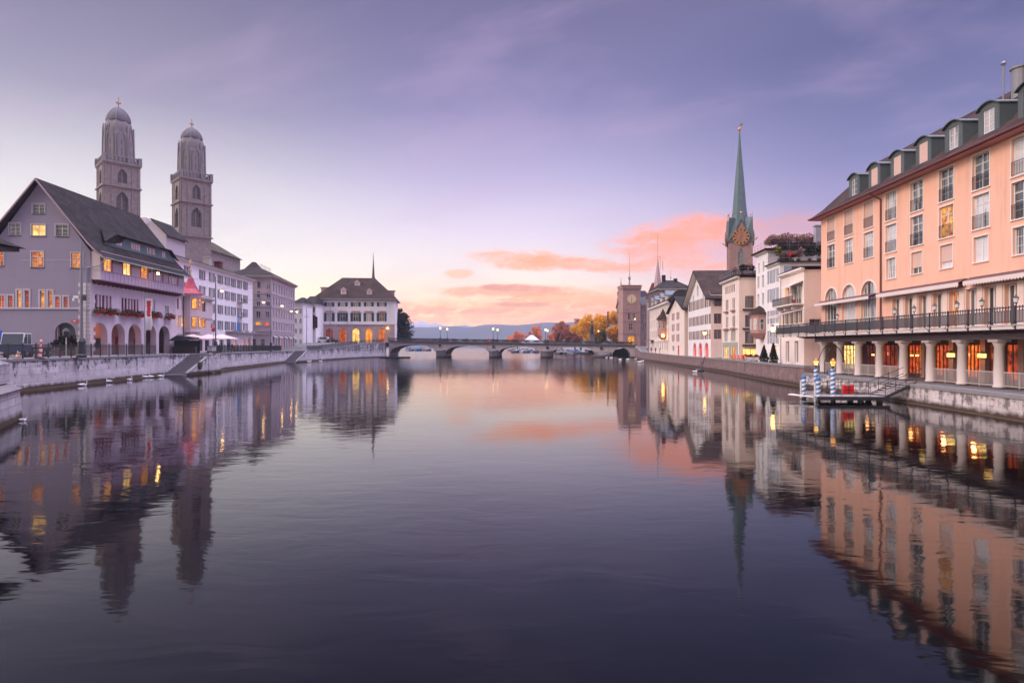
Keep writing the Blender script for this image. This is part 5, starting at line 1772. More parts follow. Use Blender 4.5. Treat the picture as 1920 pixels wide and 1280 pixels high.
# jettied upper storey
JO = 1.15
ju0, ju1 = 0.35, g1.L - 0.3
jz = 12.65 - ZL
jf = Fac(g1, 0, -JO, 0, g1.L)
for (a, b_, y0, y1, n, pane) in ((194, 209, 481, 509, 2, M_lity), (230.6, 244.7, 489.7, 516.5, 2, M_lity), (264, 276.6, 498, 523, 2, M_lit), (288, 304.7, 504, 529, 3, M_glass), (317, 333, 511, 534.5, 3, M_glass)):
    u, z, w_, h_ = jf.rect(a, y0, b_, y1)
    jf.win(u, z, w_, 1.95, pane=pane, nv=n - 1, nh=(), bars=2, depth=0.12, frame=M_frame, surround=M_redfr, sw=0.16)
jf.wall([(ju0, jz), (ju1, jz), (ju1, hE + 0.1), (ju0, hE + 0.1)], M_lilacpanel, 'jetty_wall')
jb = MB()
for i in range(26):
    u = ju0 + (ju1 - ju0) * i / 25
    jb.box(u - 0.035, u + 0.035, -0.03, -0.003, jz + 0.1, jz + 1.15)
jb.box(ju0, ju1, -0.06, -0.003, jz + 1.15, jz + 1.28).box(ju0, ju1, -0.07, -0.003, jz - 0.05, jz + 0.12)
jf.part('timber_ribs', jb, pmat('mauve_timber', (0.42, 0.30, 0.40), 0.7, 0.15))
jf.part('jetty_end', MB().box(ju0 - 0.25, ju0 - 0.002, -0.05, JO - 0.004, jz, hE), M_quoin)
jf.part('jetty_end', MB().box(ju1 + 0.002, ju1 + 0.25, -0.05, JO - 0.004, jz, hE), M_quoin)
jf.part('jetty_floor', MB().box(ju0, ju1, 0.0, JO - 0.004, jz - 0.16, jz - 0.002), M_maroon)
bme = MB().ext([(-0.10, jz - 0.165), (JO - 0.004, jz - 0.165), (JO - 0.004, jz - 0.55), (0.5, jz - 0.42)], 'x', -0.12, 0.12).mesh('joist_end', M_maroon)
for i in range(22):
    link('joist_end', bme, g1.o, jf.M @ Matrix.Translation((ju0 + 0.3 + (ju1 - ju0 - 0.6) * i / 21, 0, 0)))
# roof
rf = gable_roof(g1, -0.75, g1.L + 0.6, [(-2.15, hE - 0.75), (-1.3, hE - 0.12), (0.0, hE + 1.25), (6.4, hR + 0.35), (12.8, hE + 1.25), (14.6, hE - 0.55)], 0.28, M_rgrey)
part('verge_board', MB().ext([(-2.15, hE - 1.05), (-1.3, hE - 0.42), (0.0, hE + 0.95), (6.4, hR + 0.05), (12.8, hE + 0.95), (14.6, hE - 0.85), (14.6, hE - 0.57), (12.8, hE + 1.22), (6.4, hR + 0.33), (0, hE + 1.22), (-1.3, hE - 0.15), (-2.15, hE - 0.78)], 'x', -0.82, -0.752), pmat('mauve_verge', (0.34, 0.24, 0.28), 0.7, 0.12), rf)
part('gutter', MB().path([(-0.75, -2.22, hE - 0.92), (g1.L + 0.6, -2.22, hE - 0.92)], 0.1, 8).path([(-0.3, -2.2, hE - 0.95), (-0.2, -1.3, hE - 1.9), (-0.12, 0.4, hE - 2.15), (-0.12, 0.45, 0)], 0.07, 6), pmat('zinc_gutter', (0.30, 0.34, 0.34), 0.4, 0.1), rf)
# shed dormer
dz0, dz1 = 17.6 - ZL, 19.35 - ZL
dy0 = 0.05
df = Fac(g1, 0, dy0, 0, g1.L)
du0, du1 = df.uz(214, 450, 0)[0], df.uz(315, 470, 0)[0]
for (a, b_, y0, y1, n) in ((218.5, 230, 446, 458, 2), (246, 264, 456, 469, 4), (275, 292, 463.5, 475, 4), (304, 311, 473, 482, 2)):
    u, z, w_, h_ = df.rect(a, y0, b_, y1)
    df.win(u, dz0 + 0.45, w_, 0.95, nv=n - 1, nh=(), depth=0.1, frame=pmat('rust_paint', (0.42, 0.20, 0.17), 0.6, 0.1), pane=M_glass, name='dormer_window')
df.wall([(du0 - 2.4, dz0 + 0.1), (du1 + 2.2, dz0 + 0.1), (du1, dz1), (du0, dz1)], M_copper, 'dormer_wall')
part('dormer_roof', MB().prism([(du0 - 2.7, dy0 - 0.45, dz0 + 0.28), (du0 - 0.2, dy0 - 0.5, dz1 - 0.08), (du1 + 0.2, dy0 - 0.5, dz1 - 0.08), (du1 + 2.5, dy0 - 0.45, dz0 + 0.28), (du1 + 0.2, 1.7, dz1 + 0.62), (du0 - 0.2, 1.7, dz1 + 0.62)],
     [(du0 - 2.7, dy0 - 0.45, dz0 + 0.42), (du0 - 0.2, dy0 - 0.5, dz1 + 0.08), (du1 + 0.2, dy0 - 0.5, dz1 + 0.08), (du1 + 2.5, dy0 - 0.45, dz0 + 0.42), (du1 + 0.2, 1.7, dz1 + 0.78), (du0 - 0.2, 1.7, dz1 + 0.78)]), M_rgrey, rf)
# wall lamp between the jetty windows
u, z = jf.uz(271, 511)
wl = jf.part('wall_lamp', MB().tube((u, 0, z), (u, -0.8, z), 0.03).lathe([(0.05, z + 0.02), (0.2, z + 0.2), (0.05, z + 0.45)], 8, (u, -0.8)), M_dkmetal)
part('bulb', MB().lathe([(0.08, z - 0.32), (0.2, z - 0.18), (0.16, z + 0.02)], 10, (u, -0.8)), M_bulbw, wl, jf.M)

# flower boxes on the guild house sills
M_gleaf = leafmat('geranium_leaves', (0.02, 0.045, 0.015), (0.09, 0.14, 0.04), 3.0)
M_gred = leafmat('geranium_petals', (0.45, 0.02, 0.015), (0.80, 0.09, 0.05), 4.0)


def leaves(mb, n, c, r, size, rg, jitter=1.0):
    for _ in range(n):
        while True:
            p = Vector((rg.uniform(-1, 1), rg.uniform(-1, 1), rg.uniform(-1, 1)))
            if p.length <= 1:
                break
        q = Vector((c[0] + p.x * r[0], c[1] + p.y * r[1], c[2] + p.z * r[2]))
        a = Vector((rg.gauss(0, 1), rg.gauss(0, 1), rg.gauss(0, 1))).normalized()
        b = a.orthogonal().normalized()
        cx_ = a.cross(b)
        sz = size * rg.uniform(0.6, 1.3)
        mb.face(q - b * sz - cx_ * sz * 0.6, q + b * sz - cx_ * sz * 0.6, q + b * sz + cx_ * sz * 0.6, q - b * sz + cx_ * sz * 0.6)
    return mb


rg = random.Random(3)
fbl = ['longest left box of red geraniums under the five light window of the guild house', 'box of red geraniums under the six light window beside the white flag', 'shorter box of red geraniums just right of the white flag', 'smallest box of geraniums by the far corner of the guild house']
for (u, z, w_, h_), lb in zip(gpos, fbl):
    P = f.Mw @ Vector((u, -0.35, z - 0.25))
    t_ = thing('flower_box', lb, 'flower box', tuple(P), g1.rz, 'geranium boxes on the guild house')
    hw = w_ / 2 + (0.5 if w_ > 2 else 0.3)
    part('trough', MB().box(-hw, hw, -0.18, 0.18, -0.28, 0.0), M_maroon, t_)
    lf, pt = MB(), MB()
    for i in range(int(hw * 2 / 0.45) + 1):
        x = -hw + 0.2 + 0.45 * i
        leaves(lf, 60, (x, -0.15, 0.12), (0.36, 0.38, 0.5), 0.075, rg)
        leaves(pt, 34, (x + rg.uniform(-0.2, 0.2), -0.34, -0.12 + rg.uniform(-0.25, 0.3)), (0.24, 0.2, 0.26), 0.07, rg)
    part('foliage', lf, M_gleaf, t_)
    part('blossoms', pt, M_gred, t_)

# ---- pink house with the crimson turret
B0, B1 = (-60.4, 108.6), (-61.6, 126.0)
g2 = Bld('turret_house', 'small rosy house with glowing windows and a crimson pointed turret over its bay', 'house', B0, B1, ZL, 9.0)
f = g2.front()
h2 = 13.3 - ZL
M_rosy = pmat('rosy_plaster', (0.62, 0.50, 0.52), 0.85, 0.06, 0.7, 0.15, (0.35, 0.26, 0.28))
for (a, b_, y0, y1, n, pane) in ((328, 335, 562, 579, 2, M_glass), (341, 348.5, 563.5, 580.5, 2, M_glass), (367.5, 374, 566, 582, 2, M_glass), (378.5, 385, 568, 584, 2, M_glass),
                                 (327.5, 334.5, 596, 612, 2, M_lity), (339.5, 348, 597, 613, 2, M_lity), (367, 374, 598, 614, 2, M_lit), (378, 385, 600, 614, 2, M_lit)):
    u, z, w_, h_ = f.rect(a, y0, b_, y1)
    f.win(u, z, w_, 1.95, pane=pane, nv=n - 1, nh=(), bars=1, depth=0.16, frame=M_redfr if pane is not M_glass else M_dred, fw=0.05, surround=M_rosy, sw=0.08)
for u in (2.2, 6.0, 12.0, 15.0):
    f.win(u, 0.2, 1.9, 2.6, pane=M_glassd, nv=1, nh=(0.75,), depth=0.2, frame=M_dkmetal)
f.wall([(0, 0), (g2.L, 0), (g2.L, h2), (0, h2)], M_rosy)
core(g2, 0, g2.L, 0, 9, h2, M_rosy, skip=('f',))
cornice(f, -0.1, g2.L + 0.1, h2, 0.22, 0.45, M_stone)
cornice(f, 0, g2.L, 3.3, 0.2, 0.12, M_stone, 'string_course')
zc = f.uz(340, 593)[1]
cornice(f, 0, g2.L, zc, 0.15, 0.10, M_stone, 'string_course')
part('roof', MB().prism([(-0.3, -0.5, h2 + 0.222), (g2.L + 0.3, -0.5, h2 + 0.222), (g2.L + 0.3, 9, h2 + 0.222), (-0.3, 9, h2 + 0.222)], [(-0.1, 3.5, h2 + 2.2), (g2.L, 3.5, h2 + 2.2), (g2.L, 8, h2 + 2.2), (-0.1, 8, h2 + 2.2)]), pmat('mauve_roof', (0.26, 0.17, 0.20), 0.7, 0.2), g2.o)
u0, z0 = f.uz(361, 550, -0.9)
tb = f.part('turret_bay', MB().lathe([(0.6, 2.6), (1.75, 3.8), (1.8, 3.9), (1.75, 4.0), (1.75, h2 + 0.3), (2.0, h2 + 0.5)], 8, (u0, -0.55), ph=R(22.5)), M_rosy)
M_crim = pmat('crimson_copper', (0.42, 0.035, 0.075), 0.45, 0.12, 2.0, 0.3, (0.25, 0.02, 0.05))
zt = f.uz(358, 517, -0.55)[1]
zb_ = h2 + 0.45
part('turret_roof', MB().lathe([(2.35, zb_), (1.75, zb_ + 0.35), (1.2, zb_ + 1.0), (0.8, zb_ + 1.9), (0.5, zb_ + 2.9), (0.14, zt)], 8, (u0, -0.55), ph=R(22.5)), M_crim, tb)
zf = f.uz(358, 487, -0.55)[1]
part('finial', MB().lathe([(0.13, zt - 0.2), (0.10, zt + 0.8), (0.22, zt + 1.0), (0.08, zt + 1.3), (0.06, zf - 1.0), (0.22, zf - 0.8), (0.22, zf - 0.1), (0.03, zf)], 8, (u0, -0.55)), pmat('worn_gilt', (0.55, 0.38, 0.26), 0.5, 0.15), tb)
for a in (-45, -90, -135):
    for (py0, pane) in ((580, M_lit), (614, M_lity)):
        zw = f.uz(361, py0, -0.9)[1]
        M = Matrix.Translation((u0, -0.55, 0)) @ Matrix.Rotation(R(a + 90), 4, 'Z') @ Matrix.Translation((0, -1.75 * math.cos(R(22.5)) - 0.045, zw))
        wq = None
        for nm, me in make_window(0.95, 2.0, pane, M_redfr, 0, (0.7,), False, 0.04, None, None, 0, None, None, None, 0, 0, None, 0.07):
            o_ = link('bay_window' if wq is None else nm, me, tb if wq is None else wq, M if wq is None else None)
            wq = wq or o_
f.part('downpipe', MB().tube((u0 - 2.0, -0.15, 0), (u0 - 2.0, -0.15, h2), 0.08, 6), M_dkmetal)

# ---- white house with grey shutters
C0, C1 = (-64.2, 116.0), (-66.2, 156.5)
g3 = Bld('shuttered_house', 'long white four storey house with grey shutters and a bright arcaded ground floor', 'house', C0, C1, ZL, 12.0)
f = g3.front()
h3 = 20.7 - ZL
M_gsh = pmat('grey_shutter', (0.17, 0.165, 0.18), 0.6, 0.15)
M_whl = pmat('white_lilac_plaster', (0.86, 0.83, 0.85), 0.85, 0.05, 0.7, 0.10, (0.5, 0.46, 0.5))
for px in (351, 379, 397, 413, 426, 437.5, 449, 460):
    u = f.uz(px, 600)[0]
    for z in (15.3, 12.0, 8.6, 5.1):
        f.win(u, z - 0.2, 1.15, 1.95, nv=1, nh=(), bars=1, shut=M_gsh, shw=0.75, depth=0.15, surround=M_whl, sw=0.06, sill=M_stone)
for i, u in enumerate((29.5, 35.0, 38.5)):
    f.win(u, 0.0, 2.2, 3.3, arch=True, pane=glow('pink_arcade', s2l((200, 110, 100)), s2l((255, 190, 170)), 0.8, 1.0), nv=1, nh=(0.6,), depth=0.5, frame=M_dkmetal)
for u in (14, 18, 22, 26):
    f.win(u, 0.1, 2.4, 2.8, pane=M_glassd, nv=1, nh=(0.75,), depth=0.3)
f.wall([(0, 0), (g3.L, 0), (g3.L, h3), (0, h3)], M_whl)
core(g3, 0, g3.L, 0, 12, h3, M_whl, skip=('f',))
cornice(f, -0.2, g3.L + 0.3, h3 - 0.1, 0.3, 0.55, M_frame)
for px in (449,):
    u = f.uz(px, 600)[0]
    for z in (11.55, 8.15):
        bb = f.part('balcony', MB().box(u - 1.6, u + 1.6, -1.0, -0.004, z, z + 0.15), M_stone)
        rb = MB().box(u - 1.6, u + 1.6, -0.98, -0.94, z + 1.0, z + 1.05)
        for i in range(20):
            rb.box(u - 1.58 + i * 0.166, u - 1.56 + i * 0.166, -0.97, -0.95, z + 0.151, z + 1.0)
        part('balcony_rail', rb, M_dkmetal, bb, f.M)
f.part('canopy', MB().box(24, g3.L - 0.2, -1.6, -0.004, 4.35, 4.55).box(24, g3.L - 0.2, -1.62, -1.5, 4.2, 4.349), pmat('mauve_canopy', (0.25, 0.19, 0.22), 0.6, 0.2))
for u in (27, 30, 34, 38):
    f.part('planter', MB().box(u - 0.6, u + 0.6, -1.4, -0.9, 4.552, 4.9), M_stone)
hip_roof(g3, -0.6, g3.L + 0.6, -0.8, 12.6, h3 + 0.25, h3 + 2.5, 4, g3.L - 4, 5.8, M_rgrey)
for u, hh_ in ((27.0, 3.9), (33.0, 3.6)):
    part('chimney', MB().box(u, u + 1.5, 5.0, 6.4, h3 + 1.5, h3 + hh_).box(u - 0.12, u + 1.62, 4.9, 6.5, h3 + hh_, h3 + hh_ + 0.25), M_rred if u > 30 else M_stone, g3.o)

# ---- grey palace block
D0, D1 = (-63.0, 160.5), (-66.2, 187.0)
g4 = Bld('palace_block', 'massive mauve grey five storey block with a hipped dark roof and window rows', 'building', D0, D1, ZL, 11.0)
f = g4.front()
s = g4.left()
h4 = 22.2 - ZL
M_mauve = pmat('mauve_stone', (0.46, 0.39, 0.42), 0.85, 0.07, 0.7, 0.12, (0.25, 0.2, 0.23))
M_mauvet = pmat('mauve_trim', (0.50, 0.43, 0.46), 0.85, 0.08, 1.0)
for i in range(9):
    u = 2.3 + (f.L - 4.2) * i / 8
    for z in (15.7, 12.3, 9.0, 5.6):
        f.win(u, z, 1.1, 2.1, nv=1, nh=(), pane=M_glass, depth=0.25, surround=M_mauvet, sw=0.16, sill=M_mauvet)
    f.win(u, 0.1, 1.5, 3.2, nv=0, nh=(0.75,), pane=M_litr if i in (3, 6) else M_glassd, depth=0.3, surround=M_mauvet, sw=0.16)
    if i % 2 == 0:
        f.part('awning', MB().prism([(u - 0.9, -0.06, 3.9), (u + 0.9, -0.06, 3.9), (u + 0.9, -0.9, 3.5), (u - 0.9, -0.9, 3.5)], [(u - 0.9, -0.06, 3.96), (u + 0.9, -0.06, 3.96), (u + 0.9, -0.9, 3.56), (u - 0.9, -0.9, 3.56)]), M_frame)
f.wall([(0, 0), (f.L, 0), (f.L, h4), (0, h4)], M_mauve)
for (a, b_, y0, y1, pane) in ((482, 488.5, 528, 540, M_glass), (500, 506.5, 530, 541, M_glass), (481.5, 488, 546, 558, M_glass), (499.5, 506.5, 547, 558, M_glass), (480.5, 488, 565, 575, M_glassd), (498.5, 506, 565.5, 576.5, M_glassd),
                              (480, 488, 583.5, 595, M_glassd), (498, 505, 583.5, 595.5, M_glassd), (479, 490, 603, 609.5, M_lit), (496, 504, 603.5, 611, M_litr)):
    u, z, w_, h_ = s.rect(a, y0, b_, y1)
    s.win(u, z, w_, h_, nv=1, nh=(), pane=pane, depth=0.25, surround=M_mauvet, sw=0.15, sill=M_mauvet)
for u in (2.2, 4.4, 6.6, 8.8):
    s.win(u, 0.1, 1.1, 3.0, nv=0, nh=(0.7,), pane=M_glassd, depth=0.3)
s.wall([(0, 0), (s.L, 0), (s.L, h4), (0, h4)], M_mauve)
core(g4, 0, f.L, 0, 11, h4, M_mauve, skip=('f', 'l'))
for z in (14.9, 11.5, 5.0, 4.3):
    cornice(f, -0.1, f.L, z, 0.2, 0.16, M_mauvet, 'string_course')
    cornice(s, 0, s.L, z, 0.2, 0.16, M_mauvet, 'string_course')
cornice(f, -0.4, f.L + 0.2, h4 - 0.3, 0.3, 0.6, pmat('warm_brown_eave', (0.45, 0.33, 0.30), 0.8, 0.1))  # browner than the mauve trim on the adjoining front
cornice(s, 0, s.L + 0.3, h4 - 0.3, 0.3, 0.6, M_mauvet)
hip_roof(g4, -0.9, f.L + 0.9, -0.9, 11.9, h4 + 0.22, h4 + 3.5, 5.5, f.L - 5, 5.5, M_rgrey)
part('attic', MB().prism([(4, 4, h4 + 2.4), (8, 4, h4 + 2.4), (8, 8, h4 + 2.4), (4, 8, h4 + 2.4)], [(5.6, 5.6, h4 + 4.5), (6.4, 5.6, h4 + 4.5), (6.4, 6.4, h4 + 4.5), (5.6, 6.4, h4 + 4.5)]), M_rgrey, g4.o)
rr = MB()
for z in (h4 + 4.0, h4 + 4.5):
    rr.tube((10, 5.5, z), (f.L - 6, 5.5, z), 0.04, 4)
for i in range(9):
    rr.tube((10 + 1.3 * i, 5.5, h4 + 3.4), (10 + 1.3 * i, 5.5, h4 + 4.6), 0.04, 4)
part('ridge_rail', rr, M_grmetal, g4.o)

# ---- pale houses between the block and the hall
e1, f, h = block('pale_narrow_house', 'narrow white house with dark shutters squeezed beside the mauve block', 'house', 550, 568, 568, 205, 10, M_whl, 3.8, (2.2, 1.2), (2, (1.0, 4.6, 8.0, 11.2), 0.75, 1.5), M_rgrey)
e2, f, h = block('bay_fronted_house', 'white house with a glazed bay and a small orange lit door behind the tram masts', 'house', 566, 592, 570, 216, 12, M_whl, 4.4, (3.2, 1.2), (3, (5.4, 8.8, 11.6), 1.1, 1.7), M_rgrey)
f.part('bay', MB().box(0.8, 3.6, -0.9, -0.004, 4.6, 7.2).prism([(0.6, -1.0, 7.2), (3.8, -1.0, 7.2), (3.8, -0.01, 7.2), (0.6, -0.01, 7.2)], [(1.2, -0.4, 8.6), (3.2, -0.4, 8.6), (3.2, -0.01, 8.6), (1.2, -0.01, 8.6)]), pmat('sage_bay', (0.42, 0.45, 0.44), 0.7, 0.15))
r0 = None
for nm, me in make_window(1.7, 2.2, M_lit, M_dkmetal, 1, (), False, 0.1, None, None, 0, None, None, None, 0, 0, None, 0.06):
    o_ = link('lit_door' if r0 is None else nm, me, e2.o if r0 is None else r0, f.M @ Matrix.Translation((2.6, -0.115, 0.1)) if r0 is None else None)
    r0 = r0 or o_
part('red_gable', MB().prism([(4.0, -0.6, 6.0), (5.6, -0.6, 6.0), (5.6, -0.6, 9.8), (3.2, -0.6, 11.2)], [(4.0, -0.2, 6.0), (5.6, -0.2, 6.0), (5.6, -0.2, 9.8), (3.2, -0.2, 11.2)]), M_rbrown, e2.o)

# ---- hall with the hipped roof and the flèche
YH = 226.0
A, B = W(591.5, 640, YH - 1.5), W(740, 640, YH + 2.0)
zb = 5.35
g5 = Bld('riverside_hall', 'white riverside hall with dark green shutters, glowing arches and a thin roof spike', 'hall', (A.x, YH - 1.5), (B.x, YH + 2.0), zb, 19.0)
f = g5.front()
h5 = g5.z(665, 560, g5.L / 2)
M_hall = pmat('white_hall_plaster', (0.88, 0.845, 0.85), 0.85, 0.05, 0.6, 0.08, (0.5, 0.45, 0.47))
M_hallst = ashlar('rosy_ashlar', (0.52, 0.40, 0.39), (0.38, 0.28, 0.28), 1.6, 0.6, 0.06, 0.15, (0.3, 0.2, 0.2))
M_dgsh = pmat('dark_green_shutter', (0.03, 0.055, 0.06), 0.6, 0.2)
M_pkst = pmat('pink_lintel', (0.55, 0.36, 0.36), 0.8, 0.1)
zm = f.uz(665, 608.5)[1]
colsH = (617.5, 642.5, 667, 691.5, 716)
for i, px in enumerate(colsH):
    u = f.uz(px, 600)[0]
    z1 = f.uz(px, 602.5)[1]
    z2 = f.uz(px, 574.5)[1]
    f.win(u, z1, 1.85, 3.2, nv=1, nh=(0.66,), bars=1, depth=0.2, shut=M_dgsh, shw=0.95)
    f.part('lintel', MB().box(u - 1.6, u + 1.6, -0.28, -0.005, z1 + 3.55, z1 + 3.95).box(u - 1.3, u + 1.3, -0.18, -0.004, z1 + 3.3, z1 + 3.549), M_pkst)
    f.win(u, z2, 1.75, 1.55, nv=1, nh=(), bars=1, depth=0.2, shut=M_dgsh, shw=0.9)
    pane = (glow('hall_arch_dim', s2l((110, 30, 20)), s2l((190, 80, 40)), 0.8, 0.8, 0.4), M_lit, M_lity, glow('hall_arch_orange', s2l((255, 110, 20)), s2l((255, 165, 60)), 0.95, 0.6), glow('hall_arch_orange', 0, 0, 0))[i]
    f.hole(arch_pts(u, 0.02, 2.6, f.uz(px, 615.5)[1], 14), 0.5)
    zt = f.uz(px, 615.5)[1]
    r0 = None
    for nm, me in make_window(2.6, round(zt - 0.02, 2), pane, M_dred, 1, (0.55,), True, 0.5, None, None, 0, None, None, None, 0, 0, None, 0.07):
        o_ = link('arch_window' if r0 is None else nm, me, g5.o if r0 is None else r0, f.M @ Matrix.Translation((u, 0, 0.02)) if r0 is None else None)
        r0 = r0 or o_
    f.part('arch_trim', MB(), M_hallst) if False else None
lower = [hh_ for hh_ in f.holes if max(p[1] for p in hh_) < zm]
upper = [hh_ for hh_ in f.holes if min(p[1] for p in hh_) > zm]
dl = [0.5] * len(lower)
f.holes, f.depths = lower, dl
f.wall([(0, 0), (f.L, 0), (f.L, zm), (0, zm)], M_hallst, 'ground_floor_wall')
f.holes, f.depths = upper, [0.2] * len(upper)
f.wall([(0, zm), (f.L, zm), (f.L, h5), (0, h5)], M_hall)
core(g5, 0, f.L, 0, 19, h5, M_hall, skip=('f',))
cornice(f, -0.1, f.L + 0.1, zm - 0.12, 0.3, 0.2, M_hallst, 'string_course')
cornice(f, -0.3, f.L + 0.3, h5 - 0.5, 0.49, 0.7, M_stone)
for u in (0.0, 2.4, f.L - 2.9, f.L - 0.5):
    f.part('pilaster', MB().box(u, u + 0.5, -0.10, -0.004, zm + 0.3, h5 - 0.95), M_hall)
hz = g5.z(672, 521, f.L / 2, 7)
rx0, rx1 = f.uz(642, 520, 7)[0], f.uz(703, 522, 7)[0]
hip_roof(g5, -1.0, f.L + 1.0, -1.0, 20, h5, hz, rx0, rx1, 7.0, pmat('x', (0, 0, 0)) if False else M_rbrown)
zs_ = g5.z(700, 473, rx1 - 0.6, 7)
part('spike', MB().lathe([(0.75, hz - 0.8), (0.5, hz + 1.0), (0.28, hz + 4.5), (0.08, zs_ - 1.8), (0.05, zs_)], 8, (rx1 - 0.6, 7.0)).lathe([(0.05, zs_ - 2.0), (0.25, zs_ - 1.7), (0.05, zs_ - 1.4)], 8, (rx1 - 0.6, 7.0)), pmat('dark_spike', (0.08, 0.05, 0.05), 0.6, 0.2), g5.o)
for (px, py, dy) in ((644, 554, 0.6), (692.5, 556, 0.6), (670, 540, 4.0)):
    u, z = f.uz(px, py, dy)
    d_ = f.part('dormer', MB().box(u - 0.95, u + 0.95, dy, dy + 4.0, z, z + 2.0), M_hall)
    part('dormer_roof', MB().ext([(u - 1.35, z + 2.003), (u + 1.35, z + 2.003), (u, z + 3.1)], 'y', dy - 0.3, dy + 4.5), M_pkst, d_, f.M)
    part('dormer_window', MB().box(u - 0.55, u + 0.55, dy - 0.05, dy - 0.004, z + 0.3, z + 1.8), M_glass, d_, f.M)
for (px, py) in ((609, 548),):
    u, z = f.uz(px, py, 8)
    part('side_dormer', MB().box(u - 1.2, u + 3.5, 7, 9.5, z - 1.0, z + 1.6).box(u - 1.6, u + 4, 6.8, 9.7, z + 1.6, z + 1.9), M_pkst, g5.o)
u, z = f.uz(735, 552, 8)
part('side_dormer', MB().box(u - 2.5, u + 0.9, 7, 9.5, z - 1.0, z + 1.2).box(u - 2.8, u + 1.3, 6.8, 9.7, z + 1.2, z + 1.5), M_pkst, g5.o)
wl = f.part('wall_lamp', MB().box(f.uz(727, 616)[0] - 0.15, f.uz(727, 616)[0] + 0.15, -0.5, -0.004, f.uz(727, 616)[1] - 0.1, f.uz(727, 616)[1] + 0.05), M_dkmetal)
uu, zz_ = f.uz(727, 615)
part('bulb', MB().lathe([(0.18, zz_ - 0.3), (0.28, zz_ - 0.1), (0.2, zz_ + 0.2)], 8, (uu, -0.65)), M_bulb, wl, f.M)

# ---- twin towered church on the rise behind
M_gm = ashlar('tower_sandstone', (0.265, 0.225, 0.215), (0.28, 0.22, 0.23), 1.0, 0.5, 0.10, 0.35, (0.16, 0.12, 0.13), jw=0.02)
M_gmu = pmat('pale_crown_stone', (0.225, 0.205, 0.215), 0.85, 0.10, 0.6, 0.3, (0.24, 0.20, 0.22))
M_dome = pmat('lead_dome', (0.10, 0.092, 0.112), 0.7, 0.15, 1.0, 0.25, (0.13, 0.12, 0.15))
zbC = 9.0
P1 = W(222, 649, 172.0)
P2 = W(359.5, 649, 188.0)
gm = thing('twin_tower_church', 'grey sandstone church with twin domed towers on the rise behind the guild house', 'church', (P1.x, P1.y, zbC), 0)


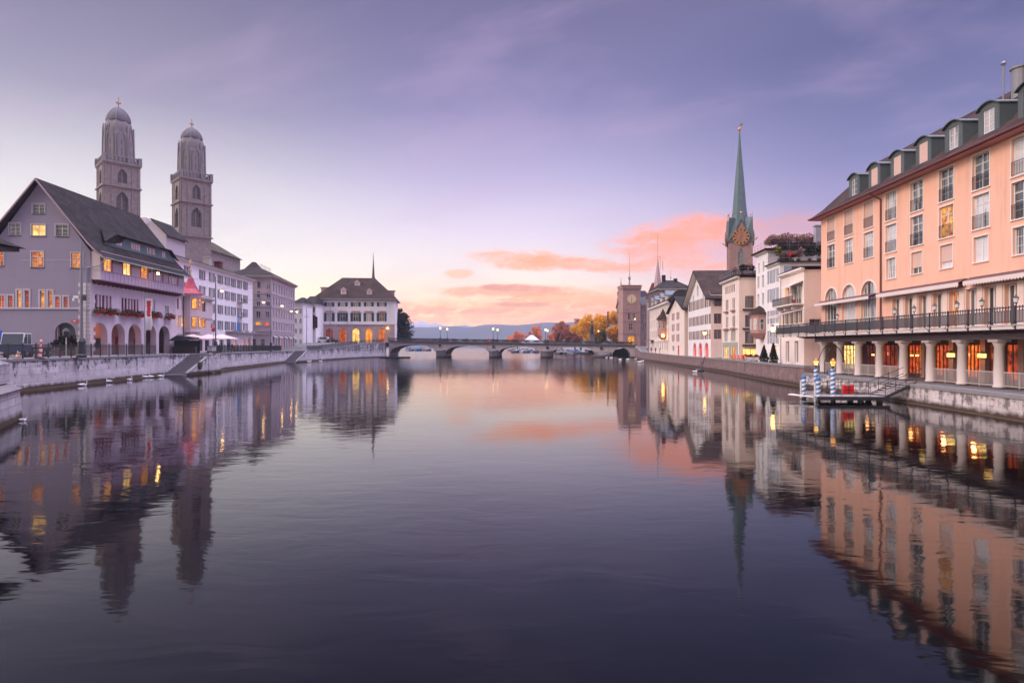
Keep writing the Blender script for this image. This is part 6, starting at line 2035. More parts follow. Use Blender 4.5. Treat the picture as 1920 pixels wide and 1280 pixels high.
def gtower(P, Y, ytop, ycor, ystr, ydome, ytip, pxw, first):
    k_ = Y / FX
    def zt(py): return CH - (py - HY) * k_ - zbC
    root = bpy.data.objects.new('tower', None)
    COL.objects.link(root)
    root.parent = gm
    root.location = (P.x - P1.x, P.y - P1.y, 0)
    root.rotation_euler = (0, 0, R(45))
    wd = pxw * k_
    class T: pass
    b = T(); b.o = root; b.zb = zbC
    b.Mw = Matrix.Translation((P.x, P.y, zbC)) @ Matrix.Rotation(R(45), 4, 'Z')
    zc, zg, zs2 = zt(ycor), zt(ytop), zt(ystr)
    z3 = zt(ystr + (ystr - ycor) * 1.4)
    h = zc - zs2
    for (lx, ly, an) in ((-wd / 2, -wd / 2, 0), (wd / 2, -wd / 2, 90), (wd / 2, wd / 2, 180), (-wd / 2, wd / 2, 270)):
        ff = Fac(b, lx, ly, R(an), wd)
        ff.win(wd / 2, zs2 + h * 0.18, 2.3, h * 0.62, arch=True, point=0.35, nv=1, nh=(0.45,), pane=pmat('louvre_dark', (0.10, 0.08, 0.085), 0.8, 0.2), depth=0.5, frame=M_gmu, surround=M_gmu, sw=0.25, fw=0.18)
        ff.win(wd / 2, zs2 - h * 1.02, 2.9, h * 0.85, arch=True, point=0.4, nv=1, nh=(0.5,), bars=6, pane=pmat('louvre_dark', (0, 0, 0)), depth=0.7, frame=M_gmu, surround=M_gmu, sw=0.4, fw=0.18)
        ff.wall([(0, 0), (wd, 0), (wd, zc), (0, zc)], M_gm)
        for u in (0.12, wd * 0.19, wd * 0.81 - 0.4, wd - 0.52):
            ff.part('lesene', MB().box(u, u + 0.4, -0.16, -0.004, z3 + 0.3, zc - 0.35), M_gm)
    part('cornice', MB().box(-wd / 2 - 0.45, wd / 2 + 0.45, -wd / 2 - 0.45, wd / 2 + 0.45, zc, zc + 0.35).box(-wd / 2 - 0.3, wd / 2 + 0.3, -wd / 2 - 0.3, wd / 2 + 0.3, zc - 0.3, zc - 0.004), M_gm, root)
    part('string_course', MB().box(-wd / 2 - 0.45, wd / 2 + 0.45, -wd / 2 - 0.45, wd / 2 + 0.45, zs2, zs2 + 0.35), M_gm, root)
    part('string_course', MB().box(-wd / 2 - 0.45, wd / 2 + 0.45, -wd / 2 - 0.45, wd / 2 + 0.45, z3 - 0.3, z3 + 0.05), M_gm, root)
    bl_ = MB()
    for (x0, x1, y0, y1) in ((-1, 1, -1, -0.92), (-1, 1, 0.92, 1), (-1, -0.92, -0.92, 0.92), (0.92, 1, -0.92, 0.92)):
        q = wd / 2 + 0.1
        bl_.box(x0 * q, x1 * q, y0 * q, y1 * q, zg - 0.35, zg)
        bl_.box(x0 * q, x1 * q, y0 * q, y1 * q, zc + 0.352, zc + 0.65)
    n = 9
    q = wd / 2 + 0.03
    for i in range(n + 1):
        x = -q + 2 * q * i / n
        for (px_, py_) in ((x, -q), (x, q), (-q, x), (q, x)):
            wv = 0.5 if i in (0, n) else 0.16
            bl_.box(px_ - wv, px_ + wv, py_ - 0.14, py_ + 0.14, zc + 0.651, zg - 0.352)
    for sx in (-1, 1):
        for sy in (-1, 1):
            bl_.box(sx * q - 0.42, sx * q + 0.42, sy * q - 0.42, sy * q + 0.42, zc + 0.353, zg + 0.12)
    part('balustrade', bl_, M_gmu, root)
    # octagonal lantern with pointed gables, then the dome
    r = wd * 0.445
    zl = zt(ydome)
    part('lantern_storey', MB().lathe([(r, zc + 0.36), (r, zg + (zl - zg) * 0.62), (r * 0.93, zg + (zl - zg) * 0.68), (r * 0.86, zg + (zl - zg) * 0.86), (r * 0.80, zl)], 8, ph=R(22.5)), M_gmu, root)
    for i in range(8):
        M = Matrix.Rotation(R(45 * i), 4, 'Z') @ Matrix.Translation((0, -r * math.cos(R(22.5)), 0))
        sw_ = r * math.sin(R(22.5)) * 0.72
        za, zb_ = zg + (zl - zg) * 0.48, zg + (zl - zg) * 0.90
        g_ = MB().ext([(-sw_, zg + 0.3), (-sw_ + 0.14, zg + 0.3), (-sw_ + 0.14, za), (0, zb_ - 0.5), (sw_ - 0.14, za), (sw_ - 0.14, zg + 0.3), (sw_, zg + 0.3), (sw_ , za), (0, zb_), (-sw_, za)], 'y', -0.22, 0.02)
        part('tracery_gable', g_, M_gmu, root, M)
        part('slit_window', MB().box(-0.10, 0.10, -0.03, 0.02, za - 4.5, za - 2.6).box(-0.10, 0.10, -0.03, 0.02, za - 1.6, za - 0.2), pmat('louvre_dark', (0, 0, 0)), root, M)
        M2 = Matrix.Rotation(R(45 * i + 22.5), 4, 'Z') @ Matrix.Translation((0, -r, 0))
        part('buttress', MB().prism([(-0.22, -0.25, zc + 0.4), (0.22, -0.25, zc + 0.4), (0.22, 0.3, zc + 0.4), (-0.22, 0.3, zc + 0.4)], [(-0.1, -0.05, zb_ - 0.4), (0.1, -0.05, zb_ - 0.4), (0.1, 0.3, zb_ - 0.4), (-0.1, 0.3, zb_ - 0.4)]), M_gmu, root, M2)
    zd = zt(ytip) 
    hd = zd - zl
    rd = r * 0.76
    prof = [(rd * 1.04, zl - 0.2), (rd * 1.05, zl + 0.1), (rd * 1.02, zl + hd * 0.20), (rd * 0.92, zl + hd * 0.42), (rd * 0.74, zl + hd * 0.65), (rd * 0.47, zl + hd * 0.86), (rd * 0.16, zl + hd * 0.98), (0.12, zd + 0.4)]
    dm = part('dome', MB().lathe(prof, 16), M_dome, root, None, True)
    rb_ = MB()
    for i in range(8):
        a_ = R(45 * i + 22.5)
        rb_.path([(pr_ * 1.01 * math.cos(a_), pr_ * 1.01 * math.sin(a_), pz_) for pr_, pz_ in prof[1:-1]], 0.10, 5)
    part('dome_ribs', rb_, M_gmu, dm)
    part('dome_hatch', MB().prism([(rd * 0.20, -rd * 0.98, zl + hd * 0.2), (rd * 0.55, -rd * 0.86, zl + hd * 0.2), (rd * 0.5, -rd * 0.4, zl + hd * 0.2), (rd * 0.1, -rd * 0.4, zl + hd * 0.2)], [(rd * 0.16, -rd * 0.66, zl + hd * 0.72), (rd * 0.36, -rd * 0.6, zl + hd * 0.72), (rd * 0.3, -rd * 0.3, zl + hd * 0.72), (rd * 0.1, -rd * 0.3, zl + hd * 0.72)]), pmat('dark_lead', (0.09, 0.085, 0.105), 0.6, 0.2), dm)
    zx = zt(185 if first else 225)
    part('finial', MB().lathe([(0.14, zd), (0.10, zd + 0.8), (0.34, zd + 1.1), (0.10, zd + 1.4), (0.07, zx)], 8).box(-0.5, 0.5, -0.07, 0.07, zx - 1.4, zx - 1.15).box(-0.16, 0.16, -0.16, 0.16, zx - 1.7, zx - 0.9).box(-0.6, -0.4, -0.1, 0.1, zx - 1.5, zx - 1.05).box(0.4, 0.6, -0.1, 0.1, zx - 1.5, zx - 1.05).box(-0.12, 0.12, -0.1, 0.1, zx - 0.3, zx + 0.2), pmat('tarnished_gold', (0.42, 0.22, 0.08), 0.5, 0.2, metal=0.3), root)


gtower(P1, 172.0, 299, 314, 357, 230, 202, 57, True)
gtower(P2, 188.0, 328, 343, 386, 262, 240, 51.5, False)
# nave roof and side walls between the towers
def gx(px, py, Y): 
    p = W(px, py, Y)
    return (p.x - P1.x, p.y - P1.y, p.z - zbC)
a = gx(262, 408, 196); b_ = gx(345, 470, 196); c_ = gx(290, 428, 196)
part('nave', MB().ext([(a[0] - 6, 0), (b_[0] + 2, 0), (b_[0] + 2, gx(0, 458, 196)[2]), (a[0] - 6, gx(0, 458, 196)[2])], 'y', 22, 60), M_gm, gm)
zn = gx(0, 458, 196)[2]
part('nave_roof', MB().prism([(a[0] - 7, 21.5, zn), (b_[0] + 3, 21.5, zn), (b_[0] + 3, 60, zn), (a[0] - 7, 60, zn)], [(a[0] - 7, 29, zn + 6.5), (b_[0] - 8, 29, zn + 6.5), (b_[0] - 8, 60, zn + 6.5), (a[0] - 7, 60, zn + 6.5)]), tiles('mossy_roof_tiles', (0.10, 0.09, 0.06)), gm)
hb = thing('stepped_gable_house', 'grey house gable with a broad chimney showing over the guild house ridge', 'house', tuple(W(285, 470, 140)[:2]) + (ZL,), 0)
def hx2(px, py): 
    p = W(px, py, 140)
    return (p.x - hb.location.x, p.z - ZL)
g0, g1_, g2_, g3_ = hx2(262, 470), hx2(312, 470), hx2(308, 436), hx2(285, 412)
part('wall', MB().ext([(g0[0], 0), (g1_[0], 0), (g1_[0], hx2(0, 440)[1]), g3_, (g0[0], hx2(0, 430)[1])], 'y', 0, 8), M_surr, hb)
part('chimney', MB().box(hx2(266, 0)[0], hx2(274, 0)[0], -0.3, 1.6, hx2(0, 440)[1], hx2(0, 408)[1]), M_quoin, hb)
part('roof', MB().ext([(g3_[0] - 0.2, g3_[1] + 0.05), (g1_[0] + 0.6, hx2(0, 444)[1]), (g1_[0] + 0.6, hx2(0, 442)[1]), (g3_[0] - 0.2, g3_[1] + 0.35)], 'y', -0.3, 8.2), M_rgrey, hb)

# ================================================================== the bridge
BL, BR_ = Vector((-44.6, 222.0)), Vector((43.0, 211.8))
br = Bld('stone_bridge', 'low stone arched bridge closing the river, with iron railings and a dark round end arch', 'bridge', BL, BR_, 0.0, 10.5)
f = br.front()
M_bst = ashlar('bridge_stone', (0.60, 0.53, 0.555), (0.34, 0.29, 0.31), 1.3, 0.5, 0.08, 0.35, (0.14, 0.11, 0.12), algae=0.3)
M_bdk = pmat('bridge_cornice', (0.11, 0.088, 0.098), 0.85, 0.15, 1.5)  # shadow on the cornice put into its colour as a dark tone


def bu(px): return f.uz(px, 650)[0]
deck = lambda u: 6.0 - 1.55 * u / br.L
arcs = [(731, 818, 4.45), (835, 917, 4.15), (934, 1013, 3.85), (1035, 1115, 3.65)]
outer = [(0, -2.5)]
for a, b_, crown in arcs:
    u0, u1 = bu(a), bu(b_)
    sp_ = 1.55
    outer.append((u0, -2.5))
    n = 16
    for i in range(n + 1):
        x = -1 + 2 * i / n
        outer.append((u0 + (u1 - u0) * (x + 1) / 2, sp_ + (crown - sp_) * math.sqrt(max(0, 1 - abs(x) ** 2.3))))
    outer.append((u1, -2.5))
u0, u1 = bu(1147), bu(1183)
outer.append((u0, -2.5))
n = 18
for i in range(n + 1):
    a = math.pi - math.pi * i / n
    outer.append(((u0 + u1) / 2 + (u1 - u0) / 2 * math.cos(a), 0.2 + 3.35 * math.sin(a)))
outer += [(u1, -2.5), (br.L, -2.5), (br.L, deck(br.L)), (0, deck(0))]
tr_ = tessellate_polygon([[Vector((p[0], p[1], 0)) for p in outer]])
mb = MB()
n = len(outer)
mb.v = [(p[0], 0.0, p[1]) for p in outer] + [(p[0], 10.5, p[1]) for p in outer]
for t_ in tr_:
    a, b_, c = (Vector(outer[i]) for i in t_)
    if (b_ - a).cross(c - a) < 0:
        t_ = (t_[0], t_[2], t_[1])
    mb.f.append(tuple(t_))
    mb.f.append(tuple(n + i for i in reversed(t_)))
for i in range(n):
    j = (i + 1) % n
    mb.f.append((i, n + i, n + j, j))
part('arches', mb, M_bst, br.o)
# voussoir rings stand a little proud
for (a, b_, crown) in arcs:
    u0, u1 = bu(a), bu(b_)
    v = MB()
    m_ = 20
    P_, Q_ = [], []
    for i in range(m_ + 1):
        x = -1 + 2 * i / m_
        z = 1.55 + (crown - 1.55) * math.sqrt(max(0, 1 - abs(x) ** 2.3))
        P_.append((u0 + (u1 - u0) * (x + 1) / 2, z))
        Q_.append((u0 + (u1 - u0) * (x + 1) / 2, z + 0.42))
    for i in range(m_):
        v.prism([(P_[i][0], -0.10, P_[i][1]), (P_[i + 1][0], -0.10, P_[i + 1][1]), (Q_[i + 1][0], -0.10, Q_[i + 1][1]), (Q_[i][0], -0.10, Q_[i][1])],
                [(P_[i][0], -0.004, P_[i][1]), (P_[i + 1][0], -0.004, P_[i + 1][1]), (Q_[i + 1][0], -0.004, Q_[i + 1][1]), (Q_[i][0], -0.004, Q_[i][1])])
    part('arch_ring', v, M_bst, br.o)
# piers with rounded cutwaters
M_pier = ashlar('pier_stone', (0.20, 0.17, 0.19), (0.10, 0.08, 0.09), 1.2, 0.45, 0.10, 0.4, (0.07, 0.06, 0.07), algae=0.4)
for a, b_, ztop in ((818, 835, 2.75), (917, 934, 2.65), (1013, 1035, 2.6)):
    u0, u1 = bu(a), bu(b_)
    uc, w2 = (u0 + u1) / 2, (u1 - u0) / 2
    pts = [(uc - w2, 0.2)] + [(uc + w2 * math.cos(math.pi + math.pi * i / 10), -2.2 * math.sin(math.pi * i / 10)) for i in range(11)] + [(uc + w2, 0.2)]
    p_ = part('pier', MB().prism([(x, y, -2.5) for x, y in pts], [(x, y, ztop - 0.3) for x, y in pts]), M_pier, br.o)
    pts2 = [(uc + (x - uc) * 1.08, y * 1.08) for x, y in pts]
    part('pier_cap', MB().prism([(x, y, ztop - 0.298) for x, y in pts2], [(uc + (x - uc) * 0.9, y * 0.8 + 0.1, ztop + 0.1) for x, y in pts2]), M_pier, p_)
u0, u1 = bu(1115), bu(1147)
pts = [(u0 + (u1 - u0) * i / 10, -1.3 * math.sin(math.pi * i / 10)) for i in range(11)]
part('abutment', MB().prism([(x, y, -2.5) for x, y in pts], [(x, y, 1.1) for x, y in pts]).prism([(x, y, 1.102) for x, y in pts], [(x, y * 0.2, 2.0) for x, y in pts]), M_pier, br.o)
part('bosses', MB(), M_bst, br.o) if False else None
for px, py in ((825, 648), (925, 650), (1026, 652), (1127, 653)):
    u, z = f.uz(px, py)
    part('boss', MB().ext([(u - 0.4, z + 0.5), (u - 0.4, z - 0.1), (u, z - 0.6), (u + 0.4, z - 0.1), (u + 0.4, z + 0.5)], 'y', -0.35, -0.004), M_dkmetal, br.o)
cor = MB()
for y0, y1 in ((-0.55, 0.3), (10.2, 11.05)):
    cor.prism([(0, y0, deck(0) - 0.35), (br.L, y0, deck(br.L) - 0.35), (br.L, y1, deck(br.L) - 0.35), (0, y1, deck(0) - 0.35)][::1], [(0, y0, deck(0) + 0.12), (br.L, y0, deck(br.L) + 0.12), (br.L, y1, deck(br.L) + 0.12), (0, y1, deck(0) + 0.12)])
part('cornice', cor, M_bdk, br.o)
part('roadway', MB().face((0, 0.3, deck(0) + 0.02), (br.L, 0.3, deck(br.L) + 0.02), (br.L, 10.2, deck(br.L) + 0.02), (0, 10.2, deck(0) + 0.02)), pmat('asphalt', (0.055, 0.05, 0.055), 0.85, 0.2), br.o)
for yy, nm in ((-0.35, 'near'), (10.85, 'far')):
    rl = MB()
    for dz_ in (0.95, 0.55, 0.18):
        rl.tube((0, yy, deck(0) + dz_ + 0.1), (br.L, yy, deck(br.L) + dz_ + 0.1), 0.05, 4)
    r_ = part('railing', rl, M_dkmetal, br.o)
    pmm = MB()
    for i in range(22):
        u = 0.06 + i * 0.19
        pmm.box(u - 0.045, u + 0.045, -0.03, 0.03, 0.15, 1.0)
    pme = pmm.mesh('bar_panel', M_dkmetal)
    pom = MB().box(-0.09, 0.09, -0.09, 0.09, 0, 1.2).mesh('railing_post', M_dkmetal)
    for i in range(21):
        u = i * 4.17
        link('bar_panel', pme, r_, Matrix.Translation((u, yy, deck(u + 2) + 0.08)))
        link('railing_post', pom, r_, Matrix.Translation((u, yy, deck(u) + 0.05)))

# ---- railings along the left quay
def railing(label, pts, zf, hgt=1.28, inset=0.35, bay=1.9, mat=None, side=-1):
    mat = mat or M_dkmetal
    P = [Vector(p) for p in pts]
    # resample into bays
    segs = []
    for a, b_ in zip(P[:-1], P[1:]):
        n = max(1, round((b_ - a).length / bay))
        nn_ = norm2(a, b_, side) * inset
        for i in range(n):
            segs.append((a + (b_ - a) * i / n + nn_, a + (b_ - a) * (i + 1) / n + nn_))
    o = segs[0][0]
    root = thing('quay_railing', label, 'railing', (o.x, o.y, 0), 0, 'iron railings along the left quay')
    root['kind'] = 'thing'
    for i, (a, b_) in enumerate(segs):
        d = b_ - a
        M = Matrix.Translation((a.x - o.x, a.y - o.y, zf(a.y))) @ Matrix.Rotation(math.atan2(d.y, d.x), 4, 'Z')
        L = d.length
        key = round(L, 1)
        if (key, hgt) not in RAILC:
            m_ = MB()
            m_.box(0, key, -0.03, 0.03, hgt - 0.06, hgt).box(0, key, -0.02, 0.02, 0.12, 0.16).box(0, key, -0.02, 0.02, hgt - 0.25, hgt - 0.22)
            nb_ = int(key / 0.14)
            for j in range(1, nb_):
                x = key * j / nb_
                m_.box(x - 0.013, x + 0.013, -0.013, 0.013, 0.16, hgt - 0.06)
            RAILC[(key, hgt)] = (m_.mesh('bar_panel', mat), MB().box(-0.05, 0.05, -0.05, 0.05, 0, hgt + 0.05).lathe([(0.055, hgt + 0.05), (0.07, hgt + 0.12), (0.02, hgt + 0.18)], 8).mesh('railing_post', mat))
        link('bar_panel', RAILC[(key, hgt)][0], root, M)
        link('railing_post', RAILC[(key, hgt)][1], root, M)
    return root


RAILC = {}
railing('dark quay railing in front of the guild house, up to the first stairs', [(-43.2, 48), (-43.5, 55), (-45.6, 70), (-47.3, 82.2)], lambda y: ZL + 0.03)
railing('dark iron railing on the quay between the two river stairs', [(-46.0, 95.6), (-48.0, 102), (-55.1, 147.5)], lambda y: ZL + 0.03)
railing('dark iron railing climbing from the second stairs towards the bridge', [(-52.5, 158), (-52.8, 172), (-51.0, 203), (-45.6, 220.5)], lambda y: zleft(y) + 0.03, bay=2.6)
pb = thing('parapet_block', 'grey stone parapet block at the head of the first river stairs', 'parapet', (-45.3, 92.4, ZL), R(105))
part('block', MB().box(0, 3.0, -0.1, 0.55, 0, 1.1), M_quay, pb)
part('cap', MB().box(-0.08, 3.08, -0.18, 0.63, 1.102, 1.22), M_cope, pb)
nb_ = thing('notice_board', 'small white board on the railing above the second river stairs', 'notice board', tuple(W(561, 652, 156)), 0)
part('board', MB().box(-0.45, 0.45, -0.03, 0.03, 0.2, 0.9), M_frame, nb_)
part('stand', MB().box(-0.4, -0.34, 0.031, 0.08, -0.5, 0.8).box(0.34, 0.4, 0.031, 0.08, -0.5, 0.8), M_dkmetal, nb_)


# ---- lamp posts and masts
def bridge_lamp(px, yy, label):
    u = bu(px)
    z0 = deck(u) + 0.1
    P = br.Mw @ Vector((u, yy, z0))
    t_ = thing('bridge_lamp', label, 'street lamp', tuple(P), br.rz, 'lit lamps on the stone bridge')
    part('pedestal', MB().box(-0.45, 0.45, -0.4, 0.4, 0, 1.0).box(-0.55, 0.55, -0.5, 0.5, 1.0, 1.15), M_bdk, t_)
    part('post', MB().lathe([(0.18, 1.15), (0.14, 1.5), (0.08, 1.8), (0.06, 4.2)], 8), M_dkmetal, t_)
    part('bulb', MB().lathe([(0.08, 4.2), (0.30, 4.45), (0.34, 4.75), (0.22, 5.05), (0.05, 5.15)], 10), M_bulbs, t_, None, True)
    part('cap', MB().lathe([(0.24, 5.1), (0.1, 5.3), (0.03, 5.5)], 8), M_dkmetal, t_)


for px, nm in ((826, 'the left pier of the bridge'), (925, 'the middle pier of the bridge'), (1023, 'the right pier of the bridge')):
    bridge_lamp(px, -0.35, 'lit globe lamp on the near railing above ' + nm)
    bridge_lamp(px, 10.85, 'lit globe lamp on the far railing above ' + nm)


def mast(label, x, y, z0, z1, r0=0.16, r1=0.08, base=True):
    t_ = thing('tram_mast', label, 'mast', (x, y, z0), 0, 'tram masts along the left quay')
    part('pole', MB().lathe([(r0, 0.0), (r0 * 0.95, 1.6), (r0 * 0.8, 1.7), (r1, z1 - z0)], 10), M_grmetal, t_)
    if base:
        part('base', MB().lathe([(r0 * 2.1, 0), (r0 * 2.1, 0.25), (r0 * 1.7, 0.35), (r0 * 1.6, 1.5), (r0 * 1.9, 1.6), (r0 * 1.3, 1.9), (r0 * 1.02, 2.0)], 12), M_dkmetal, t_)
    return t_


m1 = mast('tallest grey mast with a white camera, in front of the corner of the guild house', -43.95, 62.6, ZL, 14.7, 0.22, 0.10)
part('camera', MB().box(-0.75, -0.2, -0.12, 0.12, 6.05, 6.3).lathe([(0.12, 5.72), (0.16, 5.8), (0.16, 5.98), (0.05, 6.05)], 10, (-0.72, 0)), M_frame, m1)
part('box', MB().box(0.2, 0.4, -0.15, 0.15, 5.8, 6.4), M_dkmetal, m1)
mast('slim grey mast in front of the crimson turret house, by the red round signs', -47.6, 98.5, ZL, 15.2, 0.15, 0.08)
mast('slim grey mast in front of the mauve palace block', -51.3, 130.5, ZL, 18.4, 0.15, 0.08)
t_ = mast('distant mast with crossbars left of the white hall', W(575, 640, 205).x, 205, 4.7, W(575, 576, 205).z, 0.14, 0.08, False)
part('crossbar', MB().box(-0.9, 0.9, -0.05, 0.05, 9.0, 9.12).box(-0.6, 0.6, -0.05, 0.05, 9.6, 9.7), M_grmetal, t_)
mast('thin mast before the second shuttered window of the white hall', W(619, 640, 212).x, 212, 5.0, W(619, 567, 212).z, 0.13, 0.07, False)
mast('thin mast before the middle of the white hall', W(652, 640, 216).x, 216, 5.2, W(652, 598, 216).z, 0.16, 0.08, False)


def hanging(label, px, py, Y, half):
    P = W(px, py, Y)
    t_ = thing('hanging_lamp', label, 'hanging lamp', tuple(P), 0, 'lamps hung on wires over the street')
    part('wire', MB().path([(-half, 3.0, 0.9), (0, 0, 0.35), (half, -3.0, 0.9)], 0.018, 4), M_dkmetal, t_)
    part('shade', MB().lathe([(0.34, 0.0), (0.30, 0.12), (0.08, 0.3), (0.03, 0.36)], 10), M_grmetal, t_)
    part('bulb', MB().lathe([(0.1, -0.24), (0.26, -0.12), (0.27, -0.004)], 10), M_bulbw, t_)


hanging('glowing hanging lamp against the white shuttered house', 416, 545, 118, 7)
hanging('glowing hanging lamp against the narrow end of the mauve palace block', 494, 566, 138, 7)
hanging('glowing hanging lamp halfway along the mauve palace block', 529, 573, 152, 6)
hanging('glowing hanging lamp near the far corner of the mauve palace block', 546, 583, 166, 6)
hanging('glowing hanging lamp beside the narrow white house', 556.5, 584, 178, 5)
for i, (a, b_, lb) in enumerate((((-43.95, 62.6, 14.2), (-47.6, 98.5, 14.6), 'thin tram wire from the tallest mast to the slim turret mast'),
                                 ((-47.6, 98.5, 14.6), (-51.3, 130.5, 17.0), 'thin tram wire between the two slim masts'),
                                 ((-43.95, 62.6, 13.4), (-56.5, 78.2, 13.7), 'cable from the tallest mast to the guild house gable'))):
    a, b_ = Vector(a), Vector(b_)
    t_ = tag(link('tram_wire', MB().path([(a + (b_ - a) * k_ / 8) - Vector((0, 0, 0.9 * (1 - (k_ / 4 - 1) ** 2) * (1 if i < 2 else 0.3))) for k_ in range(9)], 0.022, 4).mesh('tram_wire', M_dkmetal)), lb, 'wire')

# ---- trees
M_bark = pmat('bark', (0.055, 0.042, 0.035), 0.9, 0.3, 3.0)


def tree(name, label, base, H, crown, nleaf, size, lmat, seed, trunk=0.35, group=None, limbs=7, sub=9, bare=0.0):
    """crown = (cx, cy, cz, rx, ry, rz) relative to the base"""
    rg = random.Random(seed)
    t_ = thing(name, label, 'tree', tuple(base), 0, group)
    cx_, cy_, cz_, rx, ry, rz = crown
    tk = MB()
    tk.tube((0, 0, -0.3), (cx_ * 0.3, cy_ * 0.3, cz_ - rz * 0.4), trunk, 8, trunk * 0.6)
    tk.tube((cx_ * 0.3, cy_ * 0.3, cz_ - rz * 0.4), (cx_, cy_, cz_ + rz * 0.6), trunk * 0.6, 6, trunk * 0.12)
    cl = []
    for i in range(sub):
        a = rg.uniform(0, 2 * math.pi)
        el = rg.uniform(-0.7, 1.0)
        rr_ = rg.uniform(0.35, 0.78)
        cl.append(Vector((cx_ + rx * rr_ * math.cos(a), cy_ + ry * rr_ * math.sin(a), cz_ + rz * el * 0.72)))
    for c in cl[:limbs]:
        b0 = Vector((cx_ * 0.35, cy_ * 0.35, cz_ - rz * rg.uniform(0.2, 0.7)))
        mid = b0.lerp(c, 0.5) + Vector((0, 0, -0.05 * rz))
        tk.tube(b0, mid, trunk * 0.35, 5, trunk * 0.22).tube(mid, c, trunk * 0.22, 5, trunk * 0.06)
        for _ in range(5):
            e = c + Vector((rg.uniform(-1, 1) * rx * 0.35, rg.uniform(-1, 1) * ry * 0.35, rg.uniform(-0.2, 1) * rz * 0.35))
            tk.tube(mid.lerp(c, 0.6), e, trunk * 0.10, 4, trunk * 0.03)
    part('trunk', tk, M_bark, t_)
    lf = MB()
    per = nleaf // (len(cl) + 1)
    for c in cl:
        s_ = rg.uniform(0.30, 0.5)
        # clumps inside each bough
        for _ in range(6):
            q = Vector((rg.gauss(0, 0.5), rg.gauss(0, 0.5), rg.gauss(0, 0.4)))
            leaves(lf, per // 6, (c.x + q.x * rx * s_, c.y + q.y * ry * s_, c.z + q.z * rz * s_), (rx * s_ * 0.62, ry * s_ * 0.62, rz * s_ * 0.5), size, rg)
    leaves(lf, per, (cx_, cy_, cz_), (rx * 0.6, ry * 0.6, rz * 0.6), size, rg)
    part('crown', lf, lmat, t_)
    return t_


M_lyel = leafmat('yellow_leaves', (0.72, 0.36, 0.02), (1.0, 0.66, 0.05), 0.35)
M_lor = leafmat('orange_leaves', (0.72, 0.22, 0.05), (1.0, 0.42, 0.10), 0.25)
M_lrus = leafmat('rust_leaves', (0.34, 0.10, 0.055), (0.68, 0.23, 0.11), 0.3)
M_lbr = leafmat('rosy_brown_leaves', (0.38, 0.17, 0.13), (0.66, 0.32, 0.23), 0.3)
M_ldk = leafmat('dark_leaves', (0.006, 0.010, 0.008), (0.055, 0.055, 0.030), 0.5)
M_lgr = leafmat('green_gold_leaves', (0.10, 0.08, 0.015), (0.42, 0.30, 0.05), 0.4)


def tree_px(name, label, px0, px1, py0, Y, zg, nleaf, size, lmat, seed, group=None, sub=10, low=0.2):
    a, b_ = W(px0, py0, Y), W(px1, py0, Y)
    X, rx, top = (a.x + b_.x) / 2, (b_.x - a.x) / 2, a.z
    H = top - zg
    cb = zg + H * low
    return tree(name, label, (X, Y, zg), H, (0, 0, (top + cb) / 2 - zg, rx, rx * 0.9, (top - cb) / 2), nleaf, size, lmat, seed, 0.035 * H, group, 7, sub)


GA = 'autumn trees beyond the bridge'
tree_px('maple_tree', 'largest tree, bright yellow, in front of the clock tower beyond the bridge', 1084, 1152, 586, 285, 2.4, 15000, 0.34, M_lyel, 11, GA, 16, 0.1)
tree_px('maple_tree', 'smaller yellow tree leaning against the foot of the clock tower', 1134, 1168, 608, 262, 2.8, 6500, 0.30, M_lyel, 12, GA, 9, 0.12)
tree_px('maple_tree', 'green gold tree in the shade under the large yellow one', 1116, 1140, 614, 255, 3.0, 2600, 0.28, M_lgr, 13, GA, 8, 0.1)
tree_px('chestnut_tree', 'rosy brown thinning tree behind the large yellow one', 1068, 1110, 592, 360, 2.0, 4200, 0.36, M_lbr, 14, GA, 11, 0.15)
tree_px('chestnut_tree', 'dark rust tall tree right of the white tent', 1036, 1070, 600, 400, 1.8, 5200, 0.40, M_lrus, 15, GA, 11, 0.12)
tree_px('chestnut_tree', 'low orange tree hugging the right side of the white tent', 1029, 1054, 617, 430, 1.7, 3000, 0.40, M_lor, 16, GA, 8, 0.1)
tree_px('chestnut_tree', 'rust brown tree between the dark rust and the yellow trees', 1060, 1096, 611, 330, 2.2, 4000, 0.36, M_lrus, 17, GA, 9, 0.1)
tree_px('chestnut_tree', 'orange tree rising directly behind the white tent', 993, 1021, 608, 560, 1.5, 4200, 0.5, M_lor, 18, GA, 9, 0.08)
tree_px('chestnut_tree', 'farthest left orange tree at the tip of the lake shore', 955, 986, 619, 610, 1.5, 4200, 0.5, M_lor, 19, GA, 9, 0.06)
tree_px('chestnut_tree', 'small rust tree just left of the white tent', 980, 1000, 622, 600, 1.5, 2600, 0.5, M_lrus, 20, GA, 7, 0.06)
tree_px('chestnut_tree', 'faint rosy tree behind the tallest rust tree', 1096, 1125, 600, 420, 1.7, 3000, 0.42, M_lbr, 21, GA, 8, 0.1)

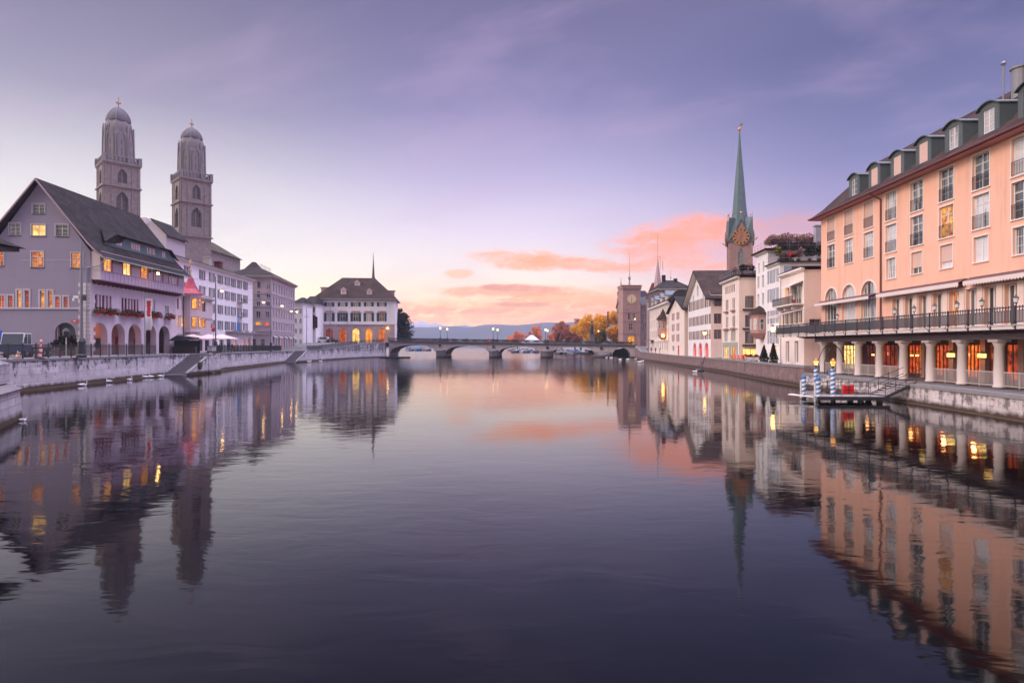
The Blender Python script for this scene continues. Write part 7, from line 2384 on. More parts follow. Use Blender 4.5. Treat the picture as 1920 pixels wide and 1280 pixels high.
# dark spreading tree beside the hall
rg = random.Random(5)
Yt = 247.0
P = W(742, 640, Yt)
dt = thing('cedar_tree', 'dark spreading cedar leaning out from the right corner of the white hall', 'tree', (P.x, Yt, 4.6), 0)
tk = MB().tube((0, 0, -0.5), (0.5, 0, 6), 0.5, 8, 0.35).tube((0.5, 0, 6), (-0.5, 0, 14), 0.35, 8, 0.08)
lf = MB()
for (z, r_) in ((13.0, 3.2), (12.0, 4.4), (10.8, 5.6), (9.4, 6.2), (7.8, 6.8), (6.2, 6.8), (4.6, 7.4), (3.2, 8.0), (1.8, 8.2)):
    for i in range(9):
        a = rg.uniform(-0.6 * math.pi, 0.6 * math.pi) if z < 11 else rg.uniform(0, 2 * math.pi)
        e = Vector((r_ * math.cos(a) * rg.uniform(0.6, 1.0), r_ * 0.8 * math.sin(a), z + rg.uniform(-1.1, 0.9)))
        b0 = Vector((0.3, 0, z - 0.6))
        tk.tube(b0, e, 0.09, 4, 0.02)
        for k_ in range(4):
            q = b0.lerp(e, 0.4 + 0.18 * k_)
            leaves(lf, 50, (q.x, q.y, q.z + rg.uniform(-0.5, 0.5)), (1.3, 1.2, 0.85), 0.22, rg)
part('trunk', tk, M_bark, dt)
part('crown', lf, M_ldk, dt)

# ---- white marquee, monument, tall mast beyond the bridge
A, B = W(976, 640, 480), W(1018, 640, 480)
tn = thing('marquee', 'white peaked marquee on the lake shore among the orange trees', 'tent', ((A.x + B.x) / 2, 480, 1.5), 0)
wv = (B.x - A.x) / 2
zt_ = W(998, 628, 480).z - 1.5
part('roof', MB().prism([(-wv, -6, 5.0), (wv, -6, 5.0), (wv, 6, 5.0), (-wv, 6, 5.0)], [(-wv * 0.12, -1, zt_), (wv * 0.12, -1, zt_), (wv * 0.12, 1, zt_), (-wv * 0.12, 1, zt_)]), pmat('white_canvas', (0.62, 0.64, 0.70), 0.7, 0.05), tn)
part('side_wall', MB().box(-wv * 0.97, wv * 0.97, -5.8, 5.8, 0, 4.996), pmat('white_canvas', (0, 0, 0)), tn)
P = W(1110, 645, 228)
mo = thing('monument', 'dark green bronze rider monument on a tall plinth beyond the bridge end', 'statue', (P.x, 228, 4.0), 0)
part('plinth', MB().box(-0.9, 0.9, -0.8, 0.8, 0, 4.2).box(-1.1, 1.1, -1.0, 1.0, 4.2, 4.5), M_pier, mo)
zt_ = W(1110, 606, 228).z - 4.0
part('figure', MB().lathe([(0.55, 4.5), (0.75, 5.6), (0.6, 6.8), (0.75, 7.6), (0.45, 8.4), (0.22, 8.7), (0.36, 9.1), (0.3, 9.5), (0.05, zt_)], 10), pmat('dark_bronze', (0.03, 0.045, 0.04), 0.5, 0.2), mo, None, True)
P = W(1138, 645, 222)
t_ = thing('flag_mast', 'thin tall mast standing before the yellow tree at the bridge end', 'mast', (P.x, 222, 4.0), 0)
part('pole', MB().lathe([(0.12, 0), (0.06, W(1138, 592, 222).z - 4)], 8), M_grmetal, t_)
part('flag', MB().box(0.05, 0.6, -0.02, 0.02, W(1138, 600, 222).z - 4, W(1138, 584, 222).z - 4), pmat('dusky_flag', (0.20, 0.09, 0.10), 0.8, 0.2), t_)
P = W(1158, 645, 226)
t_ = thing('street_lamp', 'lit street lamp between the yellow tree and the clock tower', 'street lamp', (W(1122, 645, 232).x, 232, 4.0), 0)
zt_ = W(1122, 621, 232).z - 4
part('post', MB().lathe([(0.14, 0), (0.07, zt_ - 0.3)], 8), M_dkmetal, t_)
part('bulb', MB().lathe([(0.1, zt_ - 0.3), (0.34, zt_), (0.1, zt_ + 0.35)], 10), M_bulbs, t_)
P = W(1190.5, 598, 234.5)
t_ = thing('street_lamp', 'lit bracket lamp glowing before the paired windows of the clock tower', 'street lamp', (P.x, 234.5, 4.0), 0)
part('post', MB().lathe([(0.12, 0), (0.06, P.z - 4.3)], 8), M_dkmetal, t_)
part('bulb', MB().lathe([(0.1, P.z - 4.3), (0.34, P.z - 4), (0.1, P.z - 3.7)], 10), M_bulbs, t_)


# ---- boats seen through the arches
def boat_parts(kind, hullm, topm):
    t_ = thing('moored_boat', 'x', 'boat', (0, 0, 0), 0)
    h = MB()
    rows = []
    for s_, y in ((0.0, 3.6), (0.55, 2.6), (0.95, 0.8), (1.0, -1.2), (0.92, -3.2)):
        rows.append([(-1.25 * s_, y, 1.0 + 0.25 * max(0, y) / 3.6), (-0.9 * s_, y, 0.1), (0, y, -0.25), (0.9 * s_, y, 0.1), (1.25 * s_, y, 1.0 + 0.25 * max(0, y) / 3.6)])
    ids = [h.pts(r_) for r_ in rows]
    for a, b_ in zip(ids[:-1], ids[1:]):
        for i in range(4):
            h.f.append((a + i, a + i + 1, b_ + i + 1, b_ + i))
        h.f.append((a + 4, a, b_, b_ + 4))
    h.f.append(tuple(ids[-1] + i for i in (0, 1, 2, 3, 4)))
    part('hull', h, hullm, t_)
    if kind == 'cabin':
        part('cabin', MB().prism([(-0.95, -1.6, 1.0), (0.95, -1.6, 1.0), (0.8, 1.6, 1.05), (-0.8, 1.6, 1.05)], [(-0.85, -1.3, 2.2), (0.85, -1.3, 2.2), (0.6, 0.7, 2.2), (-0.6, 0.7, 2.2)]), topm, t_)
        part('cabin_window', MB().box(-0.8, 0.8, -1.50, -1.42, 1.45, 2.0), M_glassd, t_)
    else:
        part('cover', MB().prism([(-1.2, -3.1, 1.02), (1.2, -3.1, 1.02), (0.5, 2.6, 1.15), (-0.5, 2.6, 1.15)], [(-0.25, -2.4, 1.9), (0.25, -2.4, 1.9), (0.1, 1.6, 1.7), (-0.1, 1.6, 1.7)]), topm, t_)
    return t_


M_hw = pmat('white_hull', (0.34, 0.34, 0.39), 0.35, 0.05)
M_hb = pmat('blue_canvas', (0.04, 0.06, 0.17), 0.7, 0.1)
M_hbb = pmat('bright_blue_canvas', (0.02, 0.16, 0.42), 0.7, 0.1)
M_hd = pmat('dark_hull', (0.08, 0.07, 0.09), 0.5, 0.1)
protos = [(boat_parts('cover', M_hw, M_hb), 'blue covered white boat'), (boat_parts('cabin', M_hw, M_hw), 'white cabin boat'), (boat_parts('cabin', M_hd, M_hw), 'dark hulled cabin boat'), (boat_parts('cover', M_hd, M_hbb), 'bright blue covered dark boat')]
spots = []
for i, px in enumerate((767, 773, 779, 784.5, 790, 796, 802)):
    spots.append((px, 520 + 12 * (i % 3), (0, 2, 0, 3, 1, 0, 2)[i], 1.6, 'leftmost arch of the bridge', i))
for i, px in enumerate((962, 968, 975, 982, 989, 997, 1004)):
    spots.append((px, 372 + 9 * (i % 3), (2, 2, 0, 1, 2, 0, 2)[i], 1.25, 'third arch from the hall', i))
for i, px in enumerate((1049, 1056, 1063, 1071, 1079, 1087.5, 1096)):
    spots.append((px, 298 + 7 * (i % 3), (2, 1, 2, 0, 2, 3, 2)[i], 1.15, 'arch beside the round arch', i))
used = set()
ordn = ('leftmost', 'second', 'third', 'fourth', 'fifth', 'sixth', 'rightmost')
for px, Y, kd, sc, where, i in spots:
    pr, nm = protos[kd]
    lab = '%s %s seen through the %s' % (ordn[i], nm, where)
    o = pr if kd not in used else dup(pr)
    used.add(kd)
    o.location = (W(px, 0, Y).x, Y, 0)
    o.rotation_euler = (0, 0, rnd.uniform(-0.5, 0.5))
    o.scale = (sc, sc, sc)
    o['label'] = lab
    o['group'] = 'boats moored behind the bridge'
# long low boat moored by the first arch
P = W(745, 671, 212)
rb = thing('low_barge', 'long low dark barge lying in the water by the first bridge arch', 'boat', (P.x, 208, 0), R(8))
part('hull', MB().prism([(-4.6, -0.8, -0.2), (4.6, -0.8, -0.2), (4.6, 0.8, -0.2), (-4.6, 0.8, -0.2)], [(-5.4, -1.1, 0.45), (5.4, -1.1, 0.45), (5.4, 1.1, 0.45), (-5.4, 1.1, 0.45)]), M_hd, rb)
part('deck', MB().box(-5.2, 5.2, -0.95, 0.95, 0.452, 0.5), M_grmetal, rb)


# ---- striped mooring poles and the landing stage by the hotel
def stripe_mat():
    m = bpy.data.materials.new('blue_white_spiral')
    m.use_nodes = True
    g = NT(m.node_tree)
    b = g.n['Principled BSDF']
    x, y, z = g.xyz(g.new('ShaderNodeTexCoord').outputs['Object'])
    a = g.m('DIVIDE', g.m('ARCTAN2', y, x), 2 * math.pi)
    fr = g.m('FRACT', g.m('SUBTRACT', g.m('MULTIPLY', z, 3.1), a))
    n = g.noise(g.new('ShaderNodeTexCoord').outputs['Object'], 6.0, 3.0)
    c = g.mix(g.m('GREATER_THAN', fr, 0.5), (0.06, 0.20, 0.50), (0.78, 0.78, 0.80))
    c = g.mix(g.m('MULTIPLY', g.smooth(n, 0.5, 0.75), 0.35), c, (0.25, 0.25, 0.27))
    c = g.mix(g.m('LESS_THAN', z, 0.16), c, (0.03, 0.03, 0.03))
    g.put(b.inputs['Base Color'], c)
    b.inputs['Roughness'].default_value = 0.45
    return m


M_str = stripe_mat()


def mpole(label, px, pyw, pyt, lamp, r=0.165, backpost=False):
    Y = CH * FX / (pyw - HY)
    P = W(px, pyw, Y)
    H = W(px, pyt, Y).z
    t_ = thing('mooring_pole', label, 'mooring pole', (P.x, Y, 0), 0, 'blue and white spiral mooring poles')
    part('shaft', MB().lathe([(r, -2.2), (r, H), (r * 0.6, H + 0.002)], 16), M_str, t_, None, False)
    if lamp:
        part('collar', MB().lathe([(0.05, H), (0.05, H + 0.18), (0.12, H + 0.24)], 8), M_dkmetal, t_)
        l_ = part('lantern', MB().lathe([(0.11, H + 0.242), (0.19, H + 0.56)], 8), M_lantern, t_)
        part('lantern_roof', MB().lathe([(0.22, H + 0.562), (0.16, H + 0.66), (0.03, H + 0.80)], 8), M_gold, l_)
    else:
        part('cap', MB().lathe([(r * 1.15, H + 0.003), (r * 1.15, H + 0.10), (r * 0.7, H + 0.22), (0.03, H + 0.26)], 14), pmat('blue_cap', (0.04, 0.14, 0.36), 0.5, 0.1), t_)
    if backpost:
        part('fender', MB().box(-r - 0.10, -r - 0.002, -0.05, 0.05, 0.05, H - 0.15), M_frame, t_)


mpole('short outermost blue and white striped pole at the free end of the landing stage', 1507, 747.5, 709, False, backpost=True)
mpole('short blue and white striped pole second from the free end of the landing stage', 1534, 753, 712.5, False, backpost=True)
mpole('tall striped pole with a glowing lantern, behind the two short striped poles', 1530, 741.5, 690, True)
mpole('tall striped pole with a glowing lantern, closest to the red life jacket box', 1562, 753.5, 692, True)

ls = thing('landing_stage', 'grey landing stage on piles with thin rails and steps up to the hotel', 'jetty', (22.0, 44.5, 0), R(-3))
M_wd = pmat('weathered_deck', (0.30, 0.26, 0.26), 0.75, 0.25, 2.0)
part('deck', MB().box(-0.2, 4.6, -1.0, 1.3, 0.30, 0.42), M_wd, ls)
part('edge_beam', MB().box(-0.3, 4.7, -1.08, -1.002, 0.18, 0.44).box(-0.3, 4.7, 1.302, 1.38, 0.18, 0.44), M_dkmetal, ls)
part('gangplank', MB().prism([(-0.2, -0.3, 0.3), (-0.2, 0.4, 0.3), (-0.9, 2.0, 0.36), (-1.4, 1.4, 0.36)], [(-0.2, -0.3, 0.36), (-0.2, 0.4, 0.36), (-0.9, 2.0, 0.42), (-1.4, 1.4, 0.42)]), M_frame, ls)
for x in (2.9, 4.2):
    part('pile', MB().lathe([(0.2, -2.5), (0.2, 0.29)], 12, (x, -0.6)), M_dkmetal, ls)
    part('pile', MB().lathe([(0.2, -2.5), (0.2, 0.29)], 12, (x, 0.9)), M_dkmetal, ls)
rl = MB()
for yy in (1.25,):
    for z in (0.75, 1.05, 1.35):
        rl.tube((-0.1, yy, z), (4.4, yy, z), 0.022, 5)
    for x in (0.0, 1.1, 2.2, 3.3, 4.4):
        rl.tube((x, yy, 0.42), (x, yy, 1.36), 0.022, 5)
part('back_rail', rl, M_dkmetal, ls)
rl = MB()
for z in (0.8, 1.3):
    rl.tube((1.4, -0.95, z), (4.4, -0.95, z), 0.022, 5)
for x in (1.4, 2.4, 3.4, 4.4):
    rl.tube((x, -0.95, 0.42), (x, -0.95, 1.31), 0.022, 5)
part('front_rail', rl, M_grmetal, ls)
ns = 7
for i in range(ns):
    x = 4.55 + 0.28 * i
    part('step', MB().box(x, x + 0.30, -0.95, 1.2, 0.44 + 0.145 * (i + 1) - 0.05, 0.44 + 0.145 * (i + 1)), M_wd, ls)
x1 = 4.55 + 0.28 * ns
for yy in (-1.0, 1.23):
    part('stringer', MB().prism([(4.4, yy, 0.28), (x1, yy, 1.28), (x1, yy + 0.05, 1.28), (4.4, yy + 0.05, 0.28)], [(4.4, yy, 0.48), (x1, yy, 1.5), (x1, yy + 0.05, 1.5), (4.4, yy + 0.05, 0.48)]), M_dkmetal, ls)
    hr = MB()
    for dz_ in (0.5, 0.95):
        hr.tube((4.4, yy, 0.42 + dz_), (x1 + 0.4, yy, 1.5 + dz_), 0.022, 5)
    for k_ in range(4):
        fx = k_ / 3
        hr.tube((4.4 + (x1 - 4.4) * fx, yy, 0.4 + 1.05 * fx), (4.4 + (x1 - 4.4) * fx, yy, 1.38 + 1.07 * fx), 0.022, 5)
    part('handrail', hr, M_dkmetal, ls)
P = W(1588, 740, 43.6)
lj = thing('life_jacket_box', 'bright red cushion shaped rescue bag hung on the rail of the landing stage', 'rescue bag', (P.x, 43.45, 0.62), 0)
lb_ = MB().ext([(-0.36, 0.06), (-0.30, 0.0), (-0.10, 0.03), (0.10, 0.03), (0.30, 0.0), (0.36, 0.06), (0.39, 0.32), (0.36, 0.58), (0.30, 0.64), (0.10, 0.61), (-0.10, 0.61), (-0.30, 0.64), (-0.36, 0.58), (-0.39, 0.32)], 'y', -0.09, 0.09)
part('bag', lb_, pmat('rescue_red', (0.75, 0.02, 0.025), 0.5, 0.08), lj)
part('straps', MB().box(-0.26, 0.26, -0.102, -0.092, 0.27, 0.31).box(-0.03, 0.03, -0.105, -0.093, 0.03, 0.6), M_dkmetal, lj)
# hoop arch, sign and downpipe behind the landing stage
P = W(1557, 697, 57.5)
ha = thing('gate_arch', 'dark bent pipe arch over the boat landing gate', 'gate arch', (P.x + 0.4, 57.5, 1.4), 0)
for dy_ in (0.0, 1.2):
    part('hoop', MB().path([(-0.95 + 1.9 * i / 16, dy_, 0.9 + 1.75 * math.sin(math.pi * (0.02 + 0.96 * i / 16)) ** 0.75) for i in range(17)], 0.035, 6).tube((-0.95, dy_, 0), (-0.95, dy_, 1.1), 0.035).tube((0.95, dy_, 0), (0.95, dy_, 1.1), 0.035), M_dkmetal, ha)
P = W(1550, 714, 56)
sg = thing('pier_sign', 'blue and white board on the quay wall behind the striped poles', 'sign', (P.x, 55.2, 0.95), R(-8))
part('board', MB().box(-0.36, 0.36, -0.03, 0.03, 0.45, 0.85), pmat('sign_blue', (0.02, 0.07, 0.30), 0.5, 0.05), sg)
part('white_panel', MB().box(-0.36, 0.36, -0.03, 0.03, 0.0, 0.448), M_frame, sg)
part('lines', MB().box(-0.30, 0.05, -0.036, -0.031, 0.72, 0.76).box(-0.30, 0.2, -0.036, -0.031, 0.62, 0.65).box(-0.30, 0.1, -0.036, -0.031, 0.54, 0.57), M_frame, sg)
part('post', MB().box(-0.32, -0.27, 0.031, 0.08, -1.8, 0.85).box(0.27, 0.32, 0.031, 0.08, -1.8, 0.85), M_dkmetal, sg)

# ---- things on the right promenade
def conifer(label, px, pyt, Y, zg):
    P = W(px, pyt, Y)
    t_ = thing('potted_conifer', label, 'potted tree', (P.x, Y, zg), 0, 'clipped conifers in pots on the right promenade')
    H = P.z - zg
    part('pot', MB().box(-0.4, 0.4, -0.4, 0.4, 0, 0.55), M_dkmetal, t_)
    part('trunk', MB().tube((0, 0, 0.5), (0, 0, H * 0.8), 0.06), M_bark, t_)
    lf = MB()
    rg = random.Random(px)
    for i in range(34):
        fz = i / 34
        leaves(lf, 70, (0, 0, 0.65 + (H - 0.75) * fz), (0.62 * (1 - fz) + 0.05,) * 2 + (0.12,), 0.055, rg)
    part('crown', lf, leafmat('conifer_needles', (0.010, 0.022, 0.012), (0.05, 0.075, 0.035), 2.0), t_)


conifer('clipped cone conifer in a dark pot before the glowing oriel corner', 1432.5, 646, 80.5, 1.7)
conifer('clipped cone conifer in a dark pot beneath the lit wall lantern', 1450, 642, 76.5, 1.68)
M_redc = pmat('red_fabric', (0.72, 0.045, 0.03), 0.8, 0.08)
M_salr = pmat('salmon_fabric', (0.80, 0.17, 0.13), 0.8, 0.08)
for i, px in enumerate((1375, 1381.5, 1388.5, 1395, 1401)):
    P = W(px, 676, 90.5 - 1.2 * i)
    t_ = thing('terrace_chair', ('leftmost', 'second', 'middle', 'fourth', 'rightmost')[i] + ' of the salmon red chairs along the promenade wall', 'chair', (P.x, P.y, 1.75), R(90), 'salmon red chairs on the promenade')
    part('seat', MB().box(-0.3, 0.3, -0.28, 0.28, 0.40, 0.5), M_salr, t_)
    part('backrest', MB().prism([(-0.3, 0.22, 0.45), (0.3, 0.22, 0.45), (0.3, 0.28, 0.45), (-0.3, 0.28, 0.45)], [(-0.3, 0.34, 1.0), (0.3, 0.34, 1.0), (0.3, 0.40, 1.0), (-0.3, 0.40, 1.0)]), M_salr, t_)
    for x in (-0.26, 0.26):
        for y in (-0.24, 0.24):
            part('leg', MB().box(x - 0.02, x + 0.02, y - 0.02, y + 0.02, 0, 0.398), M_dkmetal, t_)
for i, px in enumerate((1397.5, 1405, 1413)):
    P = W(px, 670, 89.5)
    t_ = thing('red_bush_ball', ('left', 'middle', 'right')[i] + ' of three round crimson flower balls before the glowing shop', 'planter', (P.x, 89.5 - 0.5 * i, 1.75), 0, 'crimson flower balls by the shop')
    part('pot', MB().lathe([(0.2, 0), (0.28, 0.4)], 10), M_dkmetal, t_)
    lf = MB()
    leaves(lf, 420, (0, 0, 0.72), (0.46, 0.42, 0.36), 0.06, random.Random(i))
    part('blossoms', lf, leafmat('crimson_petals', (0.20, 0.005, 0.008), (0.55, 0.02, 0.025), 3.0), t_)
for i, px in enumerate((1407, 1415, 1423)):
    P = W(px, 676, 84.5)
    t_ = thing('white_table', ('left', 'middle', 'right')[i] + ' white cloth table between the red flower balls and the conifers', 'table', (P.x, 84.8 - 0.9 * i, 1.72), 0, 'white tables on the promenade')
    part('tabletop', MB().box(-0.42, 0.42, -0.42, 0.42, 0.70, 0.75), M_frame, t_)
    part('cloth', MB().box(-0.44, 0.44, -0.44, -0.42, 0.35, 0.76).box(-0.44, 0.44, 0.42, 0.44, 0.35, 0.76), M_frame, t_)
    part('leg', MB().lathe([(0.25, 0), (0.25, 0.03), (0.03, 0.06), (0.03, 0.7)], 8), M_dkmetal, t_)
# wall lantern on the white roof garden house
f = b2.front()
u, z = f.uz(1449, 617, -0.9)
wl = f.part('wall_lamp', MB().tube((u, 0, z - 0.6), (u, -0.9, z - 0.45), 0.04).lathe([(0.14, z - 0.42), (0.2, z - 0.36)], 8, (u, -0.9)).lathe([(0.30, z + 0.28), (0.05, z + 0.6)], 8, (u, -0.9)), M_dkmetal)
part('bulb', MB().lathe([(0.18, z - 0.355), (0.27, z + 0.27)], 8, (u, -0.9)), M_bulb, wl, f.M)
# roof gardens
def roof_plant(label, P, r, n, mat, seed, size=0.12, cat='plant', pot=True):
    t_ = thing('roof_plant', label, cat, tuple(P), 0, 'plants on the roof terraces')
    if pot:
        part('pot', MB().lathe([(0.22, 0), (0.3, 0.4)], 8), M_dkmetal, t_)
    rg = random.Random(seed)
    part('stems', MB().tube((0, 0, 0.2), (0, 0, r[2]), 0.03, 4), M_bark, t_)
    lf = MB()
    for _ in range(5):
        leaves(lf, n // 5, (rg.uniform(-0.5, 0.5) * r[0], rg.uniform(-0.5, 0.5) * r[1], 0.4 + r[2] * rg.uniform(0.7, 1.4)), (r[0] * 0.6, r[1] * 0.6, r[2] * 0.5), size, rg)
    part('foliage', lf, mat, t_)


M_twig = leafmat('pink_brown_twigs', (0.16, 0.08, 0.07), (0.50, 0.30, 0.24), 1.2)
M_lyg = leafmat('yellow_green_leaves', (0.12, 0.11, 0.02), (0.42, 0.36, 0.08), 2.0)
M_lred = leafmat('scarlet_leaves', (0.35, 0.02, 0.02), (0.65, 0.06, 0.05), 2.0)
for (px, py, Y, rr_, n, mt, lb) in ((1461, 476, 83.0, (0.5, 0.5, 0.9), 240, M_lyg, 'yellow green shrub on the upper terrace of the white house'), (1485, 481, 83.0, (0.8, 0.5, 0.6), 260, M_lred, 'scarlet shrub on the upper terrace of the white house'),
                                   (1497, 482, 82.9, (0.8, 0.5, 0.9), 200, M_twig, 'bare rosy shrub on the upper terrace right of the scarlet one'), (1518, 480, 82.8, (0.9, 0.8, 1.0), 420, M_ldk, 'round dark green shrub on the upper terrace near the hotel'), (1536, 480, 82.6, (0.7, 0.7, 1.0), 300, M_ldk, 'dark shrub on the upper terrace half hidden by the hotel')):
    P = W(px, py, Y)
    roof_plant(lb, (P.x, P.y, 15.4), rr_, n, mt, int(px), 0.13)
for i, (px, wd_) in enumerate(((1447, 1.3), (1460, 1.5), (1475, 1.6), (1507, 1.5), (1523, 1.6))):
    Y = 87.5
    P = W(px, 465, Y)
    roof_plant(('low', 'arching', 'dense', 'pale', 'thin')[i] + ' rosy brown creeper over the roof pergola of the white house' + (', left of the chimney' if i < 3 else ', right of the chimney'), (P.x, P.y, 17.6), (wd_, 1.6, 1.1), 900, M_twig, 50 + i, 0.09, pot=False)
for i, (px, mt, lb) in enumerate(((1375, M_twig, 'rosy potted shrub at the left of the cream house roof terrace'), (1392, M_ldk, 'dark potted shrub at the corner of the cream house roof terrace'), (1404, M_twig, 'pale bushy shrub on the cream house roof terrace beside the spire'), (1412, M_ldk, 'dark shrub at the right end of the cream house roof terrace'))):
    P = W(px, 518, 95 if px > 1390 else 98)
    roof_plant(lb, (P.x, P.y, 14.9), (0.7, 0.6, 0.8), 260, mt, 70 + i, 0.12)
# iron landing frame with a small raft by the brick wall
P = W(1318, 690, 101.5)
t_ = thing('landing_raft', 'dark iron landing frame with a low raft against the brick promenade wall', 'mooring', (P.x - 0.3, 101.0, 0), R(80))
part('raft', MB().box(-1.6, 1.6, -0.1, 0.9, -0.1, 0.16), M_dkmetal, t_)
part('ladder', MB().tube((0.6, 0.2, 0.1), (0.2, -0.5, 2.4), 0.04).tube((-0.6, 0.2, 0.1), (-0.2, -0.5, 2.4), 0.04).tube((0.55, 0.1, 0.5), (-0.55, 0.1, 0.5), 0.03).tube((0.45, -0.1, 1.0), (-0.45, -0.1, 1.0), 0.03).tube((0.35, -0.25, 1.6), (-0.35, -0.25, 1.6), 0.03).tube((1.4, 0.7, 0.1), (0.2, -0.4, 1.8), 0.04), M_dkmetal, t_)

# ================================================================== left bank: street life
# ---- flags
P = W(272, 649, 77.6)
t_ = thing('banner_pole', 'white banner with a red crest hanging from a pole before the guild house arcade', 'flag', (-46.35, 77.4, ZL), R(20))
part('pole', MB().lathe([(0.06, 0), (0.035, 7.6), (0.07, 7.62), (0.01, 7.8)], 8), M_grmetal, t_)
bn = MB()
for i in range(8):
    z0, z1 = 7.2 - 0.5 * i, 7.2 - 0.5 * (i + 1)
    w0, w1 = 0.75 + 0.08 * math.sin(i * 1.3), 0.75 + 0.08 * math.sin((i + 1) * 1.3)
    y0, y1 = 0.08 * math.sin(i * 0.9), 0.08 * math.sin((i + 1) * 0.9)
    bn.prism([(0.05, y0, z0), (0.05 + w0 * 0.5, y0 + 0.14, z0), (0.05 + w0, y0, z0), (0.05 + w0, y0 + 0.02, z0), (0.05 + w0 * 0.5, y0 + 0.16, z0), (0.05, y0 + 0.02, z0)], [(0.05, y1, z1), (0.05 + w1 * 0.5, y1 + 0.14, z1), (0.05 + w1, y1, z1), (0.05 + w1, y1 + 0.02, z1), (0.05 + w1 * 0.5, y1 + 0.16, z1), (0.05, y1 + 0.02, z1)])


def banner_mat(name, base, mark, z0, z1, cx):
    m = bpy.data.materials.new(name)
    m.use_nodes = True
    g = NT(m.node_tree)
    x, y, z = g.xyz(g.new('ShaderNodeTexCoord').outputs['Object'])
    n = g.noise(g.new('ShaderNodeTexCoord').outputs['Object'], 3.5, 2.0)
    dxx = g.m('ABSOLUTE', g.m('SUBTRACT', x, cx))
    inz = g.m('MULTIPLY', g.m('GREATER_THAN', z, z0), g.m('LESS_THAN', z, z1))
    fm = g.m('MULTIPLY', inz, g.m('LESS_THAN', g.m('ADD', dxx, g.m('MULTIPLY', n, 0.3)), 0.36))
    g.put(g.n['Principled BSDF'].inputs['Base Color'], g.mix(fm, base, mark))
    g.n['Principled BSDF'].inputs['Roughness'].default_value = 0.8
    return m


part('banner', bn, banner_mat('white_red_banner', (0.78, 0.76, 0.78), (0.65, 0.04, 0.06), 4.9, 6.9, 0.42), t_)
P = W(446, 600, 141)
t_ = thing('banner_pole', 'blue and white banner on a slanting staff at the front of the shuttered house', 'flag', (P.x, 141, 7.4), R(60))
part('pole', MB().tube((0, 0, 1.0), (0.2, -0.3, 4.9), 0.05), M_grmetal, t_)
part('banner', MB().prism([(-0.35, 0, 0), (0.45, 0.2, 0.1), (0.45, 0.23, 0.1), (-0.35, 0.03, 0)], [(0.0, 0, 4.0), (0.45, 0.1, 4.1), (0.45, 0.13, 4.1), (0.0, 0.03, 4.0)]), banner_mat('blue_banner', (0.03, 0.25, 0.62), (0.75, 0.70, 0.72), 2.2, 3.2, 0.1), t_)

# ---- road signs
P = W(400, 620, 101)
t_ = thing('road_sign', 'red prohibition signs stacked on a post beside the slim mast', 'road sign', (P.x, 101, ZL), R(30))
z1, z2 = W(400, 611, 101).z - ZL, W(400, 619, 101).z - ZL
part('post', MB().tube((0, 0.06, 0), (0, 0.06, z1 + 0.4), 0.04), M_grmetal, t_)
part('square_sign', MB().box(-0.36, 0.36, -0.02, 0.02, z1 - 0.34, z1 + 0.34), pmat('sign_red', (0.62, 0.03, 0.07), 0.5, 0.05), t_)
rg_ = MB()
n = 20
for i in range(n):
    a, b_ = 2 * math.pi * i / n, 2 * math.pi * (i + 1) / n
    rg_.prism([(0.14 * math.cos(a), -0.03, z1 + 0.14 * math.sin(a)), (0.26 * math.cos(a), -0.03, z1 + 0.26 * math.sin(a)), (0.26 * math.cos(b_), -0.03, z1 + 0.26 * math.sin(b_)), (0.14 * math.cos(b_), -0.03, z1 + 0.14 * math.sin(b_))],
              [(0.14 * math.cos(a), -0.021, z1 + 0.14 * math.sin(a)), (0.26 * math.cos(a), -0.021, z1 + 0.26 * math.sin(a)), (0.26 * math.cos(b_), -0.021, z1 + 0.26 * math.sin(b_)), (0.14 * math.cos(b_), -0.021, z1 + 0.14 * math.sin(b_))])
part('white_ring', rg_, M_frame, t_)
part('round_sign', MB().ext([(0.30 * math.cos(2 * math.pi * i / 20), z2 + 0.30 * math.sin(2 * math.pi * i / 20)) for i in range(20)], 'y', -0.02, 0.02), pmat('sign_red', (0, 0, 0)), t_)
fs = g1.left()
u, z = fs.uz(143, 602)
P = fs.Mw @ Vector((u, -0.25, z))
t_ = thing('street_sign', 'small red street sign with a white strip by the gate of the guild house', 'sign', tuple(P), g1.rz - R(90))
part('plate', MB().box(-0.5, 0.5, -0.03, 0.03, -0.12, 0.12), pmat('sign_red', (0, 0, 0)), t_)
part('white_strip', MB().box(-0.18, 0.1, -0.037, -0.031, -0.05, 0.05), M_frame, t_)
part('bracket', MB().box(-0.4, -0.34, 0.03, 0.25, -0.03, 0.03).box(0.34, 0.4, 0.03, 0.25, -0.03, 0.03), M_dkmetal, t_)

# ---- crane truck, cones and marker posts in front of the gable
M_truckb = pmat('truck_blue', (0.02, 0.045, 0.12), 0.4, 0.1)
tk_ = thing('crane_truck', 'dark blue truck with a white cab and folded blue crane parked before the gable', 'truck', (-50.2, 61.5, ZL), R(14))
tk_.scale = (0.85, 0.85, 0.85)
part('cab_body', MB().box(-1.2, 1.2, 0.0, 2.0, 0.75, 1.5), M_truckb, tk_)
part('cab', MB().ext([(0.05, 1.502), (2.0, 1.502), (2.0, 2.95), (0.45, 2.95)], 'x', -1.15, 1.15), pmat('truck_white', (0.72, 0.72, 0.74), 0.35, 0.05), tk_)
part('windscreen', MB().prism([(-1.06, -0.03, 1.58), (1.06, -0.03, 1.58), (1.06, 0.06, 1.58), (-1.06, 0.06, 1.58)], [(-1.04, 0.37, 2.85), (1.04, 0.37, 2.85), (1.04, 0.44, 2.85), (-1.04, 0.44, 2.85)]), glass('truck_glass', (0.015, 0.03, 0.03), amount=0.1), tk_)
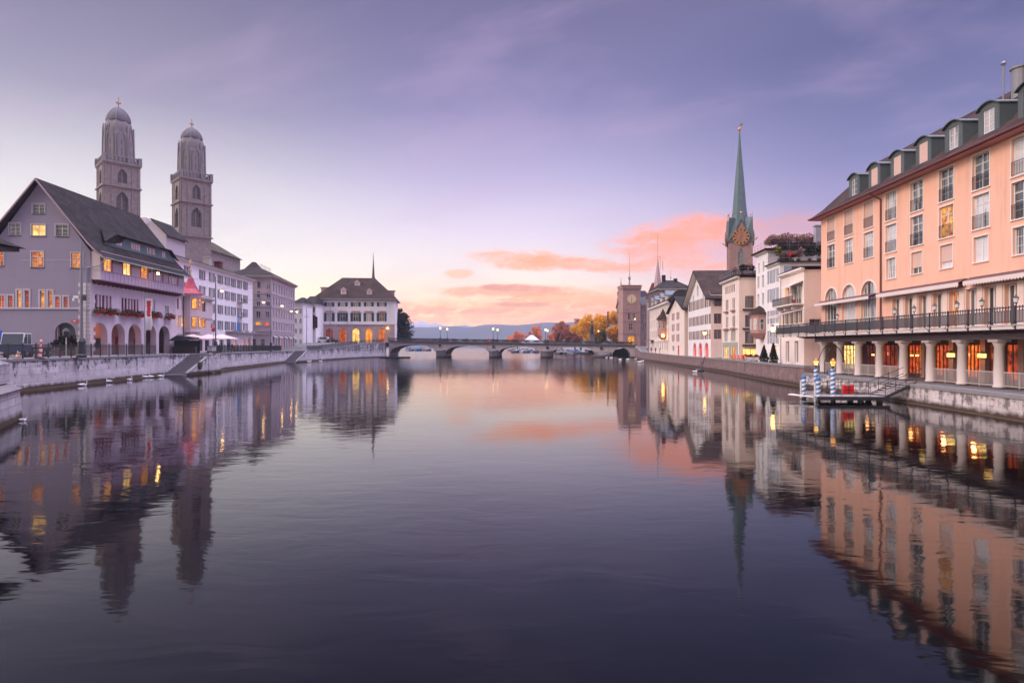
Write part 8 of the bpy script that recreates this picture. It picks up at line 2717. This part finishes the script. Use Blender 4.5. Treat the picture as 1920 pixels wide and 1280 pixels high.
part('side_window', MB().ext([(0.22, 1.62), (1.02, 1.62), (1.02, 2.83), (0.58, 2.83)], 'x', 1.152, 1.17).ext([(1.12, 1.62), (1.9, 1.62), (1.9, 2.83), (1.12, 2.83)], 'x', 1.152, 1.17), glass('truck_glass'), tk_)
part('mirror', MB().box(1.25, 1.5, 0.1, 0.2, 1.9, 2.4), M_dkmetal, tk_)
part('bumper', MB().box(-1.2, 1.2, -0.15, -0.004, 0.4, 0.74), M_dkmetal, tk_)
part('chassis', MB().box(-0.9, 0.9, 0.2, 7.5, 0.5, 0.74).box(-1.2, 1.2, 2.3, 7.6, 0.95, 1.25), M_dkmetal, tk_)
for y in (1.0, 5.2, 6.5):
    for x in (-1.0, 1.0):
        wv_ = MB().lathe([(0.5, -0.16), (0.52, -0.1), (0.52, 0.1), (0.5, 0.16)], 18)
        w_ = part('wheel', wv_, pmat('tyre', (0.02, 0.02, 0.022), 0.8, 0.1), tk_, Matrix.Translation((x, y, 0.52)) @ Matrix.Rotation(R(90), 4, 'Y'))
        part('rim', MB().lathe([(0.26, -0.17), (0.26, 0.17)], 12), M_grmetal, w_)
part('crane', MB().path([(-2.6, 1.4, 0.6), (-2.7, 1.2, 2.2), (-2.2, 1.0, 3.1), (-1.5, 0.8, 3.0), (-1.3, 0.7, 2.0)], 0.28, 8), pmat('crane_blue', (0.02, 0.09, 0.36), 0.45, 0.1), tk_)
part('headlight', MB().box(-1.05, -0.75, -0.17, -0.152, 0.5, 0.68), M_frame, tk_)
part('headlight', MB().box(0.75, 1.05, -0.17, -0.152, 0.5, 0.68), M_frame, tk_)


def stripes(name, c1, c2, fz):
    m = bpy.data.materials.new(name)
    m.use_nodes = True
    g = NT(m.node_tree)
    x, y, z = g.xyz(g.new('ShaderNodeTexCoord').outputs['Object'])
    g.put(g.n['Principled BSDF'].inputs['Base Color'], g.mix(g.m('GREATER_THAN', g.m('FRACT', g.m('MULTIPLY', z, fz)), 0.5), c1, c2))
    return m


M_rw = stripes('red_white_bands', (0.65, 0.03, 0.04), (0.75, 0.74, 0.76), 2.2)
for (px, py, Y, h_, lb) in ((73, 662, 57.5, 1.9, 'tall leaning red and white marker post right of the truck'), (75.5, 664, 55.6, 1.0, 'short red and white marker post by the quay railing')):
    P = W(px, py, Y)
    t_ = thing('marker_post', lb, 'marker post', (P.x, Y, ZL), 0, 'red and white marker posts')
    t_.rotation_euler = (0, R(7), 0)
    part('board', MB().box(-0.10, 0.10, -0.02, 0.02, 0.15, h_), M_rw, t_)
    part('foot', MB().box(-0.3, 0.3, -0.2, 0.2, 0, 0.12), M_dkmetal, t_)
P = W(33, 662, 56)
t_ = thing('traffic_cone', 'orange and white traffic cone standing in front of the truck', 'traffic cone', (P.x, 56, ZL), 0)
part('cone', MB().lathe([(0.18, 0.04), (0.04, 0.75)], 12), stripes('orange_white_bands', (0.80, 0.20, 0.03), (0.75, 0.72, 0.7), 2.6), t_)
part('foot', MB().box(-0.25, 0.25, -0.25, 0.25, 0, 0.038), M_dkmetal, t_)
# potted shrubs and the lantern sign before the gate
for (px, Y, r_, seed, lb, mt) in ((114, 76.0, (0.9, 0.8, 0.8), 4, 'left dark leafy tub plant before the arched gate', M_ldk), (132, 76.5, (0.9, 0.8, 1.1), 6, 'right dark tub plant with reddish flowers before the arched gate', M_ldk)):
    P = W(px, 650, Y)
    t_ = thing('tub_plant', lb, 'plant', (P.x, Y, ZL), 0, 'tub plants before the gate')
    part('tub', MB().lathe([(0.35, 0), (0.45, 0.6)], 12), pmat('terracotta', (0.30, 0.12, 0.09), 0.8, 0.15), t_)
    lf = MB()
    rg = random.Random(seed)
    for _ in range(7):
        leaves(lf, 90, (rg.uniform(-.6, .6), rg.uniform(-.4, .4), 1.0 + rg.uniform(0, 1.3)), r_ if False else (0.55, 0.5, 0.45), 0.10, rg)
    part('foliage', lf, mt, t_)
    if seed == 6:
        lf = MB()
        leaves(lf, 60, (0.1, -0.3, 1.7), (0.7, 0.3, 0.6), 0.08, rg)
        part('blossoms', lf, leafmat('crimson_petals', 0, 0), t_)
P = W(124, 660, 66)
t_ = thing('lantern_sign', 'dark hooded lantern sign on a pale post before the gate plants', 'lantern', (P.x, 66, ZL), 0)
part('post', MB().tube((0, 0, 0), (0, 0, 2.1), 0.04), M_frame, t_)
part('hood', MB().lathe([(0.12, 2.1), (0.32, 2.3), (0.36, 2.75), (0.2, 3.0), (0.05, 3.1)], 8), M_dkmetal, t_)

# ---- bicycles by the gate
def bicycle(label, loc, rz, mat):
    t_ = thing('bicycle', label, 'bicycle', loc, rz, 'bicycles by the gate')
    for x in (-0.52, 0.52):
        n = 18
        wm = MB().path([(x + 0.33 * math.cos(2 * math.pi * i / n), 0, 0.34 + 0.33 * math.sin(2 * math.pi * i / n)) for i in range(n + 1)], 0.022, 5)
        for i in range(6):
            wm.tube((x, 0, 0.34), (x + 0.32 * math.cos(math.pi * i / 3), 0, 0.34 + 0.32 * math.sin(math.pi * i / 3)), 0.006, 3)
        part('wheel', wm, M_dkmetal, t_)
    part('frame', MB().path([(-0.52, 0, 0.34), (-0.12, 0, 0.32), (-0.22, 0, 0.82), (0.36, 0, 0.80), (-0.12, 0, 0.32)], 0.022, 5).path([(0.36, 0, 0.98), (0.36, 0, 0.80), (0.52, 0, 0.34)], 0.022, 5).tube((-0.52, 0, 0.34), (-0.21, 0, 0.78), 0.016, 5), mat, t_)
    part('saddle', MB().box(-0.36, -0.10, -0.07, 0.07, 0.90, 0.96).tube((-0.22, 0, 0.8), (-0.22, 0, 0.9), 0.018, 5), M_dkmetal, t_)
    part('handlebar', MB().path([(0.28, -0.28, 1.0), (0.36, -0.1, 1.02), (0.36, 0.1, 1.02), (0.28, 0.28, 1.0)], 0.018, 5), M_dkmetal, t_)


for px, Y, rz, mt, lb in ((86, 74.0, 0.2, M_truckb, 'dark blue bicycle farthest from the gate plants'), (94, 74.6, 0.35, M_dkmetal, 'black bicycle between the two other bicycles'), (102, 75.2, 0.1, M_redfr, 'dark red bicycle beside the gate plants')):
    bicycle(lb, (W(px, 650, Y).x, Y, ZL), rz, mt)

# ---- cafe parasols
M_par = pmat('blush_canvas', (0.74, 0.56, 0.55), 0.8, 0.06)
for i, (px, Y, hw, lb) in enumerate(((362, 101.5, 2.2, 'nearest large blush parasol, beside the slim mast'), (392, 106.5, 2.1, 'middle blush parasol of the riverside cafe'), (416, 113, 2.2, 'farthest blush parasol of the riverside cafe, before the pink arches'))):
    P = W(px, 633, Y)
    t_ = thing('cafe_parasol', lb, 'parasol', (P.x, Y, ZL), R(5), 'blush parasols of the riverside cafe')
    ze_, zt2 = P.z - ZL - 0.15, W(px, 626.5, Y).z - ZL
    part('canopy', MB().prism([(-hw, -hw, ze_), (hw, -hw, ze_), (hw, hw, ze_), (-hw, hw, ze_)], [(-0.1, -0.1, zt2), (0.1, -0.1, zt2), (0.1, 0.1, zt2), (-0.1, 0.1, zt2)]), M_par, t_)
    part('valance', MB().box(-hw, hw, -hw - 0.02, -hw, ze_ - 0.2, ze_).box(-hw, hw, hw, hw + 0.02, ze_ - 0.2, ze_).box(hw, hw + 0.02, -hw, hw, ze_ - 0.2, ze_).box(-hw - 0.02, -hw, -hw, hw, ze_ - 0.2, ze_), M_par, t_)
    part('pole', MB().tube((0, 0, 0), (0, 0, zt2 - 0.05), 0.05), M_dkmetal, t_)
    part('foot', MB().box(-0.5, 0.5, -0.5, 0.5, 0, 0.1), M_dkmetal, t_)
sd = thing('cafe_shelter', 'black folding shelter under the nearest parasol at the head of the stairs', 'shelter', (W(350, 650, 99).x, 99, ZL), R(10))
part('canopy', MB().prism([(-2.4, -1.2, 2.0), (1.8, -1.2, 2.4), (1.8, 1.2, 2.4), (-2.4, 1.2, 2.0)], [(-1.2, -1.0, 2.9), (1.8, -1.0, 2.55), (1.8, 1.0, 2.55), (-1.2, 1.0, 2.9)]), M_dkmetal, sd)
part('back_panel', MB().box(-2.2, 1.7, 0.9, 1.0, 0, 2.1), M_dkmetal, sd)
part('counter', MB().box(-2.0, 1.5, -0.6, 0.2, 0, 1.1), pmat('dark_counter', (0.05, 0.035, 0.04), 0.6, 0.2), sd)
for i, (px, Y) in enumerate(((380, 103), (395, 108), (408, 112), (421, 116))):
    P = W(px, 650, Y)
    t_ = thing('cafe_table', ('nearest', 'second', 'third', 'farthest')[i] + ' dark cafe table standing under the blush parasols', 'table', (P.x - 0.6, Y, ZL), 0, 'cafe tables under the parasols')
    part('tabletop', MB().lathe([(0.45, 0.72), (0.45, 0.76)], 14), M_dkmetal, t_)
    part('leg', MB().lathe([(0.28, 0), (0.05, 0.05), (0.04, 0.72)], 8), M_dkmetal, t_)

# ---- van and car before the hall
def car(label, loc, rz, mat, van):
    t_ = thing('parked_van' if van else 'parked_car', label, 'van' if van else 'car', loc, rz)
    H = 2.1 if van else 1.45
    L = 4.9 if van else 4.2
    prof = [(-L / 2, 0.35), (L / 2, 0.35), (L / 2, 0.95), (L / 2 - 0.5, 1.1), (L / 2 - 1.2, H), (-L / 2 + 0.25, H), (-L / 2, 1.0)] if van else [(-L / 2, 0.35), (L / 2, 0.35), (L / 2, 0.8), (L / 2 - 1.0, 0.92), (L / 2 - 1.7, H), (-L / 2 + 1.0, H), (-L / 2 + 0.3, 0.95), (-L / 2, 0.9)]
    part('body', MB().ext(prof, 'y', -0.88, 0.88), mat, t_)
    for sy in (-1, 1):
        y = sy * 0.885
        part('side_window', MB().ext([(-L / 2 + 0.9, 1.0 if not van else 1.25), (L / 2 - 1.35, 1.0 if not van else 1.25), (L / 2 - 1.75, H - 0.12), (-L / 2 + 1.1, H - 0.12)], 'y', min(y, y + 0.006 * sy), max(y, y + 0.006 * sy)), M_glassd, t_)
        for x in (-L / 2 + 0.85, L / 2 - 0.85):
            part('wheel', MB().lathe([(0.33, -0.1), (0.33, 0.1)], 16), pmat('tyre', (0, 0, 0)), t_, Matrix.Translation((x, sy * 0.80, 0.33)) @ Matrix.Rotation(R(90), 4, 'X'))
        part('tail_light', MB().box(-L / 2 - 0.01, -L / 2 + 0.02, sy * 0.75 - 0.1, sy * 0.75 + 0.1, 0.65, 0.85), pmat('tail_red', (0.5, 0.02, 0.02), 0.3, 0.05), t_)
    return t_


P = W(603, 640, 216)
car('white van parked before the left arch of the white hall', (P.x, 219, 5.25), R(3), pmat('car_white', (0.70, 0.70, 0.73), 0.3, 0.04), True)
P = W(619, 640, 216)
car('dark car parked right of the white van before the hall', (P.x, 219, 5.28), R(3), pmat('car_dark', (0.03, 0.03, 0.035), 0.3, 0.1), False)


# ---- people
def person_mats():
    out = []
    for i, (jk, tr_c, hair) in enumerate((((0.03, 0.03, 0.04), (0.02, 0.02, 0.03), (0.02, 0.015, 0.01)), ((0.60, 0.58, 0.60), (0.04, 0.05, 0.09), (0.05, 0.03, 0.02)), ((0.40, 0.04, 0.05), (0.03, 0.03, 0.04), (0.10, 0.06, 0.03)), ((0.06, 0.09, 0.16), (0.10, 0.09, 0.08), (0.03, 0.02, 0.02)))):
        m = bpy.data.materials.new('clothed_person_%s' % ('dark', 'white', 'red', 'blue')[i])
        m.use_nodes = True
        g = NT(m.node_tree)
        x, y, z = g.xyz(g.new('ShaderNodeTexCoord').outputs['Object'])
        c = g.ramp(g.m('DIVIDE', z, 1.8), [(0.0, (0.03, 0.025, 0.02)), (0.05, tr_c), (0.50, jk), (0.835, (0.45, 0.28, 0.22)), (0.95, hair)], 'CONSTANT')
        g.put(g.n['Principled BSDF'].inputs['Base Color'], c)
        g.n['Principled BSDF'].inputs['Roughness'].default_value = 0.8
        out.append(m)
    return out


PM = person_mats()


def person_mesh(stride, mat):
    """one continuous figure: a skeleton of joints grown by a Skin modifier"""
    V = [(0, 0, 0.95, 0.15), (0, 0, 1.15, 0.145), (0, 0, 1.38, 0.165), (0, 0, 1.50, 0.065), (0, -0.01, 1.58, 0.075), (0, -0.02, 1.67, 0.095), (0, -0.01, 1.75, 0.075)]
    E = [(0, 1), (1, 2), (2, 3), (3, 4), (4, 5), (5, 6)]
    for sgn in (-1, 1):
        b = len(V)
        st = stride * sgn
        V += [(0.09 * sgn, 0, 0.88, 0.095), (0.10 * sgn, -st * 0.5, 0.50, 0.065), (0.10 * sgn, -st * 0.75 + (0.08 if st < 0 else 0), 0.10, 0.045), (0.11 * sgn, -st * 0.75 - 0.14, 0.045, 0.04)]
        E += [(0, b), (b, b + 1), (b + 1, b + 2), (b + 2, b + 3)]
        b = len(V)
        V += [(0.19 * sgn, 0, 1.42, 0.06), (0.24 * sgn, st * 0.25, 1.14, 0.046), (0.23 * sgn, st * 0.35 - 0.08, 0.90, 0.038), (0.22 * sgn, st * 0.38 - 0.11, 0.80, 0.034)]
        E += [(2, b), (b, b + 1), (b + 1, b + 2), (b + 2, b + 3)]
    me = bpy.data.meshes.new('person')
    me.from_pydata([v[:3] for v in V], E, [])
    me.materials.append(mat)
    o = bpy.data.objects.new('person', me)
    COL.objects.link(o)
    md = o.modifiers.new('skin', 'SKIN')
    for i, v in enumerate(V):
        me.skin_vertices[0].data[i].radius = (v[3], v[3] * 0.85)
        me.skin_vertices[0].data[i].use_root = i == 0
    md.use_smooth_shade = True
    o.modifiers.new('smooth', 'SUBSURF').levels = 1
    o.modifiers['smooth'].render_levels = 1
    return o


for (px, Y, zg, rz, stv, mi, lb) in ((436, 124, ZL, 1.4, 0.25, 0, 'person in dark clothes walking before the pink arches of the shuttered house'), (446, 128, ZL, -1.5, 0.2, 0, 'person in black standing just under the blue banner'), (512, 150, ZL, 0.4, 0.3, 1, 'person in a white jacket walking by the mauve block'),
                                     (517, 154, ZL, 2.6, 0.2, 3, 'person in blue following the white jacketed person by the mauve block'), (633, 214, 5.1, 1.2, 0.3, 0, 'person in dark clothes before the second arch of the hall'), (667, 214, 5.3, -1.0, 0.1, 2, 'person in red before the middle glowing arch of the hall'),
                                     (718, 213, 5.3, 1.4, 0.25, 3, 'person in blue at the bridge end before the right arch of the hall'), (1238, 160, 2.0, 0.2, 0.3, 0, 'person in dark clothes on the narrow promenade by the long pale house'), (1221, 172, 2.05, 3.0, 0.2, 2, 'person in red on the promenade near the round bridge arch'),
                                     (1214, 190, 2.5, 0.5, 0.1, 1, 'person in white at the corner of the bridge and the promenade'), (1229, 166, 2.0, 2.0, 0.1, 3, 'person in blue waiting under the dark entrance canopy'), (851, 214.5, 5.55, 1.6, 0.3, 0, 'person in dark clothes crossing the bridge right of the left lamps'),
                                     (875, 213.5, 5.5, -1.6, 0.3, 0, 'person in black crossing the bridge halfway to the middle lamps'), (803, 219, 5.75, 1.5, 0.25, 2, 'person in red crossing the bridge left of the left lamps')):
    o = person_mesh(stv, PM[mi])
    o.location = (W(px, 0, Y).x, Y, zg)
    o.rotation_euler = (0, 0, rz)
    tag(o, lb, 'person', 'people on the banks and the bridge')
t_ = thing('red_banner', 'small red upright sign on the bridge just left of the middle lamps', 'sign', (W(915.5, 640, 213.5).x, 213.5, 5.2), 0)
part('board', MB().box(-0.3, 0.3, -0.03, 0.03, 0.2, 1.5), pmat('sign_red', (0, 0, 0)), t_)
part('foot', MB().box(-0.35, 0.35, -0.15, 0.15, -0.35, 0.198), M_dkmetal, t_)

# ---- swans
M_swan = pmat('swan_white', (0.82, 0.80, 0.82), 0.8, 0.04, 3.0)
M_beak = pmat('orange_beak', (0.60, 0.20, 0.03), 0.5, 0.1)


def swan_mesh():
    V = [(0.0, 0, 0.13, 0.25, 0.21), (0.22, 0, 0.14, 0.22, 0.19), (0.36, 0, 0.13, 0.09, 0.09), (0.43, 0, 0.26, 0.048, 0.048), (0.40, 0, 0.42, 0.038, 0.038), (0.40, 0, 0.54, 0.036, 0.036), (0.46, 0, 0.60, 0.045, 0.045), (0.55, 0, 0.57, 0.024, 0.024),
         (-0.24, 0, 0.17, 0.22, 0.18), (-0.44, 0, 0.24, 0.12, 0.09), (-0.56, 0, 0.24, 0.03, 0.02)]
    E = [(0, 1), (1, 2), (2, 3), (3, 4), (4, 5), (5, 6), (6, 7), (0, 8), (8, 9), (9, 10)]
    me = bpy.data.meshes.new('swan')
    me.from_pydata([v[:3] for v in V], E, [])
    me.materials.append(M_swan)
    o = bpy.data.objects.new('swan', me)
    COL.objects.link(o)
    md = o.modifiers.new('skin', 'SKIN')
    for i, v in enumerate(V):
        me.skin_vertices[0].data[i].radius = (v[3], v[4])
        me.skin_vertices[0].data[i].use_root = i == 0
    md.use_smooth_shade = True
    sb = o.modifiers.new('smooth', 'SUBSURF')
    sb.levels = sb.render_levels = 2
    part('beak', MB().tube((0.55, 0, 0.575), (0.66, 0, 0.55), 0.022, 6, 0.006), M_beak, o)
    return o


sw0 = swan_mesh()
SW = [(43, 789, 'swan hugging the foot of the stone pier in the lower left corner'), (155, 723.5, 'swan nearest along the left quay, below the tall mast'), (204.5, 717, 'longest looking swan of the row below the guild house arcade'), (243, 713.5, 'lone swan between the arcade pair and the stairs'),
      (273, 708.5, 'left swan of the touching pair by the first river stairs'), (284, 708, 'right swan of the touching pair by the first river stairs'), (302, 706.5, 'swan floating right at the foot of the first river stairs'),
      (549, 679, 'left swan at the landing of the second river stairs'), (580, 679.5, 'middle swan just past the second river stairs'), (601, 678.5, 'right swan past the second river stairs, nearer the hall'),
      (687, 667.5, 'swan below the quay under the middle arches of the hall'), (694, 667, 'swan right beside another under the middle arches of the hall'), (704, 667.2, 'swan below the right arches of the hall'), (719, 668.5, 'swan closest to the first pier end of the bridge'),
      (1137, 671.5, 'small swan left of the dark round arch, farther out'), (1145.5, 671.5, 'small swan at the left jamb of the dark round arch'), (1163, 675, 'left swan within the mouth of the dark round arch'), (1177, 675, 'right swan within the mouth of the dark round arch'),
      (1191.5, 674.5, 'swan at the right edge of the dark round arch'), (1199, 680, 'left swan of the two by the brick promenade wall'), (1204.5, 679, 'right swan of the two by the brick promenade wall'), (1303, 698, 'lone swan beside the mooring frame on the right')]
for i, (px, py, lb) in enumerate(SW):
    Y = CH * FX / (py - HY)
    o = sw0 if i == 0 else dup(sw0)
    o.location = (W(px, py, Y).x, Y, 0)
    sc = 0.4 if Y < 40 else 0.8 if Y < 100 else 1.1
    o.scale = (sc, sc, sc)
    o.rotation_euler = (0, 0, rnd.choice((0.2, 2.9, -0.4, 3.4, 0.6)))
    tag(o, lb, 'swan', 'white swans on the river')

# ---- near left: the stone pier and the town hall corner
M_pst = ashlar('near_pier_stone', (0.50, 0.47, 0.50), (0.14, 0.13, 0.15), 1.3, 0.42, 0.10, 0.45, (0.10, 0.09, 0.11), algae=0.22, jw=0.016, top=3.3, smear=0.8)
pr = thing('stone_pier', 'pale stone pier with a pointed cutwater at the lower left edge', 'pier', (-28, 31, 0), 0)
def rel(pts, z): return [(x + 28, y - 31, z) for x, y in pts]
lo = [(-24.6, 22), (-23.3, 27.6), (-27.0, 34.2), (-30.5, 36.3), (-40, 36.3), (-40, 22)]
lo2 = [(-25.0, 22), (-23.8, 27.6), (-27.3, 34.0), (-30.6, 36.0), (-40, 36), (-40, 22)]
part('cutwater', MB().prism(rel(lo, -2.5), rel(lo2, 1.68)), M_pst, pr)
cw = [(-24.8, 22), (-23.55, 27.6), (-27.15, 34.1), (-30.6, 36.2), (-40, 36.2), (-40, 22)]
cw2 = [(-26.2, 22), (-25.2, 28.6), (-28.0, 33.7), (-31, 35.2), (-40, 35.2), (-40, 22)]
part('ledge', MB().prism(rel(cw, 1.682), rel(cw2, 2.0)), M_cope, pr)
ub = [(-26.0, 22), (-25.0, 28.7), (-27.75, 33.9), (-31, 35.4), (-40, 35.4), (-40, 22)]
part('upper_block', MB().prism(rel(ub, 2.002), rel(ub, 3.05)), M_pst, pr)
ub2 = [(-26.3, 22), (-25.35, 28.7), (-28.3, 33.6), (-31.2, 35.1), (-40, 35.1), (-40, 22)]
ub3 = [(-26.8, 22), (-25.9, 28.7), (-28.7, 33.3), (-31.5, 34.8), (-40, 34.8), (-40, 22)]
part('cap', MB().prism(rel(ub, 3.052), rel(ub2, 3.32)).prism(rel(ub2, 3.321), rel(ub3, 3.45)), M_pst, pr)
th = thing('town_hall', 'corner of a grey riverside town hall whose eave juts in at the left edge', 'building', (-28.6, 33.0, 3.45), 0)
part('wall', MB().box(-11.0, -0.3, -10.5, 0.4, 0, 5.6), M_lilac, th)
part('cornice', MB().box(-11.2, 0.3, -10.8, 0.9, 5.602, 5.85).box(-11.2, 0.9, -11.0, 1.5, 5.852, 6.05), M_dkmetal, th)
part('roof', MB().prism([(-11.4, -11.2, 6.052), (1.15, -11.2, 6.052), (1.15, 1.7, 6.052), (-11.4, 1.7, 6.052)], [(-9, -8, 9.0), (-4.5, -8, 9.0), (-4.5, -3.5, 9.0), (-9, -3.5, 9.0)]), M_rgrey, th)

# ================================================================== the air over the lake
def haze_mat():
    m = bpy.data.materials.new('haze_air')
    m.use_nodes = True
    g = NT(m.node_tree)
    g.n.remove(g.n['Principled BSDF'])
    v = g.new('ShaderNodeVolumePrincipled')
    v.inputs['Color'].default_value = (0.68, 0.76, 1.0, 1)
    v.inputs['Density'].default_value = 0.00019
    v.inputs['Anisotropy'].default_value = 0.0
    g.l.new(v.outputs[0], g.n['Material Output'].inputs['Volume'])
    return m


struct('haze', MB().box(-6400, 6400, -80, 3700, -4, 152), haze_mat(), kind='stuff')
